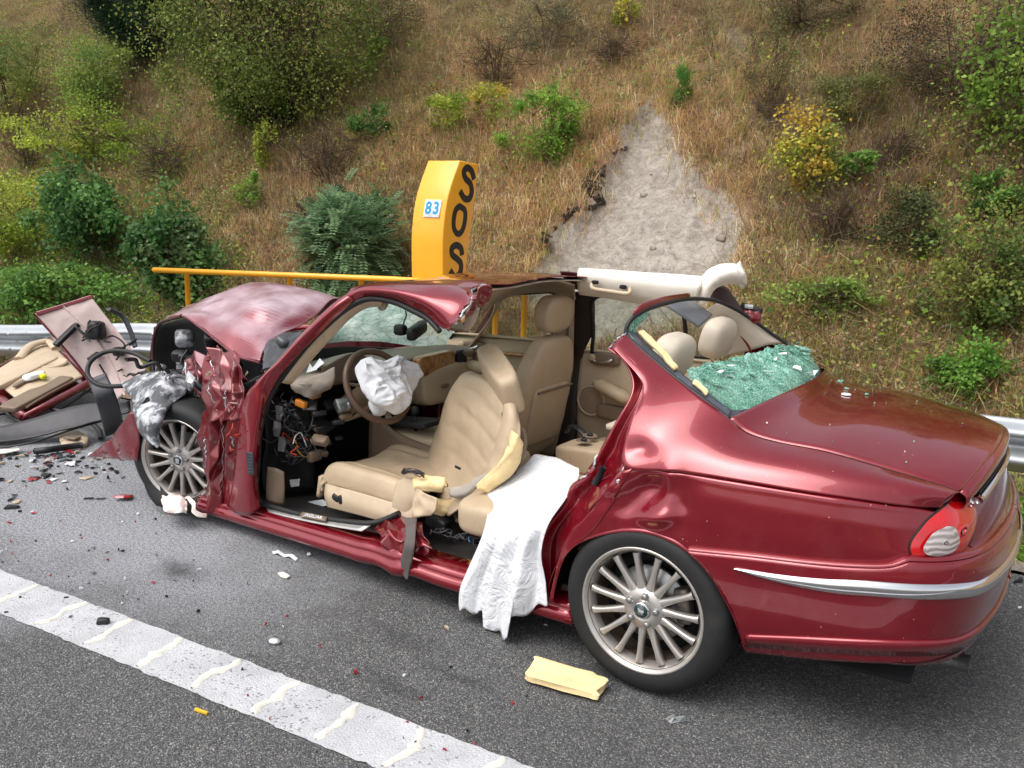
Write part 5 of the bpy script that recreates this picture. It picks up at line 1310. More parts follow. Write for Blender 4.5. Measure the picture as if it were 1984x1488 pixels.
E_ = G[5:30, -1]+(RNG.random((25, 3))-.5)*.008; tube('torn_edge', E_, .004+.006*RNG.random(25), cutm, car, 6, flat=.5)
# crumpled end of the near roof rail
patch('roof_rail_end', Pn([[(905, 590, .30), (918, 575, .31), (926, 556, .33), (948, 552, .36), (955, 556, .37)], [(900, 606, .32), (916, 596, .335), (926, 580, .35), (940, 575, .37), (952, 566, .385)], [(905, 616, .34), (918, 604, .35), (922, 596, .36), (936, 590, .38), (945, 582, .40)]]), 14, 22, paint_torn, car, .004, .012, 22, 3)
patch('rail_lining', Pn([[(902, 604, .36), (915, 600, .37), (930, 596, .39)], [(900, 622, .37), (912, 628, .38), (922, 618, .40)], [(896, 640, .38), (906, 641, .39), (915, 632, .41)]]), 10, 10, liner_dk, car, .01, .008, 20, 8)
poly_plate('bracket', pl([(900, 588, .33), (922, 580, .34), (924, 600, .34), (905, 610, .33)]), cutm, car, .004, 2, .012, 30, 4)
# far cantrail trim seen through the missing roof
CT = [[(936, 572, .60), (966, 555, .85), (1010, 545, 1.08), (1060, 540, 1.27), (1095, 546, 1.36), (1113, 553, 1.40)], [(930, 590, .75), (965, 567, 1.0), (1010, 556, 1.25), (1060, 552, 1.40), (1095, 558, 1.44), (1114, 566, 1.45)], [(935, 604, 1.0), (968, 580, 1.38), (1012, 567, 1.455), (1060, 565, 1.475), (1095, 570, 1.48), (1116, 579, 1.485)]]
patch('cantrail_trim', Pn(CT), 18, 50, liner_dk, car, .008, flip=True)
tube('torn_lining_edge', pl(CT[0]), .011, liner_m, car, 8, n=40, flat=.6)
# rear end of roof skin on the far side
patch('roof_edge', Pn([[(1085, 527, 1.30), (1105, 528, 1.34), (1122, 530, 1.38)], [(1090, 536, 1.34), (1105, 540, 1.37), (1118, 546, 1.40)], [(1098, 545, 1.37), (1108, 550, 1.40), (1119, 560, 1.42)]]), 8, 8, M('dark_red_inner', (.06, .012, .014), .5), car, .006)

# ---- windscreen
Yb = (.20, .5, .895, 1.29, 1.59); Xb = (-2.16, -2.39, -2.49, -2.39, -2.16); Zb = (.80, .865, .89, .865, .80)
Yt = (.335, .6, .895, 1.19, 1.455); Xt = (-1.68, -1.77, -1.82, -1.77, -1.68); Zt = (1.235, 1.295, 1.31, 1.295, 1.235)
net = []
for r in (0, .35, .7, 1):
    net.append([np.array([Xb[i]*(1-r)+Xt[i]*r-.02*math.sin(math.pi*r), Yb[i]*(1-r)+Yt[i]*r, Zb[i]*(1-r)+Zt[i]*r+.03*math.sin(math.pi*r)]) for i in range(5)])
patch('windscreen', np.array(net), 24, 40, ws_m, car, 0, .008, 6, 12)
# inner pillar trim
TRM = [[(546, 742, .125), (596, 676, .16), (644, 628, .205), (680, 600, .25), (713, 586, .28), (742, 584, .30)], [(556, 744, .15), (602, 686, .18), (646, 640, .225), (682, 608, .275), (712, 592, .31), (740, 590, .34)], [(566, 744, .19), (608, 694, .21), (648, 650, .245), (682, 615, .30), (712, 597, .345), (740, 594, .375)]]
tr = pl(TRM[2])
patch('pillar_trim', Pn(TRM), 10, 50, beige_pl, car, .006)
patch('pillar_trim', mir(Pn(TRM)), 10, 50, beige_pl, car, .006)
tube('header_trim', np.array([tr[-1], [-1.70, .6, 1.275], [-1.75, .9, 1.285], [-1.70, 1.2, 1.275], mir(tr[-1])]), .022, liner_dk, car, 10, n=40)
# interior mirror hanging by its cable
ms = box('interior_mirror', A(808, 640, Y=.86), (.055, .23, .07), black, car, rot('Z', 22)@rot('X', 6), .02)
soft('mirror_base', A(776, 639, Y=.78), (.07, .06, .06), black, ms, e=(.6, .6), n=10)
tube('mirror_cable', pl([(786, 602, .80), (787, 612, .80), (783, 622, .79), (782, 634, .79)]), .004, black, ms, 6, n=16)
# far front pillar trim/ shade under the roof
patch('sun_visor', Pn([[(800, 600, .95), (840, 606, 1.15), (870, 618, 1.3)], [(820, 618, 1.0), (850, 625, 1.18), (880, 634, 1.32)], [(838, 636, 1.02), (865, 642, 1.2), (890, 645, 1.34)]])+np.array([0, .1, 0]), 8, 8, liner_dk, car, .015)

# ---- bonnet, buckled upwards
HD = [[(314, 624, .52), (352, 612, .42), (388, 634, .37), (424, 663, .32), (459, 690, .29), (504, 703, .28)],
      [(318, 620, .56), (364, 606, .46), (412, 622, .42), (452, 641, .38), (490, 662, .36), (515, 676, .36)],
      [(330, 613, .62), (378, 600, .53), (426, 608, .50), (472, 621, .46), (514, 640, .46), (548, 648, .52)],
      [(345, 606, .70), (398, 587, .64), (452, 584, .63), (510, 591, .58), (562, 606, .66), (602, 622, .76)],
      [(372, 594, .82), (425, 572, .78), (482, 552, .86), (548, 557, .92), (602, 569, .98), (646, 582, 1.04)]]
HW = Pn(HD); last = HW[-1]
HW = np.concatenate([HW, (last+np.array([-.02, .20, -.04]))[None], (last+np.array([-.06, .40, -.14]))[None], (last+np.array([-.10, .56, -.26]))[None]])
G = grid_surf(HW, 50, 60); V = G.reshape(-1, 3)
V[:, 2] += (1-np.abs(vn3(V, 4.5, 33))*4)*.008+vn3(V, 13, 3)*.008
bon = obj('bonnet', V, gfaces(50, 60), paint_dusty, car, flip=False); solid(bon, .004, -1)
# bare red lower facet of the bonnet, folded under the dusty top
G2 = grid_surf(HW[:3], 14, 60); V = G2.reshape(-1, 3)+np.array([0, -.006, .002]); V[:, 1] += vn3(V, 13, 3)*.008
tube('bonnet_edge', crom(HW[0], 40), .007, paint_torn2, car, 8)
tube('bonnet_edge', crom(np.concatenate([pl([(298, 730, .48), (296, 690, .5), (298, 655, .51), (306, 632, .52)]), HW[0, :2]]), 30), .011, M('sooty_red', (.05, .012, .014), .5, var=.4, vscale=20), car, 8)
# under-bonnet cavity: its deep shade put into the colour of one near-black sheet
cav = Pn([[(300, 632, .75), (380, 615, .85), (470, 660, .8), (520, 690, .7)], [(292, 690, .8), (380, 690, .95), (450, 720, .9), (510, 740, .7)], [(296, 745, .8), (370, 760, .95), (440, 780, .9), (500, 800, .6)]])
patch('bay_shade_sheet', cav, 14, 20, dark, car, .01, .02, 7, 5)
patch('inner_wing_far', np.array([[[-3.55, 1.45, .85], [-2.9, 1.6, .9], [-2.2, 1.62, .9]], [[-3.5, 1.5, .6], [-2.9, 1.68, .62], [-2.2, 1.7, .6]], [[-3.4, 1.45, .3], [-2.9, 1.62, .3], [-2.2, 1.68, .25]]]), 14, 20, paint, car, .004, .02, 5, 3, flip=True)
patch('cowl', Pn([[(508, 690, .32), (520, 662, .36), (545, 650, .42), (590, 640, .5)], [(512, 702, .28), (532, 690, .3), (556, 676, .34), (596, 655, .42)], [(508, 722, .24), (530, 712, .25), (552, 696, .28), (585, 672, .36)]]), 14, 18, M('shiny_black', srgb(16, 17, 19), .25, coat=.6), car, .006, .012, 14, 2)
soft('wiper_motor', A(548, 662, Y=.36), (.08, .06, .05), M('grey_motor', srgb(70, 72, 76), .35), car, rot('Y', 25), e=(.7, .7), n=10)
# crumpled wing and hinge post remains
facet_patch('crumpled_wing', Pn([[(398, 690, .16), (420, 678, .14), (445, 690, .12), (470, 712, .12)], [(392, 735, .12), (418, 730, .09), (446, 738, .07), (472, 742, .10)], [(396, 770, .10), (425, 775, .06), (450, 778, .05), (476, 770, .08)], [(400, 800, .10), (425, 815, .05), (448, 812, .045), (470, 805, .06)]]), 7, 9, paint_torn2, car, .020, 4)
facet_patch('crumpled_wing', Pn([[(398, 790, .10), (415, 788, .06), (438, 792, .08), (458, 795, .06)], [(392, 860, .10), (412, 862, .045), (434, 858, .09), (456, 862, .06)], [(394, 925, .11), (412, 930, .05), (430, 925, .10), (450, 930, .06)], [(400, 985, .12), (416, 990, .06), (430, 988, .10), (446, 984, .07)]]), 8, 8, paint_torn2, car, .016, 14)
facet_patch('crumpled_wing', Pn([[(364, 700, .3), (385, 684, .26), (408, 690, .24)], [(360, 722, .26), (384, 712, .18), (410, 715, .2)], [(370, 742, .26), (392, 740, .2), (412, 745, .22)]]), 5, 5, paint_dusty, car, .018, 24)
facet_patch('strut_tower', Pn([[(405, 680, .30), (430, 672, .30), (460, 690, .28)], [(410, 705, .22), (440, 700, .2), (470, 722, .2)], [(420, 735, .22), (450, 735, .2), (478, 745, .2)]]), 6, 6, paint_torn, car, .02, 44)
for k_, pts in enumerate(([(408, 700, .1), (414, 725, .07), (404, 750, .06), (412, 778, .05)], [(440, 735, .05), (436, 770, .04), (441, 800, .04)], [(395, 845, .05), (398, 875, .04), (396, 905, .05)], [(430, 820, .04), (433, 880, .05), (428, 960, .06)])):
    P = crom(pl(pts), 18); P += (RNG.random(P.shape)-.5)*.02; tube('torn_edge', P, .0008+.0028*RNG.random(18), cutm, car, 4, flat=.3)
for k_ in range(34):                                      # small torn brackets and shreds of the front corner
    px = random.uniform(360, 478); py = random.uniform(690, 900) if px > 400 else random.uniform(700, 760)
    c = A(px, py, Y=random.uniform(.03, .2)); r = random.uniform(.012, .045)
    th = sorted(random.uniform(0, 6.28) for _ in range(random.choice((4, 5, 6))))
    R = rot('X', random.uniform(0, 180))@rot('Z', random.uniform(0, 180))
    poly_plate('torn_bracket', [c+R@np.array([r*math.cos(t), r*math.sin(t)*random.uniform(.4, 1), 0]) for t in th], random.choice((cutm, paint_torn, paint_torn2, beige_dk, black, primer)), car, .003, 1, .02, 40, k_)
for k_ in range(4):
    a = A(random.uniform(440, 465), random.uniform(800, 900), Y=.03); P = [a]
    for _ in range(4): P.append(P[-1]+(RNG.random(3)-.5)*.05)
    tube('wire', np.array(P), .003, M('wire_%d' % k_, random.choice((srgb(200, 130, 30), srgb(40, 40, 44), srgb(130, 134, 140), srgb(180, 60, 30))), .5), car, 5, n=20)
# melted grey wheel arch liner hanging over the front wheel
patch('melted_arch_liner', Pn([[(234, 742, .22), (270, 730, .2), (310, 722, .2), (352, 728, .24)], [(245, 758, .08), (280, 752, .05), (318, 750, .06), (362, 752, .16)], [(258, 775, .03), (285, 778, -.01), (312, 780, .01), (350, 770, .12)], [(262, 800, -.06), (285, 810, -.10), (306, 812, -.08), (320, 795, .0)], [(272, 838, -.08), (288, 845, -.11), (300, 848, -.10), (308, 838, -.07)], [(290, 855, -.09), (298, 862, -.11), (305, 868, -.10), (310, 860, -.08)]]), 40, 28, ashes, car, .005, .012, 5, 7)
patch('melted_arch_liner', Pn([[(245, 735, .3), (290, 725, .3), (345, 722, .3)], [(300, 735, .22), (340, 735, .22), (380, 740, .25)], [(330, 765, .2), (350, 770, .18), (385, 775, .2)]]), 24, 30, black, car, .006, .04, 10, 17)
for k_ in range(16):
    a = A(random.uniform(290, 400), random.uniform(715, 775), Y=random.uniform(.1, .35)); P = [a]
    for _ in range(4): P.append(P[-1]+(RNG.random(3)-.5)*.14)
    tube('torn_hose', np.array(P), random.choice((.004, .006, .012)), random.choice((black, ashes, cutm)), car, 6, n=20)
for k_ in range(26):                                      # mangled engine bay hardware in the dark
    c = A(random.uniform(310, 470), random.uniform(655, 745), Y=random.uniform(.45, .8)); s_ = random.uniform(.04, .12)
    soft('engine_part', c, (s_, s_*random.uniform(.5, 1), s_*random.uniform(.4, 1)), random.choice((black, dark, dark, ashes)), car, rot('Z', random.uniform(0, 90))@rot('X', random.uniform(0, 60)), e=(.4, .5), n=8)

# ---- floor, firewall, underbody
patch('floor_pan', np.array([[[-2.45, .2, .125], [-1.4, .2, .145], [-.35, .2, .19]], [[-2.45, .7, .115], [-1.4, .7, .135], [-.35, .7, .19]], [[-2.45, 1.1, .115], [-1.4, 1.1, .135], [-.35, 1.1, .19]], [[-2.45, 1.6, .125], [-1.4, 1.6, .145], [-.35, 1.6, .19]]]), 20, 24, carpet, car, .02)
patch('firewall', np.array([[[-2.26, .14, .79], [-2.50, .9, .86], [-2.26, 1.65, .79]], [[-2.34, .14, .5], [-2.50, .9, .5], [-2.34, 1.65, .5]], [[-2.38, .14, .13], [-2.50, .9, .13], [-2.38, 1.65, .13]]]), 10, 14, dark, car, .02)
patch('underbody', np.array([[[-3.3, .22, .16], [-1.2, .22, .095], [.85, .22, .24]], [[-3.3, 1.58, .16], [-1.2, 1.58, .095], [.85, 1.58, .24]]]), 8, 20, dark, car, .01)
patch('boot_floor', np.array([[[-.3, .2, .42], [.3, .2, .42], [.88, .2, .42]], [[-.3, 1.59, .42], [.3, 1.59, .42], [.88, 1.59, .42]]]), 4, 6, dark, car, .01)
# ================================================================ CAR: CABIN FURNITURE
# ---- far side doors
def door_net(x0, x1, z0, z1, bulge=.03, n=5):
    out = []
    for j in range(n):
        t = j/(n-1); z = z1+(z0-z1)*t
        y = 1.655-bulge*math.sin(math.pi*min(1, t*1.25))*.9
        out.append([np.array([x0+(x1-x0)*k/4, y, z+.03*k/4]) for k in range(5)])
    return np.array(out)
fd = node('front_door', car, (-1.7, 1.66, .6)); rd = node('rear_door', car, (-.7, 1.66, .6))
patch('door_card', door_net(-2.2, -1.25, .22, .925), 30, 30, beige_pl, fd, .02, flip=False)
patch('door_card', door_net(-1.18, -.36, .22, .93), 30, 30, beige_pl, rd, .02, flip=False)
def outer_skin(x0, x1, parent):
    zs = (.93, .8, .6, .4, .22); ys = (1.70, 1.765, 1.785, 1.77, 1.73)
    patch('outer_skin', np.array([[[x, y, z] for x in np.linspace(x0, x1, 4)] for y, z in zip(ys, zs)]), 20, 8, paint, parent, .003, flip=True)
outer_skin(-2.2, -1.17, fd); outer_skin(-1.15, -.36, rd)
def strip(name, pts, w, m, parent, t=.008):
    P = np.array(pts, float); V, F = tube_vf(P, w, 8, flat=.5); return obj(name, V, F, m, parent)
# waist rail / inner lip
strip('waist_rail', crom([(-2.2, 1.64, .925), (-1.7, 1.645, .94), (-1.19, 1.65, .955)], 14), .018, beige_pl, fd)
strip('waist_rail', crom([(-1.18, 1.65, .925), (-.7, 1.65, .945), (-.36, 1.645, .955)], 12), .018, beige_pl, rd)
strip('wood_strip', crom([(-2.0, 1.615, .83), (-1.7, 1.615, .845), (-1.25, 1.62, .86)], 14), .024, wood, fd)
def handle(px, py, parent, Yd=1.615):
    c = A(px, py, Y=Yd)
    soft('handle_recess', c+[0, .012, 0], (.19, .03, .075), beige_dk, parent, rot('Y', -4), e=(.6, .6), n=12)
    P = crom([c+[-.05, -.01, -.012], c+[-.01, -.02, -.012], c+[.04, -.025, 0], c+[.065, -.015, .015]], 14)
    tube('door_handle', P, .009, chrome, parent, 8)
    soft('lock_switch', c+[-.075, -.004, .006], (.045, .02, .04), beige_pl, parent, e=(.8, .8), n=8)
handle(913, 672, fd); handle(1170, 697, rd)
# arm rests and speakers
def armrest(pts, parent, r=.05):
    P = crom(pl(pts), 20); tube('armrest', P, np.interp(np.linspace(0, 1, 20), [0, .15, .85, 1], [.5*r, r, r, .6*r]), beige, parent, 12, flat=.8)
armrest([(893, 705, 1.60), (925, 712, 1.57), (965, 722, 1.56), (1010, 728, 1.58)], fd)
armrest([(1152, 740, 1.60), (1180, 755, 1.57), (1205, 768, 1.56), (1222, 775, 1.57)], rd, .045)
def speaker(px, py, r, parent):
    c = A(px, py, Y=1.622)
    V, F = lathe_vf([(r*1.08, 0), (r*1.06, -.012), (r*.96, -.014), (r*.93, -.006)], 40); obj('speaker_ring', V+c, F, beige_pl, parent)
    V, F = lathe_vf([(0, -.010), (r*.6, -.008), (r*.95, -.004)], 36); obj('speaker_grille', V+c, F, M('speaker_mesh', srgb(150, 130, 108), .8, bump=.8, bscale=900) if 'speaker_mesh' not in bpy.data.materials else bpy.data.materials['speaker_mesh'], parent)
speaker(1146, 776, .085, rd); speaker(893, 728, .085, fd)
soft('door_pocket', A(1190, 800, Y=1.6), (.22, .05, .09), beige_dk, rd, e=(.5, .5), n=12)
soft('door_pocket', A(930, 770, Y=1.6), (.4, .05, .12), beige_dk, fd, e=(.5, .5), n=12)
# window frames and panes, far side
def frame_tube(pts, r, m, parent, name='window_frame', n=30): tube(name, pl(pts), r, m, parent, 8, n=n)
fwin = [(872, 655, 1.655), (905, 622, 1.60), (940, 590, 1.54), (978, 572, 1.50), (1030, 567, 1.48), (1076, 570, 1.485), (1070, 657, 1.655)]
frame_tube(fwin, .012, black, fd)
solid(poly_plate('window_pane', crom(pl(fwin), 26), win, fd, 0, 0), .004)
rwin = [(1146, 690, 1.655), (1150, 640, 1.57), (1152, 578, 1.49), (1230, 576, 1.475), (1295, 583, 1.47), (1345, 606, 1.50), (1366, 650, 1.58), (1375, 692, 1.655)]
frame_tube(rwin, .011, black, rd)
solid(poly_plate('window_pane', crom(pl(rwin), 26), win, rd, 0, 0), .004)
tube('quarter_divider', pl([(1322, 592, 1.475), (1328, 640, 1.56), (1326, 692, 1.655)]), .012, black, rd, 8, n=12)
tube('waist_seal', pl([(872, 656, 1.66), (970, 656, 1.66), (1072, 658, 1.66)]), .008, black, fd, 8)
tube('waist_seal', pl([(1146, 691, 1.66), (1250, 688, 1.66), (1375, 693, 1.66)]), .009, black, rd, 8)
# far centre pillar
patch('centre_pillar', Pn([[(1112, 568, 1.49), (1130, 568, 1.485), (1150, 570, 1.49)], [(1110, 640, 1.58), (1128, 640, 1.57), (1148, 642, 1.575)], [(1106, 700, 1.65), (1116, 700, 1.64), (1126, 700, 1.65)], [(1094, 800, 1.62), (1104, 800, 1.605), (1117, 800, 1.62)], [(1070, 890, 1.60), (1090, 890, 1.59), (1112, 890, 1.61)]]), 24, 8, M('dark_brown_pillar', srgb(44, 34, 32), .6), car, .02)
patch('pillar_trim', Pn([[(1074, 566, 1.475), (1095, 566, 1.462), (1114, 568, 1.475)], [(1074, 610, 1.54), (1095, 612, 1.525), (1112, 614, 1.535)], [(1070, 690, 1.63), (1092, 692, 1.61), (1110, 694, 1.62)]]), 14, 8, liner_dk, car, .015)
tube('seat_belt', pl([(1100, 590, 1.47), (1098, 660, 1.54), (1085, 690, 1.53)]), .018, beige_dk, car, 6, n=12, flat=.15)

# ---- dashboard
D_ = []
for y, dx in ((.22, .06), (.42, .02), (.66, -.01), (.895, -.03), (1.15, -.02), (1.4, .0), (1.6, .05)):
    D_.append([(-2.40+dx, y, .895), (-2.15+dx, y, .925), (-2.0+dx, y, .905), (-1.95+dx, y, .865), (-1.965+dx, y, .80), (-1.975+dx, y, .70), (-1.96+dx, y, .62), (-2.05+dx, y, .54), (-2.2+dx, y, .50)])
D_ = np.array(D_); D_[:, :4, 2] -= np.array([.075, .07, .05, .025]); D_[0, :3, 2] -= .02; D_[2, 2:5, 2] += .03; D_[1, 2:5, 2] += .035; D_[0, :, 2] -= .01
dash = patch('dashboard', np.swapaxes(D_, 0, 1)[:5], 30, 60, taupe, car, .012, flip=False)
patch('lower_dashboard', np.swapaxes(D_, 0, 1)[4:, 2:], 24, 50, beige_pl, car, .012)
def on_dash(y, z, dx=.0): return np.array([float(np.interp(z, [.62, .70, .80, .865], [-1.95, -1.965, -1.955, -1.94]))+dx, y, z])
def dash_panel(name, y0, y1, z0, z1, m, proud=.012, e=(.25, .25), n=12):
    c = (on_dash(y0, z0)+on_dash(y1, z1))/2; return soft(name, c+[proud*.2, 0, 0], (proud*2, y1-y0, z1-z0), m, dash, rot('Z', 4), e=e, n=n)
dash_panel('wood_panel', 1.06, 1.44, .74, .86, wood, .03)
dash_panel('wood_panel', .74, 1.05, .70, .745, wood, .016)
dash_panel('centre_vents', .72, 1.04, .775, .85, black, .018)
for k_ in range(4):
    Vb, Fb = box_vf(on_dash(.88, .788+k_*.016, .022), (.01, .28, .004)); obj('vent_slat', Vb, Fb, beige_dk, dash)
dash_panel('end_vent', 1.45, 1.57, .77, .85, black, .02)
dash_panel('radio', .75, 1.03, .62, .69, black, .016)
dash_panel('wood_panel', .27, .34, .74, .82, wood, .016)
gb = soft('glove_box', (-1.96, 1.33, .665), (.13, .46, .23), beige_pl, dash, rot('Y', -8), e=(.4, .3), n=18)
soft('glove_box_catch', (-1.888, 1.28, .665), (.02, .07, .025), beige_dk, gb, e=(.5, .5), n=8)
patch('binnacle', np.array([[[-2.04, .34, .88], [-1.99, .5, .93], [-2.04, .68, .88]], [[-1.93, .33, .90], [-1.89, .5, .955], [-1.93, .69, .90]], [[-1.94, .34, .86], [-1.91, .5, .91], [-1.94, .68, .86]], [[-1.98, .33, .78], [-1.98, .5, .78], [-1.98, .69, .78]]]), 18, 18, taupe, dash, .01)
patch('instrument_face', np.array([[[-1.975, .35, .87], [-1.975, .67, .87]], [[-1.985, .35, .77], [-1.985, .67, .77]]]), 3, 3, dark, dash, .004)
# torn dash end by the near pillar
patch('torn_dash_end', Pn([[(560, 738, .24), (590, 735, .24), (620, 725, .28), (650, 712, .32)], [(566, 748, .22), (595, 752, .22), (622, 748, .26), (648, 735, .30)], [(572, 757, .23), (598, 770, .22), (612, 764, .26), (640, 752, .3)]]), 12, 18, taupe, car, .008, .012, 14, 2)
soft('warning_lamp_cover', A(584, 782, Y=.25), (.07, .03, .035), M('amber_plastic', srgb(196, 120, 40), .3), car, rot('Y', 8), e=(.3, .3), n=8)
# ---- steering wheel and spent airbag
sc_ = A(733, 748, Y=.50)
ax = np.array([.86, -.12, .50]); ax /= np.linalg.norm(ax); Rw_ = frame(np.cross([0, 0, 1.], ax), ax)   # local z = wheel axis
th = np.linspace(0, 2*np.pi, 49)[:-1]
ring = sc_+(np.stack([.188*np.cos(th), .188*np.sin(th), 0*th], 1))@Rw_.T
sw = tube('steering_wheel', ring, .0165, M('brown_leather_rim', srgb(84, 62, 48), .45), car, 12, closed=True)
for a_ in (0.2, math.pi-.2, -math.pi/2):
    tube('wheel_spoke', np.array([sc_-ax*.02, sc_+.185*(Rw_@np.array([math.cos(a_), math.sin(a_), 0]))]), .02, taupe, sw, 8, flat=.4)
soft('wheel_boss', sc_-ax*.02, (.16, .15, .07), taupe, sw, Rw_, e=(.6, .8), n=12)
tube('steering_column', np.array([sc_-ax*.05, sc_-ax*.28]), .055, beige_dk, car, 14)
bagm = M('airbag_cloth', srgb(222, 224, 228), .85, var=.06, vscale=7, bump=.4, bscale=700, dirt=srgb(160, 160, 168), dscale=4, dlo=.55, dhi=.75)
V, F = soft_vf((.345, .255, .11), (.8, .75), 80)
ang = np.arctan2(V[:, 1], V[:, 0]); rad = np.hypot(V[:, 0], V[:, 1])
V *= (1+.10*np.sin(3*ang+.5)+.07*np.sin(5*ang+2))[:, None]
Wp = V+np.stack([vn3(V, 9, 21), vn3(V, 9, 27), vn3(V, 9, 33)], 1)*.12
f1 = 1-np.abs(vn3(Wp, 8, 3))*5; f2 = 1-np.abs(vn3(Wp+7, 17, 8))*5; f3 = 1-np.abs(vn3(Wp*[1, 2.2, 1]+3, 26, 18))*5
V[:, 2] += np.where(V[:, 2] > 0, 1, .3)*(f1*.030+f2*.020+f3*.010); V[:, 0] += vn3(V, 13, 5)*.07; V[:, 1] += vn3(V, 13, 15)*.07
obj('airbag', V@Rw_.T+A(739, 752, Y=.47)+ax*.06, F, bagm, car)
soft('airbag_tail', A(720, 795, Y=.46)+ax*.06, (.10, .10, .04), bagm, car, Rw_, e=(.8, .9), n=14, mod=lambda v: v*(1+.3*vn3(v, 2.2, 4))[:, None])
# ---- console and gear lever
soft('centre_console', (-1.55, .895, .36), (.95, .26, .28), beige_pl, car, e=(.3, .3), n=18)
soft('centre_armrest', (-1.28, .895, .54), (.36, .22, .13), beige, car, e=(.4, .4), n=16)
box('gear_panel', A(802, 818, Y=.86), (.30, .18, .03), black, car, rot('Y', -6), .01)
g0 = A(806, 835, Y=.85); tube('gear_lever', np.array([g0, g0+[-.01, 0, .09]]), .012, chrome, car, 10)
soft('gear_knob', g0+[-.012, 0, .11], (.05, .045, .06), black, car, e=(.9, .9), n=10)
patch('console_side', np.array([[[-2.0, .75, .62], [-1.8, .745, .50], [-1.5, .745, .46]], [[-2.0, .74, .25], [-1.8, .74, .25], [-1.5, .74, .25]]]), 8, 12, beige_dk, car, .01)

# ---- black tangle under the dash, near side
patch('footwell_shade', Pn([[(530, 770, .22), (560, 780, .3), (610, 790, .4)], [(522, 850, .18), (560, 870, .3), (620, 880, .42)], [(518, 960, .16), (560, 965, .28), (620, 965, .42)]])+np.array([-.10, .05, 0]), 12, 12, dark, car, .01, .03, 9, 3)  # backing sheet coloured near-black to stand for the shade in the footwell
patch('kick_trim', Pn([[(518, 905, .14), (535, 908, .15), (550, 915, .17)], [(516, 940, .14), (534, 945, .15), (551, 950, .17)], [(515, 970, .14), (533, 976, .15), (550, 980, .18)]]), 10, 10, beige_dk, car, .008)
box('pedal_plate', A(618, 822, Y=.45), (.16, .10, .012), black, car, rot('Y', 18)@rot('X', 25), .004)
for k_ in range(44):
    c = A(random.uniform(532, 680), random.uniform(775, 905), Y=random.uniform(.26, .5)); s_ = random.uniform(.025, .09)
    R = rot('Z', random.uniform(0, 180))@rot('X', random.uniform(0, 90))
    Vb, Fb = box_vf(c, (s_, s_*random.uniform(.3, .9), s_*random.uniform(.1, .5)), R)
    bevel(obj('dash_bracket', Vb, Fb, random.choice((dark, black, black, beige_dk, steel)), car), .004, 1)
wcol = [M('cable_%d' % i, c, .5) for i, c in enumerate((srgb(30, 30, 32), srgb(190, 60, 40), srgb(60, 110, 150), srgb(200, 160, 60), srgb(170, 170, 165), srgb(60, 120, 70)))]
for k_ in range(40):
    a = A(random.uniform(530, 600), random.uniform(780, 890), Y=random.uniform(.2, .35)); P = [a]
    for _ in range(4): P.append(P[-1]+(RNG.random(3)-.5)*np.array([.12, .08, .12]))
    tube('cable', np.array(P), random.choice((.002, .003, .004)), wcol[0] if k_ % 13 else random.choice(wcol), car, 5, n=18)
for (px, py) in ((540, 800), (536, 830), (545, 860)):
    poly_plate('silver_bracket', [A(px+dx, py+dy, Y=.19) for dx, dy in ((-6, -14), (5, -12), (7, 2), (4, 16), (-7, 14))], steel, car, .006, 1, .015, 30, px)
poly_plate('paper_scrap', [A(px, py, Y=.36) for px, py in ((596, 972), (625, 968), (641, 978), (620, 982))], whitep, car, .001, 2, .01, 20, 2)
poly_plate('paper_scrap', pl([(592, 722, .30), (598, 704, .31), (604, 712, .31), (620, 694, .34), (628, 703, .33), (612, 716, .31)]), whitep, car, .001, 2, .012, 14, 3)
poly_plate('paper_scrap', [A(px, py, Y=.34) for px, py in ((560, 930), (580, 928), (578, 942), (563, 944))], whitep, car, .002, 2, .015, 30, 2)

# ---- seats
def wrinkly(amp, sc, seed):
    def f(v): return v*(1+amp*vn3(v, sc, seed))[:, None]
    return f
# driver's seat
ds = node('driver_seat', car, (-1.5, .5, .2))
patch('seat_base', Pn([[(636, 938, .26), (700, 955, .255), (770, 975, .255), (808, 975, .26)], [(634, 958, .24), (700, 978, .235), (765, 998, .235), (806, 1000, .245)], [(640, 980, .245), (700, 995, .24), (762, 1010, .24), (800, 1012, .25)]]), 16, 30, beige_pl, ds, .02, flip=True)
patch('seat_base', np.array([[[-1.85, .25, .36], [-1.87, .5, .37], [-1.85, .76, .36]], [[-1.87, .25, .25], [-1.88, .5, .25], [-1.87, .76, .25]]]), 6, 12, beige_pl, ds, .02)
def cushion_net():
    rows = []
    for y, dz in ((.265, -.10), (.262, -.03), (.29, .018), (.36, .012), (.44, -.008), (.53, -.012), (.62, -.008), (.70, .012), (.765, .018), (.79, -.03), (.788, -.085)):
        rows.append([(-1.842, y, .335+dz*.4), (-1.85, y, .38+dz), (-1.785, y, .418+dz), (-1.65, y, .420+dz), (-1.48, y, .413+dz), (-1.33, y, .405+dz), (-1.24, y, .40+dz)])
    return np.array(rows)
G = grid_surf(cushion_net(), 60, 60); V = G.reshape(-1, 3)
V[:, 2] += np.clip(vn3(V, 7, 4), -.3, .3)*.016+(1-np.abs(vn3(V, 8, 14))*4)*.004
for yy in (.345, .70): V[:, 2] -= .012*np.exp(-((V[:, 1]-yy)/.010)**2)
V[:, 2] -= .010*np.exp(-((V[:, 0]+1.62-.15*(V[:, 1]-.52))/.010)**2)*(np.abs(V[:, 1]-.52) < .18)
solid(obj('seat_cushion', V, gfaces(60, 60), beige, ds, flip=True), .02, -1)
soft('seat_switch', A(652, 965, Y=.225), (.055, .02, .035), black, ds, rot('Y', 20), e=(.6, .6), n=10)
soft('seat_switch', A(660, 968, Y=.222), (.03, .02, .045), black, ds, rot('Y', -20), e=(.6, .6), n=10)
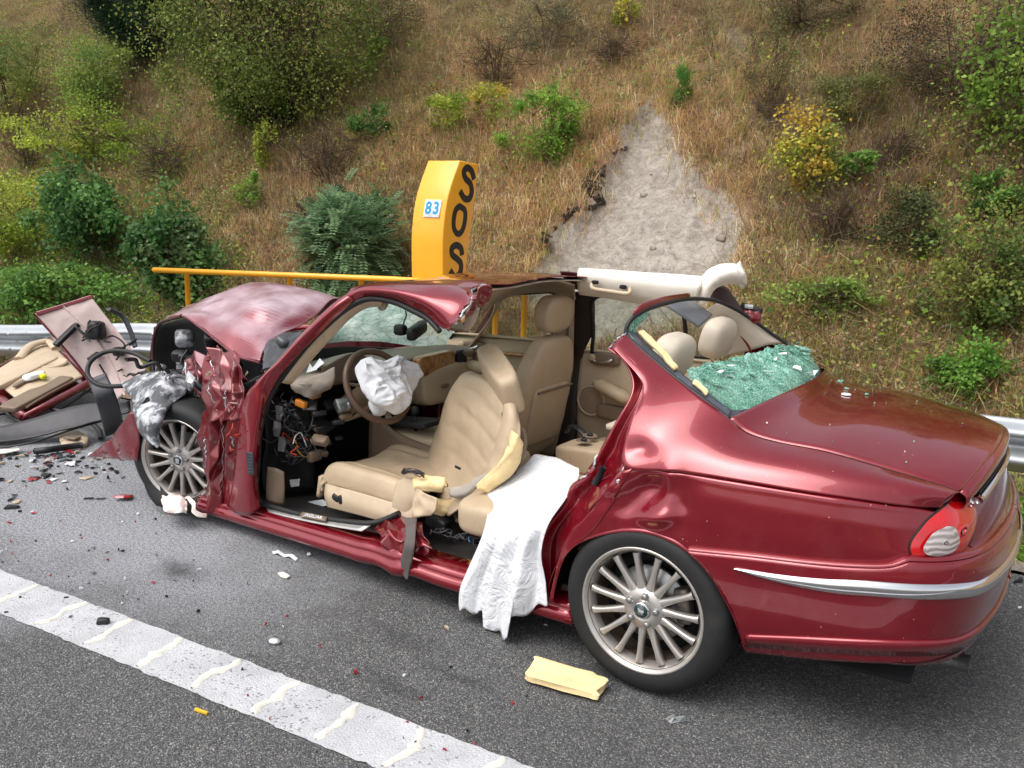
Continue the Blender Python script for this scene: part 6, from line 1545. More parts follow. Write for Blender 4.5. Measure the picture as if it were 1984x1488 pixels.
# twisted, torn backrest facing the cut-away side: (px,py,Y) net, columns from inner to outer bolster, rows from foot to top
BK = [[(822, 915, .74), (838, 940, .58), (850, 962, .46), (862, 985, .36), (868, 1000, .30)],
      [(838, 872, .75), (870, 890, .56), (905, 915, .42), (935, 938, .33), (948, 948, .30)],
      [(856, 822, .74), (885, 835, .55), (925, 862, .42), (962, 895, .33), (984, 905, .31)],
      [(874, 775, .73), (898, 780, .55), (935, 805, .43), (978, 845, .34), (1006, 862, .33)],
      [(892, 742, .71), (918, 736, .57), (948, 752, .46), (985, 790, .37), (1008, 822, .36)],
      [(908, 734, .73), (930, 727, .64), (955, 738, .54), (985, 768, .45), (1003, 795, .43)]]
BW = Pn(BK)
G = grid_surf(BW, 70, 60); n_ = gnormals(G); V = G.reshape(-1, 3); N_ = n_.reshape(-1, 3)
tv = CAM-V; sgn = np.sign((N_*tv).sum(1)); N_ = N_*np.sign(np.median(sgn))
iu = np.repeat(np.linspace(0, 1, 70), 60); iv = np.tile(np.linspace(0, 1, 60), 70)
bol = .020*np.exp(-((iv-.82)/.12)**2)+.03*np.exp(-((iv-.08)/.1)**2)
rib_ = -.0045*np.abs(np.sin((iu*6.5+.9*(iv-.4))*math.pi))**6*(np.abs(iv-.42) < .27)*(iu > .12)*(iu < .72)
edge = -.02*np.exp(-((iv-.68)/.012)**2)
V2 = V+N_*(bol+rib_*1.0+edge*.6+(1-np.abs(vn3(V, 9, 6))*4)*.007+np.clip(vn3(V, 5, 16), -.3, .3)*.03)[:, None]
back = obj('backrest', V2, gfaces(70, 60), beige, ds); solid(back, .012, 1 if True else -1)
# rear shell / thickness of backrest
Vb = V-N_*.055; solid(obj('backrest_shell', Vb, gfaces(70, 60), beige_dk, ds), .02, 0)
# foam bursting from the outer seam
fm = [[(1004, 838, .335), (1010, 850, .36), (1012, 862, .40)], [(992, 868, .32), (1003, 872, .35), (1008, 880, .40)], [(968, 895, .315), (985, 903, .33), (996, 905, .38)], [(945, 915, .31), (960, 925, .32), (978, 925, .36)], [(925, 935, .31), (940, 945, .32), (955, 948, .36)]]
patch('torn_foam', Pn(fm)+np.array([.035, -.06, .01]), 24, 14, foam_m, ds, .05, .012, 14, 3, off=-1)
patch('torn_foam', Pn([[(800, 930, .26), (830, 922, .29), (862, 928, .31)], [(802, 940, .24), (832, 938, .26), (862, 940, .28)], [(806, 950, .25), (832, 952, .26), (858, 952, .29)]]), 14, 16, foam_m, ds, .04, .01, 18, 9)
patch('torn_foam', Pn([[(848, 965, .31), (870, 968, .33), (890, 960, .36)], [(845, 985, .30), (868, 990, .32), (886, 975, .36)], [(838, 1000, .30), (850, 998, .32), (862, 992, .34)]]), 14, 14, foam_m, ds, .03, .014, 14, 19)
clm = M('torn_cloth', srgb(160, 152, 142), .85, var=.08)
patch('torn_lining', Pn([[(872, 946, .30), (900, 940, .30), (932, 920, .31), (946, 912, .33)], [(872, 958, .29), (900, 955, .29), (930, 935, .30), (948, 925, .32)], [(880, 962, .30), (902, 962, .30), (925, 948, .31), (942, 938, .33)]]), 12, 24, clm, ds, .002, .010, 12, 3)
patch('recliner_cover', Pn([[(768, 935, .25), (790, 925, .25), (806, 935, .26)], [(762, 965, .23), (784, 968, .225), (806, 965, .24)], [(758, 1000, .235), (782, 1002, .23), (800, 1005, .245)]]), 14, 14, beige_pl, ds, .025, .004, 10, 2)
patch('torn_cover', Pn([[(808, 945, .25), (830, 958, .25), (850, 965, .26)], [(802, 975, .23), (826, 980, .235), (848, 985, .25)], [(805, 1005, .22), (822, 1000, .225), (836, 995, .24)]]), 16, 16, beige, ds, .004, .02, 12, 6)
for k_ in range(9): tube('loose_wire', crom(np.array([A(778, 915, Y=.25), A(790+random.uniform(-8, 8), 912+random.uniform(-6, 8), Y=.23), A(805+random.uniform(-6, 10), 918+random.uniform(-8, 8), Y=.24), A(822, 920+random.uniform(-6, 6), Y=.25)]), 14), .004, random.choice((black, black, black, beige_dk)), ds, 5)
# driver's headrest, tipped with its end toward the door
h0 = A(948, 700, Y=.66); h1 = A(992, 768, Y=.40); L_ = h1-h0; ln = np.linalg.norm(L_)
R = frame(L_, (-.35, -.1, .93))
hr = soft('headrest', (h0+h1)/2, (ln*1.12, .115, .20), beige, ds, R, e=(.32, .5), n=26)
for f_ in (.40,):
    p = h0+L_*f_; tube('headrest_post', np.array([p-R[:, 2]*.06, p-R[:, 2]*.15]), .006, chrome, hr, 8)
soft('headrest_guide', A(990, 800, Y=.42), (.035, .03, .018), M('pale_plastic', srgb(200, 190, 172), .4), hr, e=(.5, .5), n=8)
soft('seat_tag', A(887, 906, Y=.40), (.035, .004, .012), black, ds, rot('Y', 12), e=(.2, .2), n=6)

# passenger seat
ps = node('passenger_seat', car, (-1.5, 1.29, .2))
soft('seat_cushion', (-1.62, 1.29, .40), (.56, .52, .15), beige, ps, rot('Y', 5), e=(.35, .3), n=20)
def back_mod(v):
    v = v.copy(); z = v[:, 2]; v[:, 1] *= np.interp(z, [-1, -.2, .5, 1], [.94, 1.0, .88, .62]); v[:, 0] *= np.interp(z, [-1, 0, 1], [1.0, .95, .7])
    v[:, 0] += .10*np.exp(-((z+.3)/.4)**2)*0; return v
Rb = rot('Y', 12)
bk_ = soft('backrest', (-1.235, 1.295, .70), (.15, .53, .70), beige, ps, Rb, e=(.30, .38), n=30, mod=back_mod)
soft('map_pocket', np.array([-1.235, 1.295, .70])+Rb@np.array([.068, 0, -.08]), (.03, .38, .34), beige_pl, ps, Rb, e=(.25, .25), n=16)
tube('pocket_seam', np.array([-1.235, 1.295, .70])+np.array([[.086, y, .075] for y in np.linspace(-.18, .18, 12)])@Rb.T, .007, beige_dk, ps, 6)
hr2 = soft('headrest', (-1.165, 1.295, 1.165), (.115, .30, .20), beige, ps, rot('Y', 8), e=(.55, .42), n=24, mod=lambda v: np.stack([v[:, 0], v[:, 1]*np.interp(v[:, 2], [-1, 0, 1], [.8, 1, .85]), v[:, 2]], 1))
for y in (1.235, 1.355): tube('headrest_post', np.array([(-1.18, y, 1.10), (-1.20, y, 1.0)]), .007, chrome, hr2, 8)
for y in (1.235, 1.355): soft('headrest_guide', (-1.195, y, 1.025), (.035, .03, .016), beige_pl, hr2, e=(.5, .5), n=8)
# rear bench
rb = node('rear_seat', car, (-.6, .9, .3))
def bench_mod(v):
    v = v.copy(); v[:, 2] += .08*np.cos(v[:, 1]*math.pi*2)*(v[:, 2] > 0); return v
soft('seat_cushion', (-.66, .46, .42), (.62, .66, .17), beige, rb, rot('Y', -4), e=(.4, .35), n=26)
soft('seat_cushion', (-.66, 1.30, .42), (.62, .66, .17), beige, rb, rot('Y', -4), e=(.4, .35), n=26)
soft('seat_cushion', (-.64, .89, .42), (.56, .26, .16), beige, rb, rot('Y', -4), e=(.4, .35), n=20)
soft('backrest', (-.26, .50, .70), (.16, .62, .58), beige, rb, rot('Y', 26), e=(.35, .35), n=22)
soft('backrest', (-.26, 1.29, .70), (.16, .62, .58), beige, rb, rot('Y', 26), e=(.35, .35), n=22)
ca = soft('centre_armrest', A(1142, 872, Y=.88)+[.04, 0, -.03], (.36, .22, .13), beige, rb, rot('Y', -5), e=(.25, .28), n=22)
for px, py in ((1143, 847), (1131, 857)):
    c = A(px, py, Y=.84 if py > 850 else .92)
    V, F = lathe_vf([(0, -.006), (.022, -.004), (.03, .004), (.036, .006), (.038, 0)], 24); V = V[:, [0, 2, 1]]
    obj('cup_holder', V*[1, .9, 1]+c+[0, 0, .006], F, beige_dk, ca, flip=True); soft('cup_insert', c+[0, 0, .012], (.03, .025, .014), black, ca, e=(.7, .7), n=8)
tube('arm_strap', pl([(1098, 838, 1.05), (1104, 826, 1.05), (1120, 830, 1.0), (1136, 846, .98)]), .018, black, rb, 8, n=16, flat=.4)
for px, py, yy, s_ in ((1304, 690, .72, (.13, .26, .20)), (1391, 654, 1.30, (.12, .27, .20))):
    h = soft('headrest', A(px, py, Y=yy), s_, leather('cream_leather', srgb(206, 194, 176), .3) if 'cream_leather' not in bpy.data.materials else bpy.data.materials['cream_leather'], rb, rot('Y', 12), e=(.7, .55), n=20)
    p = A(px, py, Y=yy)
    for dy in (-.05, .05): tube('headrest_post', np.array([p+[0, dy, -.06], p+[0, dy, -.16]]), .006, chrome, h, 8)

# ---- parcel shelf, rear window frame and broken glass
SH = [[(-.30, y, .90+.0) for y in (.25, .6, .9, 1.2, 1.54)], [(-.05, y, .915) for y in (.22, .6, .9, 1.2, 1.57)], [(.20, y, .93) for y in (.25, .6, .9, 1.2, 1.54)]]
patch('parcel_shelf', np.array(SH), 8, 14, liner_dk, car, .02)
wf_ = [(1412, 811, .24), (1368, 778, .25), (1330, 750, .268), (1290, 718, .29), (1245, 680, .32), (1214, 648, .338), (1216, 630, .345), (1226, 616, .37), (1250, 601, .43), (1290, 588, .58), (1336, 579, .86), (1386, 583, 1.14), (1430, 602, 1.37), (1463, 623, 1.44), (1500, 650, 1.49), (1528, 668, 1.52)]
tube('window_seal', pl(wf_), .009, black, car, 8, n=110)
patch('rear_header', Pn([[(1229, 616, .375), (1250, 599, .43), (1288, 586, .58), (1336, 577, .86)], [(1226, 606, .37), (1246, 590, .42), (1284, 577, .57), (1336, 569, .86)], [(1232, 602, .40), (1252, 587, .46), (1290, 577, .62), (1338, 571, .90)]]), 10, 40, paint, car, .004)
patch('glass_border', Pn([[(1213, 640, .34), (1246, 681, .318), (1291, 719, .29), (1331, 751, .266), (1369, 779, .25), (1410, 808, .24)], [(1232, 640, .40), (1262, 676, .37), (1306, 712, .34), (1345, 742, .315), (1380, 768, .30), (1418, 796, .30)]]), 6, 60, frit, car, .004, .004, 30, 3)
patch('glass_border', Pn([[(1213, 646, .34), (1218, 630, .35), (1228, 616, .378), (1252, 602, .43)], [(1230, 650, .38), (1232, 636, .39), (1242, 624, .41), (1260, 610, .46)]]), 6, 20, rg_m, car, .004, .006, 30, 5)
patch('glass_border', Pn([[(1410, 810, .25), (1440, 812, .35), (1490, 800, .6), (1540, 778, .9), (1580, 748, 1.25), (1592, 718, 1.5)], [(1405, 794, .30), (1438, 794, .38), (1485, 784, .62), (1532, 762, .92), (1572, 734, 1.26), (1584, 712, 1.5)]]), 6, 50, frit, car, .004, .004, 30, 13)
patch('window_foam', Pn([[(1240, 655, .40), (1258, 672, .38), (1280, 694, .36), (1308, 728, .33)], [(1250, 652, .42), (1270, 672, .40), (1294, 696, .38), (1316, 724, .35)]])+np.array([.0, -.02, .02]), 8, 24, foam_m, car, .015, .006, 20, 3)
patch('window_foam', Pn([[(1345, 752, .31), (1358, 762, .30), (1370, 776, .29)], [(1350, 746, .33), (1364, 758, .32), (1374, 770, .31)]])+np.array([.0, -.02, .02]), 6, 12, foam_m, car, .012, .006, 20, 4)
GLN = [[(1385, 786, .30), (1412, 803, .36), (1445, 806, .47), (1500, 790, .75), (1548, 764, 1.02), (1580, 738, 1.3), (1588, 715, 1.5)],
       [(1352, 762, .36), (1400, 768, .52), (1450, 766, .68), (1500, 752, .88), (1545, 732, 1.12), (1570, 714, 1.35), (1576, 700, 1.5)],
       [(1338, 738, .44), (1386, 732, .63), (1436, 725, .82), (1485, 714, 1.02), (1528, 700, 1.22), (1552, 690, 1.4), (1560, 683, 1.5)],
       [(1330, 718, .54), (1376, 708, .73), (1420, 696, .92), (1465, 684, 1.12), (1505, 675, 1.3), (1532, 670, 1.42), (1545, 670, 1.5)]]
G = grid_surf(Pn(GLN), 50, 80); V = G.reshape(-1, 3)
rough_ = np.repeat(np.clip(np.linspace(0, 1, 50)*1.6-.25, .12, 1), 80)
V[:, 2] += rough_*((fbm(V[:, 0]*14, V[:, 1]*14, 5, 4)-.45)*.045+(vnoise(V[:, 0]*60, V[:, 1]*60, 9)-.5)*.012)
rgl = obj('broken_rear_glass', V, gfaces(50, 80), rg_m, car, smooth=False); solid(rgl, .004, 0)
for k_ in range(90):                                     # loose sheets of crazed glass on the heap
    i, j = int(2+45*random.random()**.7), random.randrange(2, 78); c = G[i, j]+[0, 0, .012+.02*random.random()]; r = random.uniform(.006, .034)
    th = sorted(random.uniform(0, 6.28) for _ in range(random.choice((4, 5, 6)))); R = rot('X', random.uniform(-25, 25))@rot('Y', random.uniform(-25, 25))
    pts = [c+R@np.array([r*math.cos(t), r*random.uniform(.5, 1)*math.sin(t), 0]) for t in th]
    V_ = np.array(pts+[p+[0, 0, -.004] for p in pts]); n = len(th)
    F_ = [tuple(range(n)), tuple(range(2*n-1, n-1, -1))]+[(a, n+a, n+(a+1) % n, (a+1) % n) for a in range(n)]
    obj('glass_shard', V_, F_, rg_m if k_ % 7 else whitep, rgl, smooth=False)
for k_ in range(26):                                      # crumbs thrown on the boot lid
    i = random.randrange(2, 50); j = random.randrange(2, 39) if k_ > 3 else (20, 24, 22, 30)[k_]; i = i if k_ > 3 else (14, 12, 20, 8)[k_]
    c = BOOT[i, j]+[0, 0, .003]; r = random.uniform(.0015, .0045) if k_ > 3 else (.028, .014, .012, .018)[k_]
    th = np.linspace(0, 6.28, 6)[:-1]+random.random()
    V_ = np.array([c+[r*math.cos(t)*random.uniform(.6, 1), r*math.sin(t)*random.uniform(.6, 1.2), 0] for t in th]+[c+[r*.6*math.cos(t), r*.6*math.sin(t), .005] for t in th])
    obj('glass_crumb', V_, [(0, 1, 2, 3, 4), (9, 8, 7, 6, 5)]+[(a, (a+1) % 5, 5+(a+1) % 5, 5+a) for a in range(5)], rg_m if k_ % 6 else whitep, boot, smooth=False)
box('high_brake_lamp', A(1338, 602, Y=.90), (.16, .26, .018), M('grey_housing', srgb(98, 100, 104), .5), car, rot('Y', 30)@rot('Z', 10), .006)
# far rear pillar trim
patch('rear_pillar_trim', Pn([[(1340, 622, 1.46), (1362, 606, 1.40), (1388, 590, 1.33), (1398, 590, 1.32)], [(1362, 640, 1.50), (1390, 628, 1.45), (1420, 616, 1.42), (1440, 612, 1.42)], [(1385, 665, 1.54), (1420, 654, 1.50), (1455, 640, 1.47), (1475, 634, 1.47)], [(1400, 690, 1.58), (1440, 682, 1.55), (1490, 668, 1.51), (1520, 664, 1.51)]]), 20, 24, liner_m, car, .01, .003, 8, 2)
# ---- peeled headlining over the far rail
HLm = [[(1122, 520, 1.38), (1180, 523, 1.36), (1240, 528, 1.34), (1300, 531, 1.32), (1362, 536, 1.30)], [(1119, 530, 1.33), (1180, 538, 1.31), (1240, 545, 1.29), (1300, 552, 1.27), (1356, 555, 1.25)], [(1120, 556, 1.36), (1180, 564, 1.34), (1240, 572, 1.32), (1300, 580, 1.30), (1350, 580, 1.28)], [(1122, 570, 1.42), (1180, 578, 1.40), (1240, 588, 1.38), (1300, 596, 1.36), (1345, 596, 1.34)]]
hl = patch('peeled_headlining', Pn(HLm), 24, 50, liner_m, car, .022, .004, 5, 3)
gh = pl([(1147, 548, 1.30), (1147, 557, 1.275), (1152, 560, 1.265), (1185, 565, 1.26), (1215, 569, 1.255), (1220, 567, 1.26), (1221, 558, 1.28)])
tube('grab_handle', gh, .011, beige_pl, hl, 8, n=30)
for px, py in ((1153, 547), (1207, 556)): soft('handle_hole', A(px, py, Y=1.292), (.04, .02, .022), dark, hl, e=(.7, .7), n=8)
FO = [[(1344, 590, 1.33), (1352, 552, 1.30), (1375, 524, 1.30), (1405, 514, 1.32), (1432, 516, 1.36)], [(1366, 588, 1.30), (1372, 560, 1.26), (1392, 538, 1.26), (1418, 528, 1.28), (1440, 530, 1.34)], [(1376, 570, 1.34), (1385, 558, 1.32), (1405, 548, 1.33), (1428, 546, 1.35), (1446, 548, 1.38)], [(1380, 556, 1.42), (1390, 546, 1.42), (1408, 540, 1.43), (1428, 544, 1.44), (1443, 556, 1.45)]]
patch('folded_headlining', Pn(FO), 24, 40, liner_m, car, .014, .012, 9, 6)
poly_plate('folded_headlining', pl([(1418, 520, 1.36), (1434, 506, 1.37), (1446, 535, 1.40), (1440, 560, 1.40), (1424, 548, 1.36)]), liner_m, car, .012, 2, .012, 12, 9, smooth=True)
brn = M('dark_brown_panel', srgb(58, 38, 36), .5, var=.2)
patch('folded_roof_panel', Pn([[(1378, 552, 1.42), (1400, 554, 1.45), (1412, 560, 1.48)], [(1372, 570, 1.40), (1405, 582, 1.44), (1430, 588, 1.48)], [(1392, 586, 1.40), (1430, 602, 1.44), (1450, 608, 1.48)], [(1440, 606, 1.44), (1455, 618, 1.46), (1464, 622, 1.48)]]), 14, 12, brn, car, .01, .006, 10, 3)
tube('belt_reel', pl([(1436, 594, 1.50), (1474, 606, 1.50)]), .022, black, car, 12)
Vb, Fb = box_vf(A(1451, 594, Y=1.47), (.04, .006, .02)); obj('belt_reel_label', Vb, Fb, whitep, car)
patch('roof_rail_end', Pn([[(1440, 604, 1.44), (1455, 606, 1.45), (1470, 604, 1.47)], [(1446, 614, 1.42), (1458, 617, 1.43), (1470, 614, 1.46)], [(1452, 622, 1.42), (1462, 626, 1.44), (1470, 622, 1.46)]]), 12, 12, paint_torn, car, .004, .02, 24, 3)
# ---- cut seat belt hanging over the sill
SB = [[(782, 1003, .18), (808, 1005, .18)], [(786, 1025, .10), (806, 1028, .09)], [(783, 1055, .045), (804, 1058, .045)], [(777, 1085, .045), (799, 1085, .045)], [(779, 1108, .05), (794, 1104, .05)], [(787, 1123, .05), (790, 1122, .05)]]
patch('cut_seat_belt', Pn(SB), 40, 6, M('belt_webbing', srgb(88, 80, 78), .8, bump=.3, bscale=500), car, .002, .004, 10, 3)
for k_ in range(22):
    t = k_/21; a = A(835+t*85, 1030+t*12+random.uniform(-4, 4), Y=.22); P = [a]
    for _ in range(3): P.append(P[-1]+(RNG.random(3)-np.array([.3, .5, .5]))*np.array([.09, .05, .04]))
    tube('floor_wire', np.array(P), .004, random.choice([wcol[0]]*12+[wcol[3], wcol[2]]), car, 5, n=14)
soft('seat_runner', A(848, 1012, Y=.30), (.12, .06, .07), black, car, rot('Y', 15), e=(.4, .4), n=10)
# ================================================================ LOOSE THINGS
# ---- white sheet hanging out of the rear doorway
sheet_m, nt, b, co = base_mat('white_sheet')
n = tex(nt, 'ShaderNodeTexNoise', 6, co, Detail=5.0)
nt.links.new(mix_col(nt, n.outputs['Fac'], (.66, .67, .70), (.74, .75, .77)), b.inputs['Base Color']); b.inputs['Roughness'].default_value = .9; b.inputs['Specular IOR Level'].default_value = .1
wr_ = tex(nt, 'ShaderNodeTexNoise', 7, co, Detail=5.0, Roughness=.6, Distortion=2.0); rd_ = ramp(nt, wr_.outputs['Fac'], [(.3, 0.), (.5, 1.), (.7, 0.)])
bump_to(nt, b, rd_, .55, .012)
SHT = [[(1035, 882, .52), (1060, 885, .50), (1090, 890, .46), (1112, 905, .40)],
       [(1010, 905, .42), (1045, 905, .38), (1085, 905, .34), (1122, 912, .28)],
       [(948, 945, .32), (1000, 942, .28), (1065, 935, .24), (1116, 935, .20)],
       [(944, 985, .16), (985, 985, .13), (1040, 980, .12), (1095, 968, .10)],
       [(930, 1035, .04), (970, 1035, .03), (1020, 1030, .02), (1062, 1015, .02)],
       [(905, 1095, .03), (950, 1090, .02), (1005, 1085, .01), (1046, 1075, .01)],
       [(888, 1140, .04), (935, 1140, .02), (1000, 1140, .0), (1055, 1130, .02)],
       [(884, 1180, .05), (930, 1195, .03), (985, 1205, .0), (1062, 1172, .03)]]
G = grid_surf(Pn(SHT), 70, 60); iu = np.linspace(0, 1, 70)[:, None]; iv = np.linspace(0, 1, 60)[None, :]
fold = np.clip((iu-.30)/.5, 0, 1)
tri = lambda x: 2*np.abs(2*(x/6.283-np.floor(x/6.283+.5)))-1
wave = .024*np.abs(np.sin(iv*7.0+iu*1.2+.6))**1.6+.018*tri(iv*21+1.4+iu*3)+.012*np.sin(iv*9-iu*9)
G[..., 1] += fold*wave*.8; G[..., 2] -= np.clip((iu-.78)/.22, 0, 1)*(.075*(np.abs(iv-.52) < .17)-.01+.012*np.sin(iv*33))
G[..., 2] = np.maximum(G[..., 2], .012)
V = G.reshape(-1, 3); V[:, 2] += ((1-iu)*np.ones_like(iv)).ravel()*vn3(V, 12, 5)*.02
sh_ = obj('white_sheet', V, gfaces(70, 60), sheet_m); solid(sh_, .002, 0)
tag(sh_, 'clean white cloth sheet hanging out over the rear sill of the car', 'sheet')
# ---- yellow foam block beside the rear wheel
f0, f1 = A(1022, 1308, Z=.0), A(1172, 1352, Z=.0); d_ = f1-f0; ln = np.linalg.norm(d_); R = frame(d_, (0, 0, 1))
def foam_mod(v):
    v = v.copy(); v[:, 2] += .9*np.clip((v[:, 1]-.1)/.12, 0, 1)*(v[:, 2] > -.3)*np.clip((.72-v[:, 0])/.08, .1, 1); v[:, 0] += .10*np.sin(v[:, 1]*4)+.05*vn3(v, 5, 8); v[:, 1] += .22*vn3(v, 3.5, 18)+.1*v[:, 0]
    return v*(1+.16*vn3(v, 4, 4))[:, None]
foam = soft('foam_block', (f0+f1)/2+np.array([0, 0, .027]), (ln*.92, .115, .028), foam_m, None, R, e=(.15, .12), n=46, mod=foam_mod)
tag(foam, 'torn slab of yellow padding foam on the asphalt beside the rear wheel', 'foam')
# ---- chrome mirror cap, small bits
c = A(532, 1242, Z=.012); o = soft('chrome_cap', c, (.048, .034, .02), chrome, None, rot('Z', 30)@rot('X', 25), e=(.8, .9), n=14); tag(o, 'small oval chrome cap lying on the asphalt near the edge line', 'cap')
o = poly_plate('curled_strip', [A(x, y, Z=z) for x, y, z in ((527, 1068, .004), (540, 1066, .02), (552, 1074, .004), (566, 1073, .02), (577, 1082, .006), (573, 1086, .006), (560, 1077, .016), (550, 1079, .003), (538, 1071, .016), (529, 1073, .004))], whitep, None, .002, 1, .004, 30, 2); tag(o, 'curled white plastic strip on the asphalt beside the sill', 'plastic strip')
o = poly_plate('splinter', [A(x, y, Z=.008) for x, y in ((538, 1110), (548, 1108), (562, 1116), (556, 1120), (544, 1116))], liner_m, None, .006, 1, .004, 30, 2); tag(o, 'small beige trim splinter near the curled white strip', 'splinter')
o = poly_plate('clear_shard', [A(x, y, Z=z) for x, y, z in ((1288, 1392, .004), (1325, 1388, .03), (1332, 1396, .004), (1300, 1402, .004))], M('clear_plastic', srgb(170, 176, 176), .15, alpha=.6), None, .003, 1, .004, 20, 1); tag(o, 'shard of clear plastic on the asphalt behind the foam slab', 'shard')
o = box('yellow_stick', A(390, 1378, Z=.006), (.055, .01, .01), M('yellow_plastic', srgb(226, 170, 40), .5), None, rot('Z', 10), .002); tag(o, 'little yellow plastic stick on the lane beyond the edge line', 'stick')
o = soft('black_clip', A(200, 1203, Z=.015), (.05, .03, .025), black, None, rot('Z', 40), e=(.5, .6), n=8, mod=lambda v: v*(1+.4*vn3(v, 2, 3))[:, None]); tag(o, 'small black plastic clip lying on the white edge line', 'clip')
# ---- stained gauze at the front wheel
gm = M('stained_gauze', srgb(236, 228, 222), .95, var=.04, dirt=srgb(226, 176, 164), dscale=12, dlo=.49, dhi=.64, dirt_rough=.95, bump=.4, bscale=260)
GZ = [[(312, 958, .03), (330, 950, .03), (350, 952, .03), (362, 962, .03)], [(312, 970, -.02), (332, 964, -.06), (350, 966, -.06), (366, 974, -.02)], [(316, 984, -.05), (334, 982, -.09), (352, 982, -.08), (370, 984, -.04)], [(322, 992, -.06), (338, 994, -.09), (354, 993, -.08), (366, 991, -.04)]]
GZ = Pn(GZ); GZ = GZ.mean((0, 1))+(GZ-GZ.mean((0, 1)))*np.array([.72, .7, .5])-np.array([0, 0, .016])
G = grid_surf(GZ, 46, 46); V = wrinkle(G.reshape(-1, 3), G, .026, 16, 5); V[:, 2] = np.maximum(V[:, 2], .006)
gz = obj('gauze_dressing', V, gfaces(46, 46), gm); solid(gz, .004, 0)
TL = np.array([[A(360, 964, Y=.02), A(368, 962, Y=.02)], [A(372, 978, Y=-.02), A(379, 974, Y=-.02)], [A(372, 992, Y=-.03), A(380, 988, Y=-.03)], [A(384, 1001, Y=-.02), A(388, 994, Y=-.02)], [A(400, 1003, Y=.0), A(401, 996, Y=.0)]])
patch('gauze_end', TL, 30, 8, gm, gz, .004, .008, 20, 3)
tag(gz, 'crumpled white dressing with pink stains in front of the flat front tyre', 'dressing')

# ---- torn red wing panel standing in front of the car, primer side out
WPN = [[(66, 608, .15), (120, 592, .25), (176, 574, .35)], [(120, 668, .25), (170, 640, .35), (215, 625, .45)], [(170, 735, .35), (215, 705, .42), (255, 675, .5)], [(200, 800, .40), (240, 765, .45), (285, 715, .55)]]
WP = np.array([[A(p[0], p[1], X=-4.45+.10*k+.13*j) for k, p in enumerate(row)] for j, row in enumerate(WPN)])
wp = empty('torn_wing', (-4.3, .4, 0), 'torn red car wing standing upright with its pale primer side showing', 'car wing')
patch('panel_skin', WP, 40, 30, primer, wp, .004, .010, 5, 3)
patch('panel_edge', np.array([WP[0], WP[0]*.88+WP[1]*.12])+np.array([.012, 0, .012]), 6, 30, paint_torn2, wp, .01)
tube('panel_flange', crom(WP[:, 0], 20), .014, paint_torn2, wp, 8, flat=.5)
tube('panel_flange', crom(WP[:, 1], 30)+np.array([.012, 0, 0]), .007, primer, wp, 6)
def wpt(i, j, off=.03):
    G = grid_surf(WP, 40, 30); return G[int(i*39), int(j*29)]+np.array([off, -off, 0])
soft('lamp_socket', wpt(.38, .72), (.10, .11, .12), black, wp, rot('Z', 30), e=(.5, .6), n=14, mod=lambda v: v*(1+.5*vn3(v, 2, 3))[:, None])
soft('lamp_socket', wpt(.62, .82), (.06, .07, .06), black, wp, rot('Z', 10), e=(.5, .6), n=10)
box('bracket', wpt(.30, .22), (.05, .20, .03), black, wp, rot('X', 40), .006); box('bracket', wpt(.55, .35), (.04, .08, .02), black, wp, rot('X', 30), .004)
for k_ in range(7):
    a = wpt(random.uniform(.3, .8), random.uniform(.4, .95), .05); P = [a]
    for _ in range(4): P.append(P[-1]+(RNG.random(3)-.5)*.2)
    tube('loose_cable', np.array(P), .006, black, wp, 6, n=20)
tube('wheel_arch_seal', np.array([A(210, 598, X=-4.2), A(236, 612, X=-4.2), A(252, 640, X=-4.15), A(262, 672, X=-4.1)]), .03, M('grey_seal', srgb(66, 68, 72), .5), wp, 10, n=24, flat=.5)
# dark liner panel below it, resting on the ground
dp = patch('liner_panel', np.array([[A(170, 735, X=-3.95), A(205, 722, X=-3.9)], [A(190, 790, X=-3.9), A(228, 775, X=-3.85)], [A(205, 845, Z=.03), A(243, 835, Z=.03)]]), 16, 8, M('slate_plastic', srgb(62, 64, 70), .5, var=.15), None, .012, .004, 10, 2)
tag(dp, 'dark grey plastic liner panel leaning under the upright wing panel', 'liner')
# black weather strip looping out
ws_ = tube('weather_strip', np.array([A(285, 738, X=-3.35), A(232, 748, X=-3.5), A(190, 745, X=-3.65), A(170, 725, X=-3.75), A(176, 700, X=-3.8), A(205, 682, X=-3.75), A(250, 682, X=-3.6), A(292, 700, X=-3.4)]), .014, rubber, None, 10, n=70)
tag(ws_, 'black rubber weather strip looping beside the crushed front end', 'weather strip')
# long black bumper strip
bs = patch('bumper_strip', np.array([[A(-40, 838, Z=.06), A(60, 812, Z=.14), A(150, 786, Z=.24), A(250, 776, Z=.33)], [A(-40, 852, Z=.03), A(60, 838, Z=.07), A(150, 818, Z=.15), A(252, 790, Z=.28)], [A(-40, 862, Z=.02), A(60, 848, Z=.05), A(150, 826, Z=.13), A(252, 798, Z=.26)]]), 10, 50, M('charcoal_plastic', srgb(52, 50, 54), .5, var=.2, vscale=8), None, .01, .006, 8, 2)
tag(bs, 'long curved charcoal plastic bumper strip lying in front of the car', 'bumper strip')
# red triangular wing tip
wt = poly_plate('wing_corner', pl([(168, 886, .02), (215, 850, -.02), (250, 800, -.06), (262, 800, -.06), (268, 840, -.05), (266, 893, -.03), (215, 888, 0)]), paint, None, .006, 3, .012, 6, 3, smooth=True)
tag(wt, 'dark red triangular wing corner jutting out ahead of the front wheel', 'wing corner')
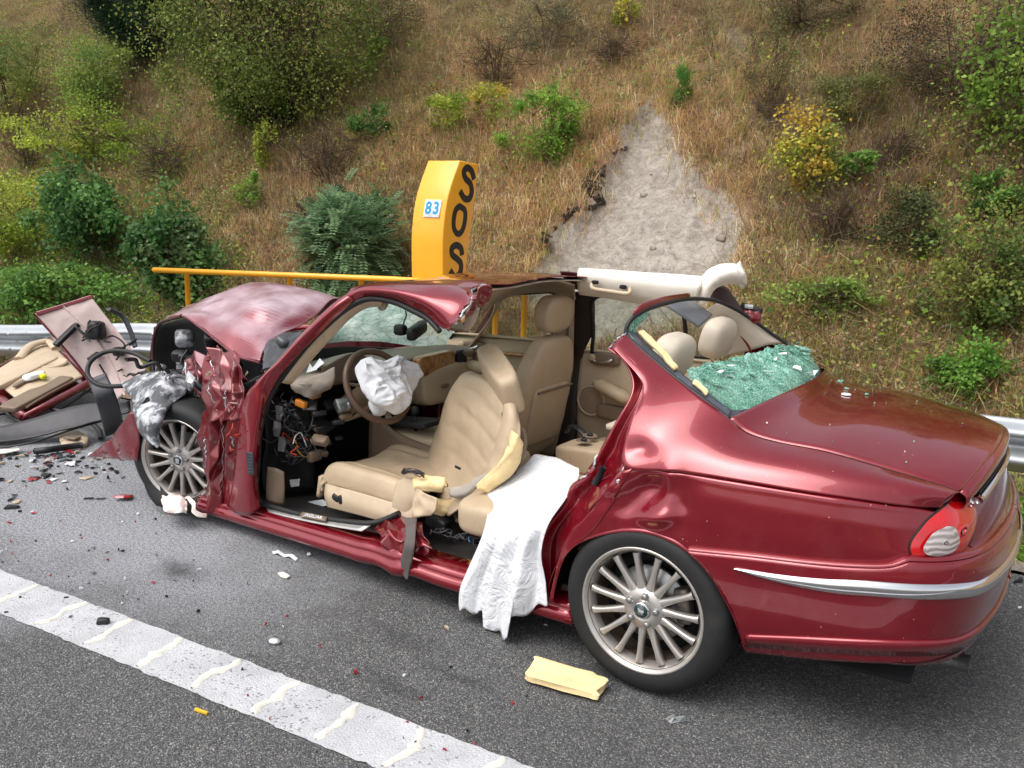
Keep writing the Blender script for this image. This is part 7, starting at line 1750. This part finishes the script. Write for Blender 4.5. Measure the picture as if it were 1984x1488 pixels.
# ---- cut-off door lying on its outer skin, trim side up
da, db, dc, dd_ = A(-30, 735, Z=.25), A(95, 662, Z=.42), A(168, 735, Z=.27), A(50, 800, Z=.14)
dr = empty('cut_off_door', (da+db+dc+dd_)/4*np.array([1, 1, 0]), 'cut off red car door lying with its beige trim side up', 'door')
def dpt(s, t, h=0):
    p = da*(1-s)*(1-t)+db*s*(1-t)+dc*s*t+dd_*(1-s)*t
    n = np.cross(dc-da, db-dd_); n /= np.linalg.norm(n); n = n*np.sign(n[2]); return p+n*h
NN = 9
patch('door_trim', np.array([[dpt(s, t, .05*math.sin(math.pi*s)**.5*math.sin(math.pi*t)**.5) for t in np.linspace(.04, .96, 7)] for s in np.linspace(.04, .96, 7)]), 30, 30, beige_pl, dr, .02, 0)
patch('door_skin', np.array([[dpt(s, t, -.045-.05*math.sin(math.pi*s)*math.sin(math.pi*t)) for t in np.linspace(-.05, 1.05, 6)] for s in np.linspace(-.05, 1.08, 6)]), 20, 20, paint, dr, .004, .006, 6, 2)
edge_ = [dpt(-.05, -.05, -.01), dpt(1.05, -.05, -.01), dpt(1.07, 1.05, -.01), dpt(-.05, 1.05, -.01), dpt(-.05, -.05, -.01)]
tube('door_edge', np.array([p for a, b_ in zip(edge_[:-1], edge_[1:]) for p in (a*.98+b_*.02, (a+b_)/2, a*.02+b_*.98)]), .035, paint_torn2, dr, 8, flat=.8)
tube('door_seal', np.array([dpt(-.06, .1, -.05), dpt(-.06, 1.06, -.05), dpt(.5, 1.10, -.06), dpt(1.0, 1.08, -.05)]), .012, rubber, dr, 8, n=40)
Rd = frame(dc-dd_, np.cross(dc-da, db-dd_)*np.sign(np.cross(dc-da, db-dd_)[2]))
soft('armrest', dpt(.35, .42, .06), (.66, .16, .05), beige_pl, dr, Rd, e=(.3, .3), n=14)
soft('door_pull', dpt(.25, .62, .07), (.22, .05, .03), beige_dk, dr, Rd, e=(.6, .6), n=10)
soft('door_pocket', dpt(.30, .86, .03), (.62, .16, .05), beige_dk, dr, Rd, e=(.25, .25), n=14)
V, F = lathe_vf([(0, .012), (.09, .012), (.10, .018), (.112, .012), (.114, 0)], 36); obj('speaker_ring', (V[:, [0, 2, 1]])@Rd.T+dpt(.74, .56, .058), F, beige_pl, dr, flip=True)
tube('curved_trim', np.array([dpt(.45, .12, .05), dpt(.7, .06, .08), dpt(.92, .14, .07), dpt(.95, .32, .05)]), .04, beige_pl, dr, 10, n=24, flat=.6)
gl = soft('glove', dpt(.38, .68, .10), (.16, .09, .05), whitep, None, Rd@rot('Z', -30), e=(.8, .8), n=14, mod=lambda v: v*(1+.5*vn3(v, 2.2, 9))[:, None]); tag(gl, 'white and yellow work glove left on the trim of the cut off door', 'glove')
soft('glove_cuff', dpt(.46, .76, .095), (.05, .07, .04), M('lime_cloth', srgb(210, 214, 40), .7), gl, Rd@rot('Z', -30), e=(.7, .7), n=10)
for k_, (pts, r_, lab) in enumerate((([(-30, 812, .12), (20, 800, .10), (70, 806, .06), (120, 822, .03)], .016, 'thin black window trim bent over the rubble beside the cut off door'), ([(-20, 870, .03), (60, 858, .06), (140, 832, .10), (200, 815, .16)], .013, 'black plastic moulding lying under the long bumper strip'), ([(95, 790, .14), (150, 806, .10), (190, 830, .05), (196, 850, .02)], .02, 'short black hose end between door and liner panel'))):
    P = np.array([A(a_, b_, Z=c_) for a_, b_, c_ in pts]); tag(tube(('window_trim', 'plastic_moulding', 'rubber_hose')[k_], P, r_, black, None, 8, n=30, flat=.6), lab, ('trim', 'moulding', 'hose')[k_])
# ---- beige trim piece on the ground
bt = poly_plate('trim_piece', [A(x, y, Z=z) for x, y, z in ((112, 838, .02), (150, 836, .05), (172, 850, .04), (168, 862, .02), (120, 866, .02))], beige_pl, None, .03, 2, .006, 8, 3, smooth=True)
tag(bt, 'beige door trim piece lying on the road among the wreckage', 'trim'); box('trim_insert', A(140, 848, Z=.06), (.10, .06, .012), beige_dk, bt, rot('Z', 20), .004)
bt2 = tube('trim_bar', np.array([A(68, 874, Z=.03), A(90, 872, Z=.04), A(130, 866, Z=.03), A(160, 862, Z=.03)]), .022, black, None, 8, n=16); tag(bt2, 'black plastic bar lying against the beige trim piece', 'bar')
pp_ = poly_plate('trim_offcut', [A(x, y, Z=.03) for x, y in ((-20, 872), (34, 866), (38, 872), (10, 878), (-20, 880))], liner_m, None, .006, 1, .006, 8, 3); tag(pp_, 'pale trim offcut by the black bumper strip', 'offcut')

# ---- scattered fragments around the smashed front
fcol = {'black': (black, 'shard of black plastic among the wreckage on the asphalt'), 'red': (M('red_fragment', (.30, .01, .02), .3, coat=.5), 'chip of red paintwork on the dusty asphalt'), 'grey': (M('grey_fragment', srgb(120, 122, 126), .6), 'grey plastic chip on the dusty asphalt'), 'white': (whitep, 'small white fragment on the dusty asphalt'), 'beige': (beige_pl, 'beige trim chip on the dusty asphalt')}
def fragment(px, py, kind, s_):
    p = A(px, py, Z=0.0); k = random.choice((4, 5, 6)); th = sorted(random.uniform(0, 6.28) for _ in range(k)); el = random.uniform(.25, .8); az = random.uniform(0, 3.14)
    pts = [np.array([s_*math.cos(t), s_*el*math.sin(t), 0]) for t in th]; R = rot('Z', math.degrees(az))@rot('X', random.uniform(-14, 14))
    h = random.uniform(.003, .012)
    V = np.array([R@q_ for q_ in pts]+[R@(q_*.8+np.array([0, 0, h])) for q_ in pts]); V[:, 2] -= V[:, 2].min()-.005
    F = [tuple(range(k-1, -1, -1)), tuple(range(k, 2*k))]+[(a, (a+1) % k, k+(a+1) % k, k+a) for a in range(k)]
    m, lab = fcol[kind]; nm = {'black': 'plastic_shard', 'red': 'paint_chip', 'grey': 'plastic_chip', 'white': 'white_fragment', 'beige': 'trim_chip'}[kind]
    tag(obj(nm, V+p, F, m, smooth=False), lab, 'debris', 'fragments thrown from the %s parts' % kind)
rr_ = random.Random(5)
for k_ in range(150):
    px = rr_.uniform(-10, 250); py = 870+abs(rr_.gauss(0, 38))+max(0, 30-px*.1)*.3
    if py > 1010: continue
    fragment(px, py, rr_.choice(('black', 'black', 'black', 'grey', 'red', 'white', 'beige')), rr_.uniform(.008, .035) if rr_.random() < .85 else rr_.uniform(.04, .075))
for k_ in range(60):
    fragment(rr_.uniform(-20, 400), rr_.uniform(990, 1200), rr_.choice(('black', 'grey', 'red', 'white')), rr_.uniform(.004, .014))
for k_ in range(46):
    fragment(rr_.uniform(420, 1300), rr_.uniform(1120, 1480), rr_.choice(('black', 'black', 'red', 'white', 'grey')), rr_.uniform(.004, .011))
for px, py, kd, s_ in ((690, 1305, 'red', .014), (620, 1255, 'red', .008), (863, 1222, 'beige', .018), (1300, 1395, 'grey', .02), (205, 1088, 'red', .018), (48, 943, 'red', .022), (105, 930, 'white', .03), (125, 935, 'white', .024), (20, 970, 'black', .045), (22, 985, 'black', .05), (600, 1077, 'white', .016), (1966, 1128, 'black', .06), (1975, 1180, 'white', .012)):
    fragment(px, py, kd, s_)
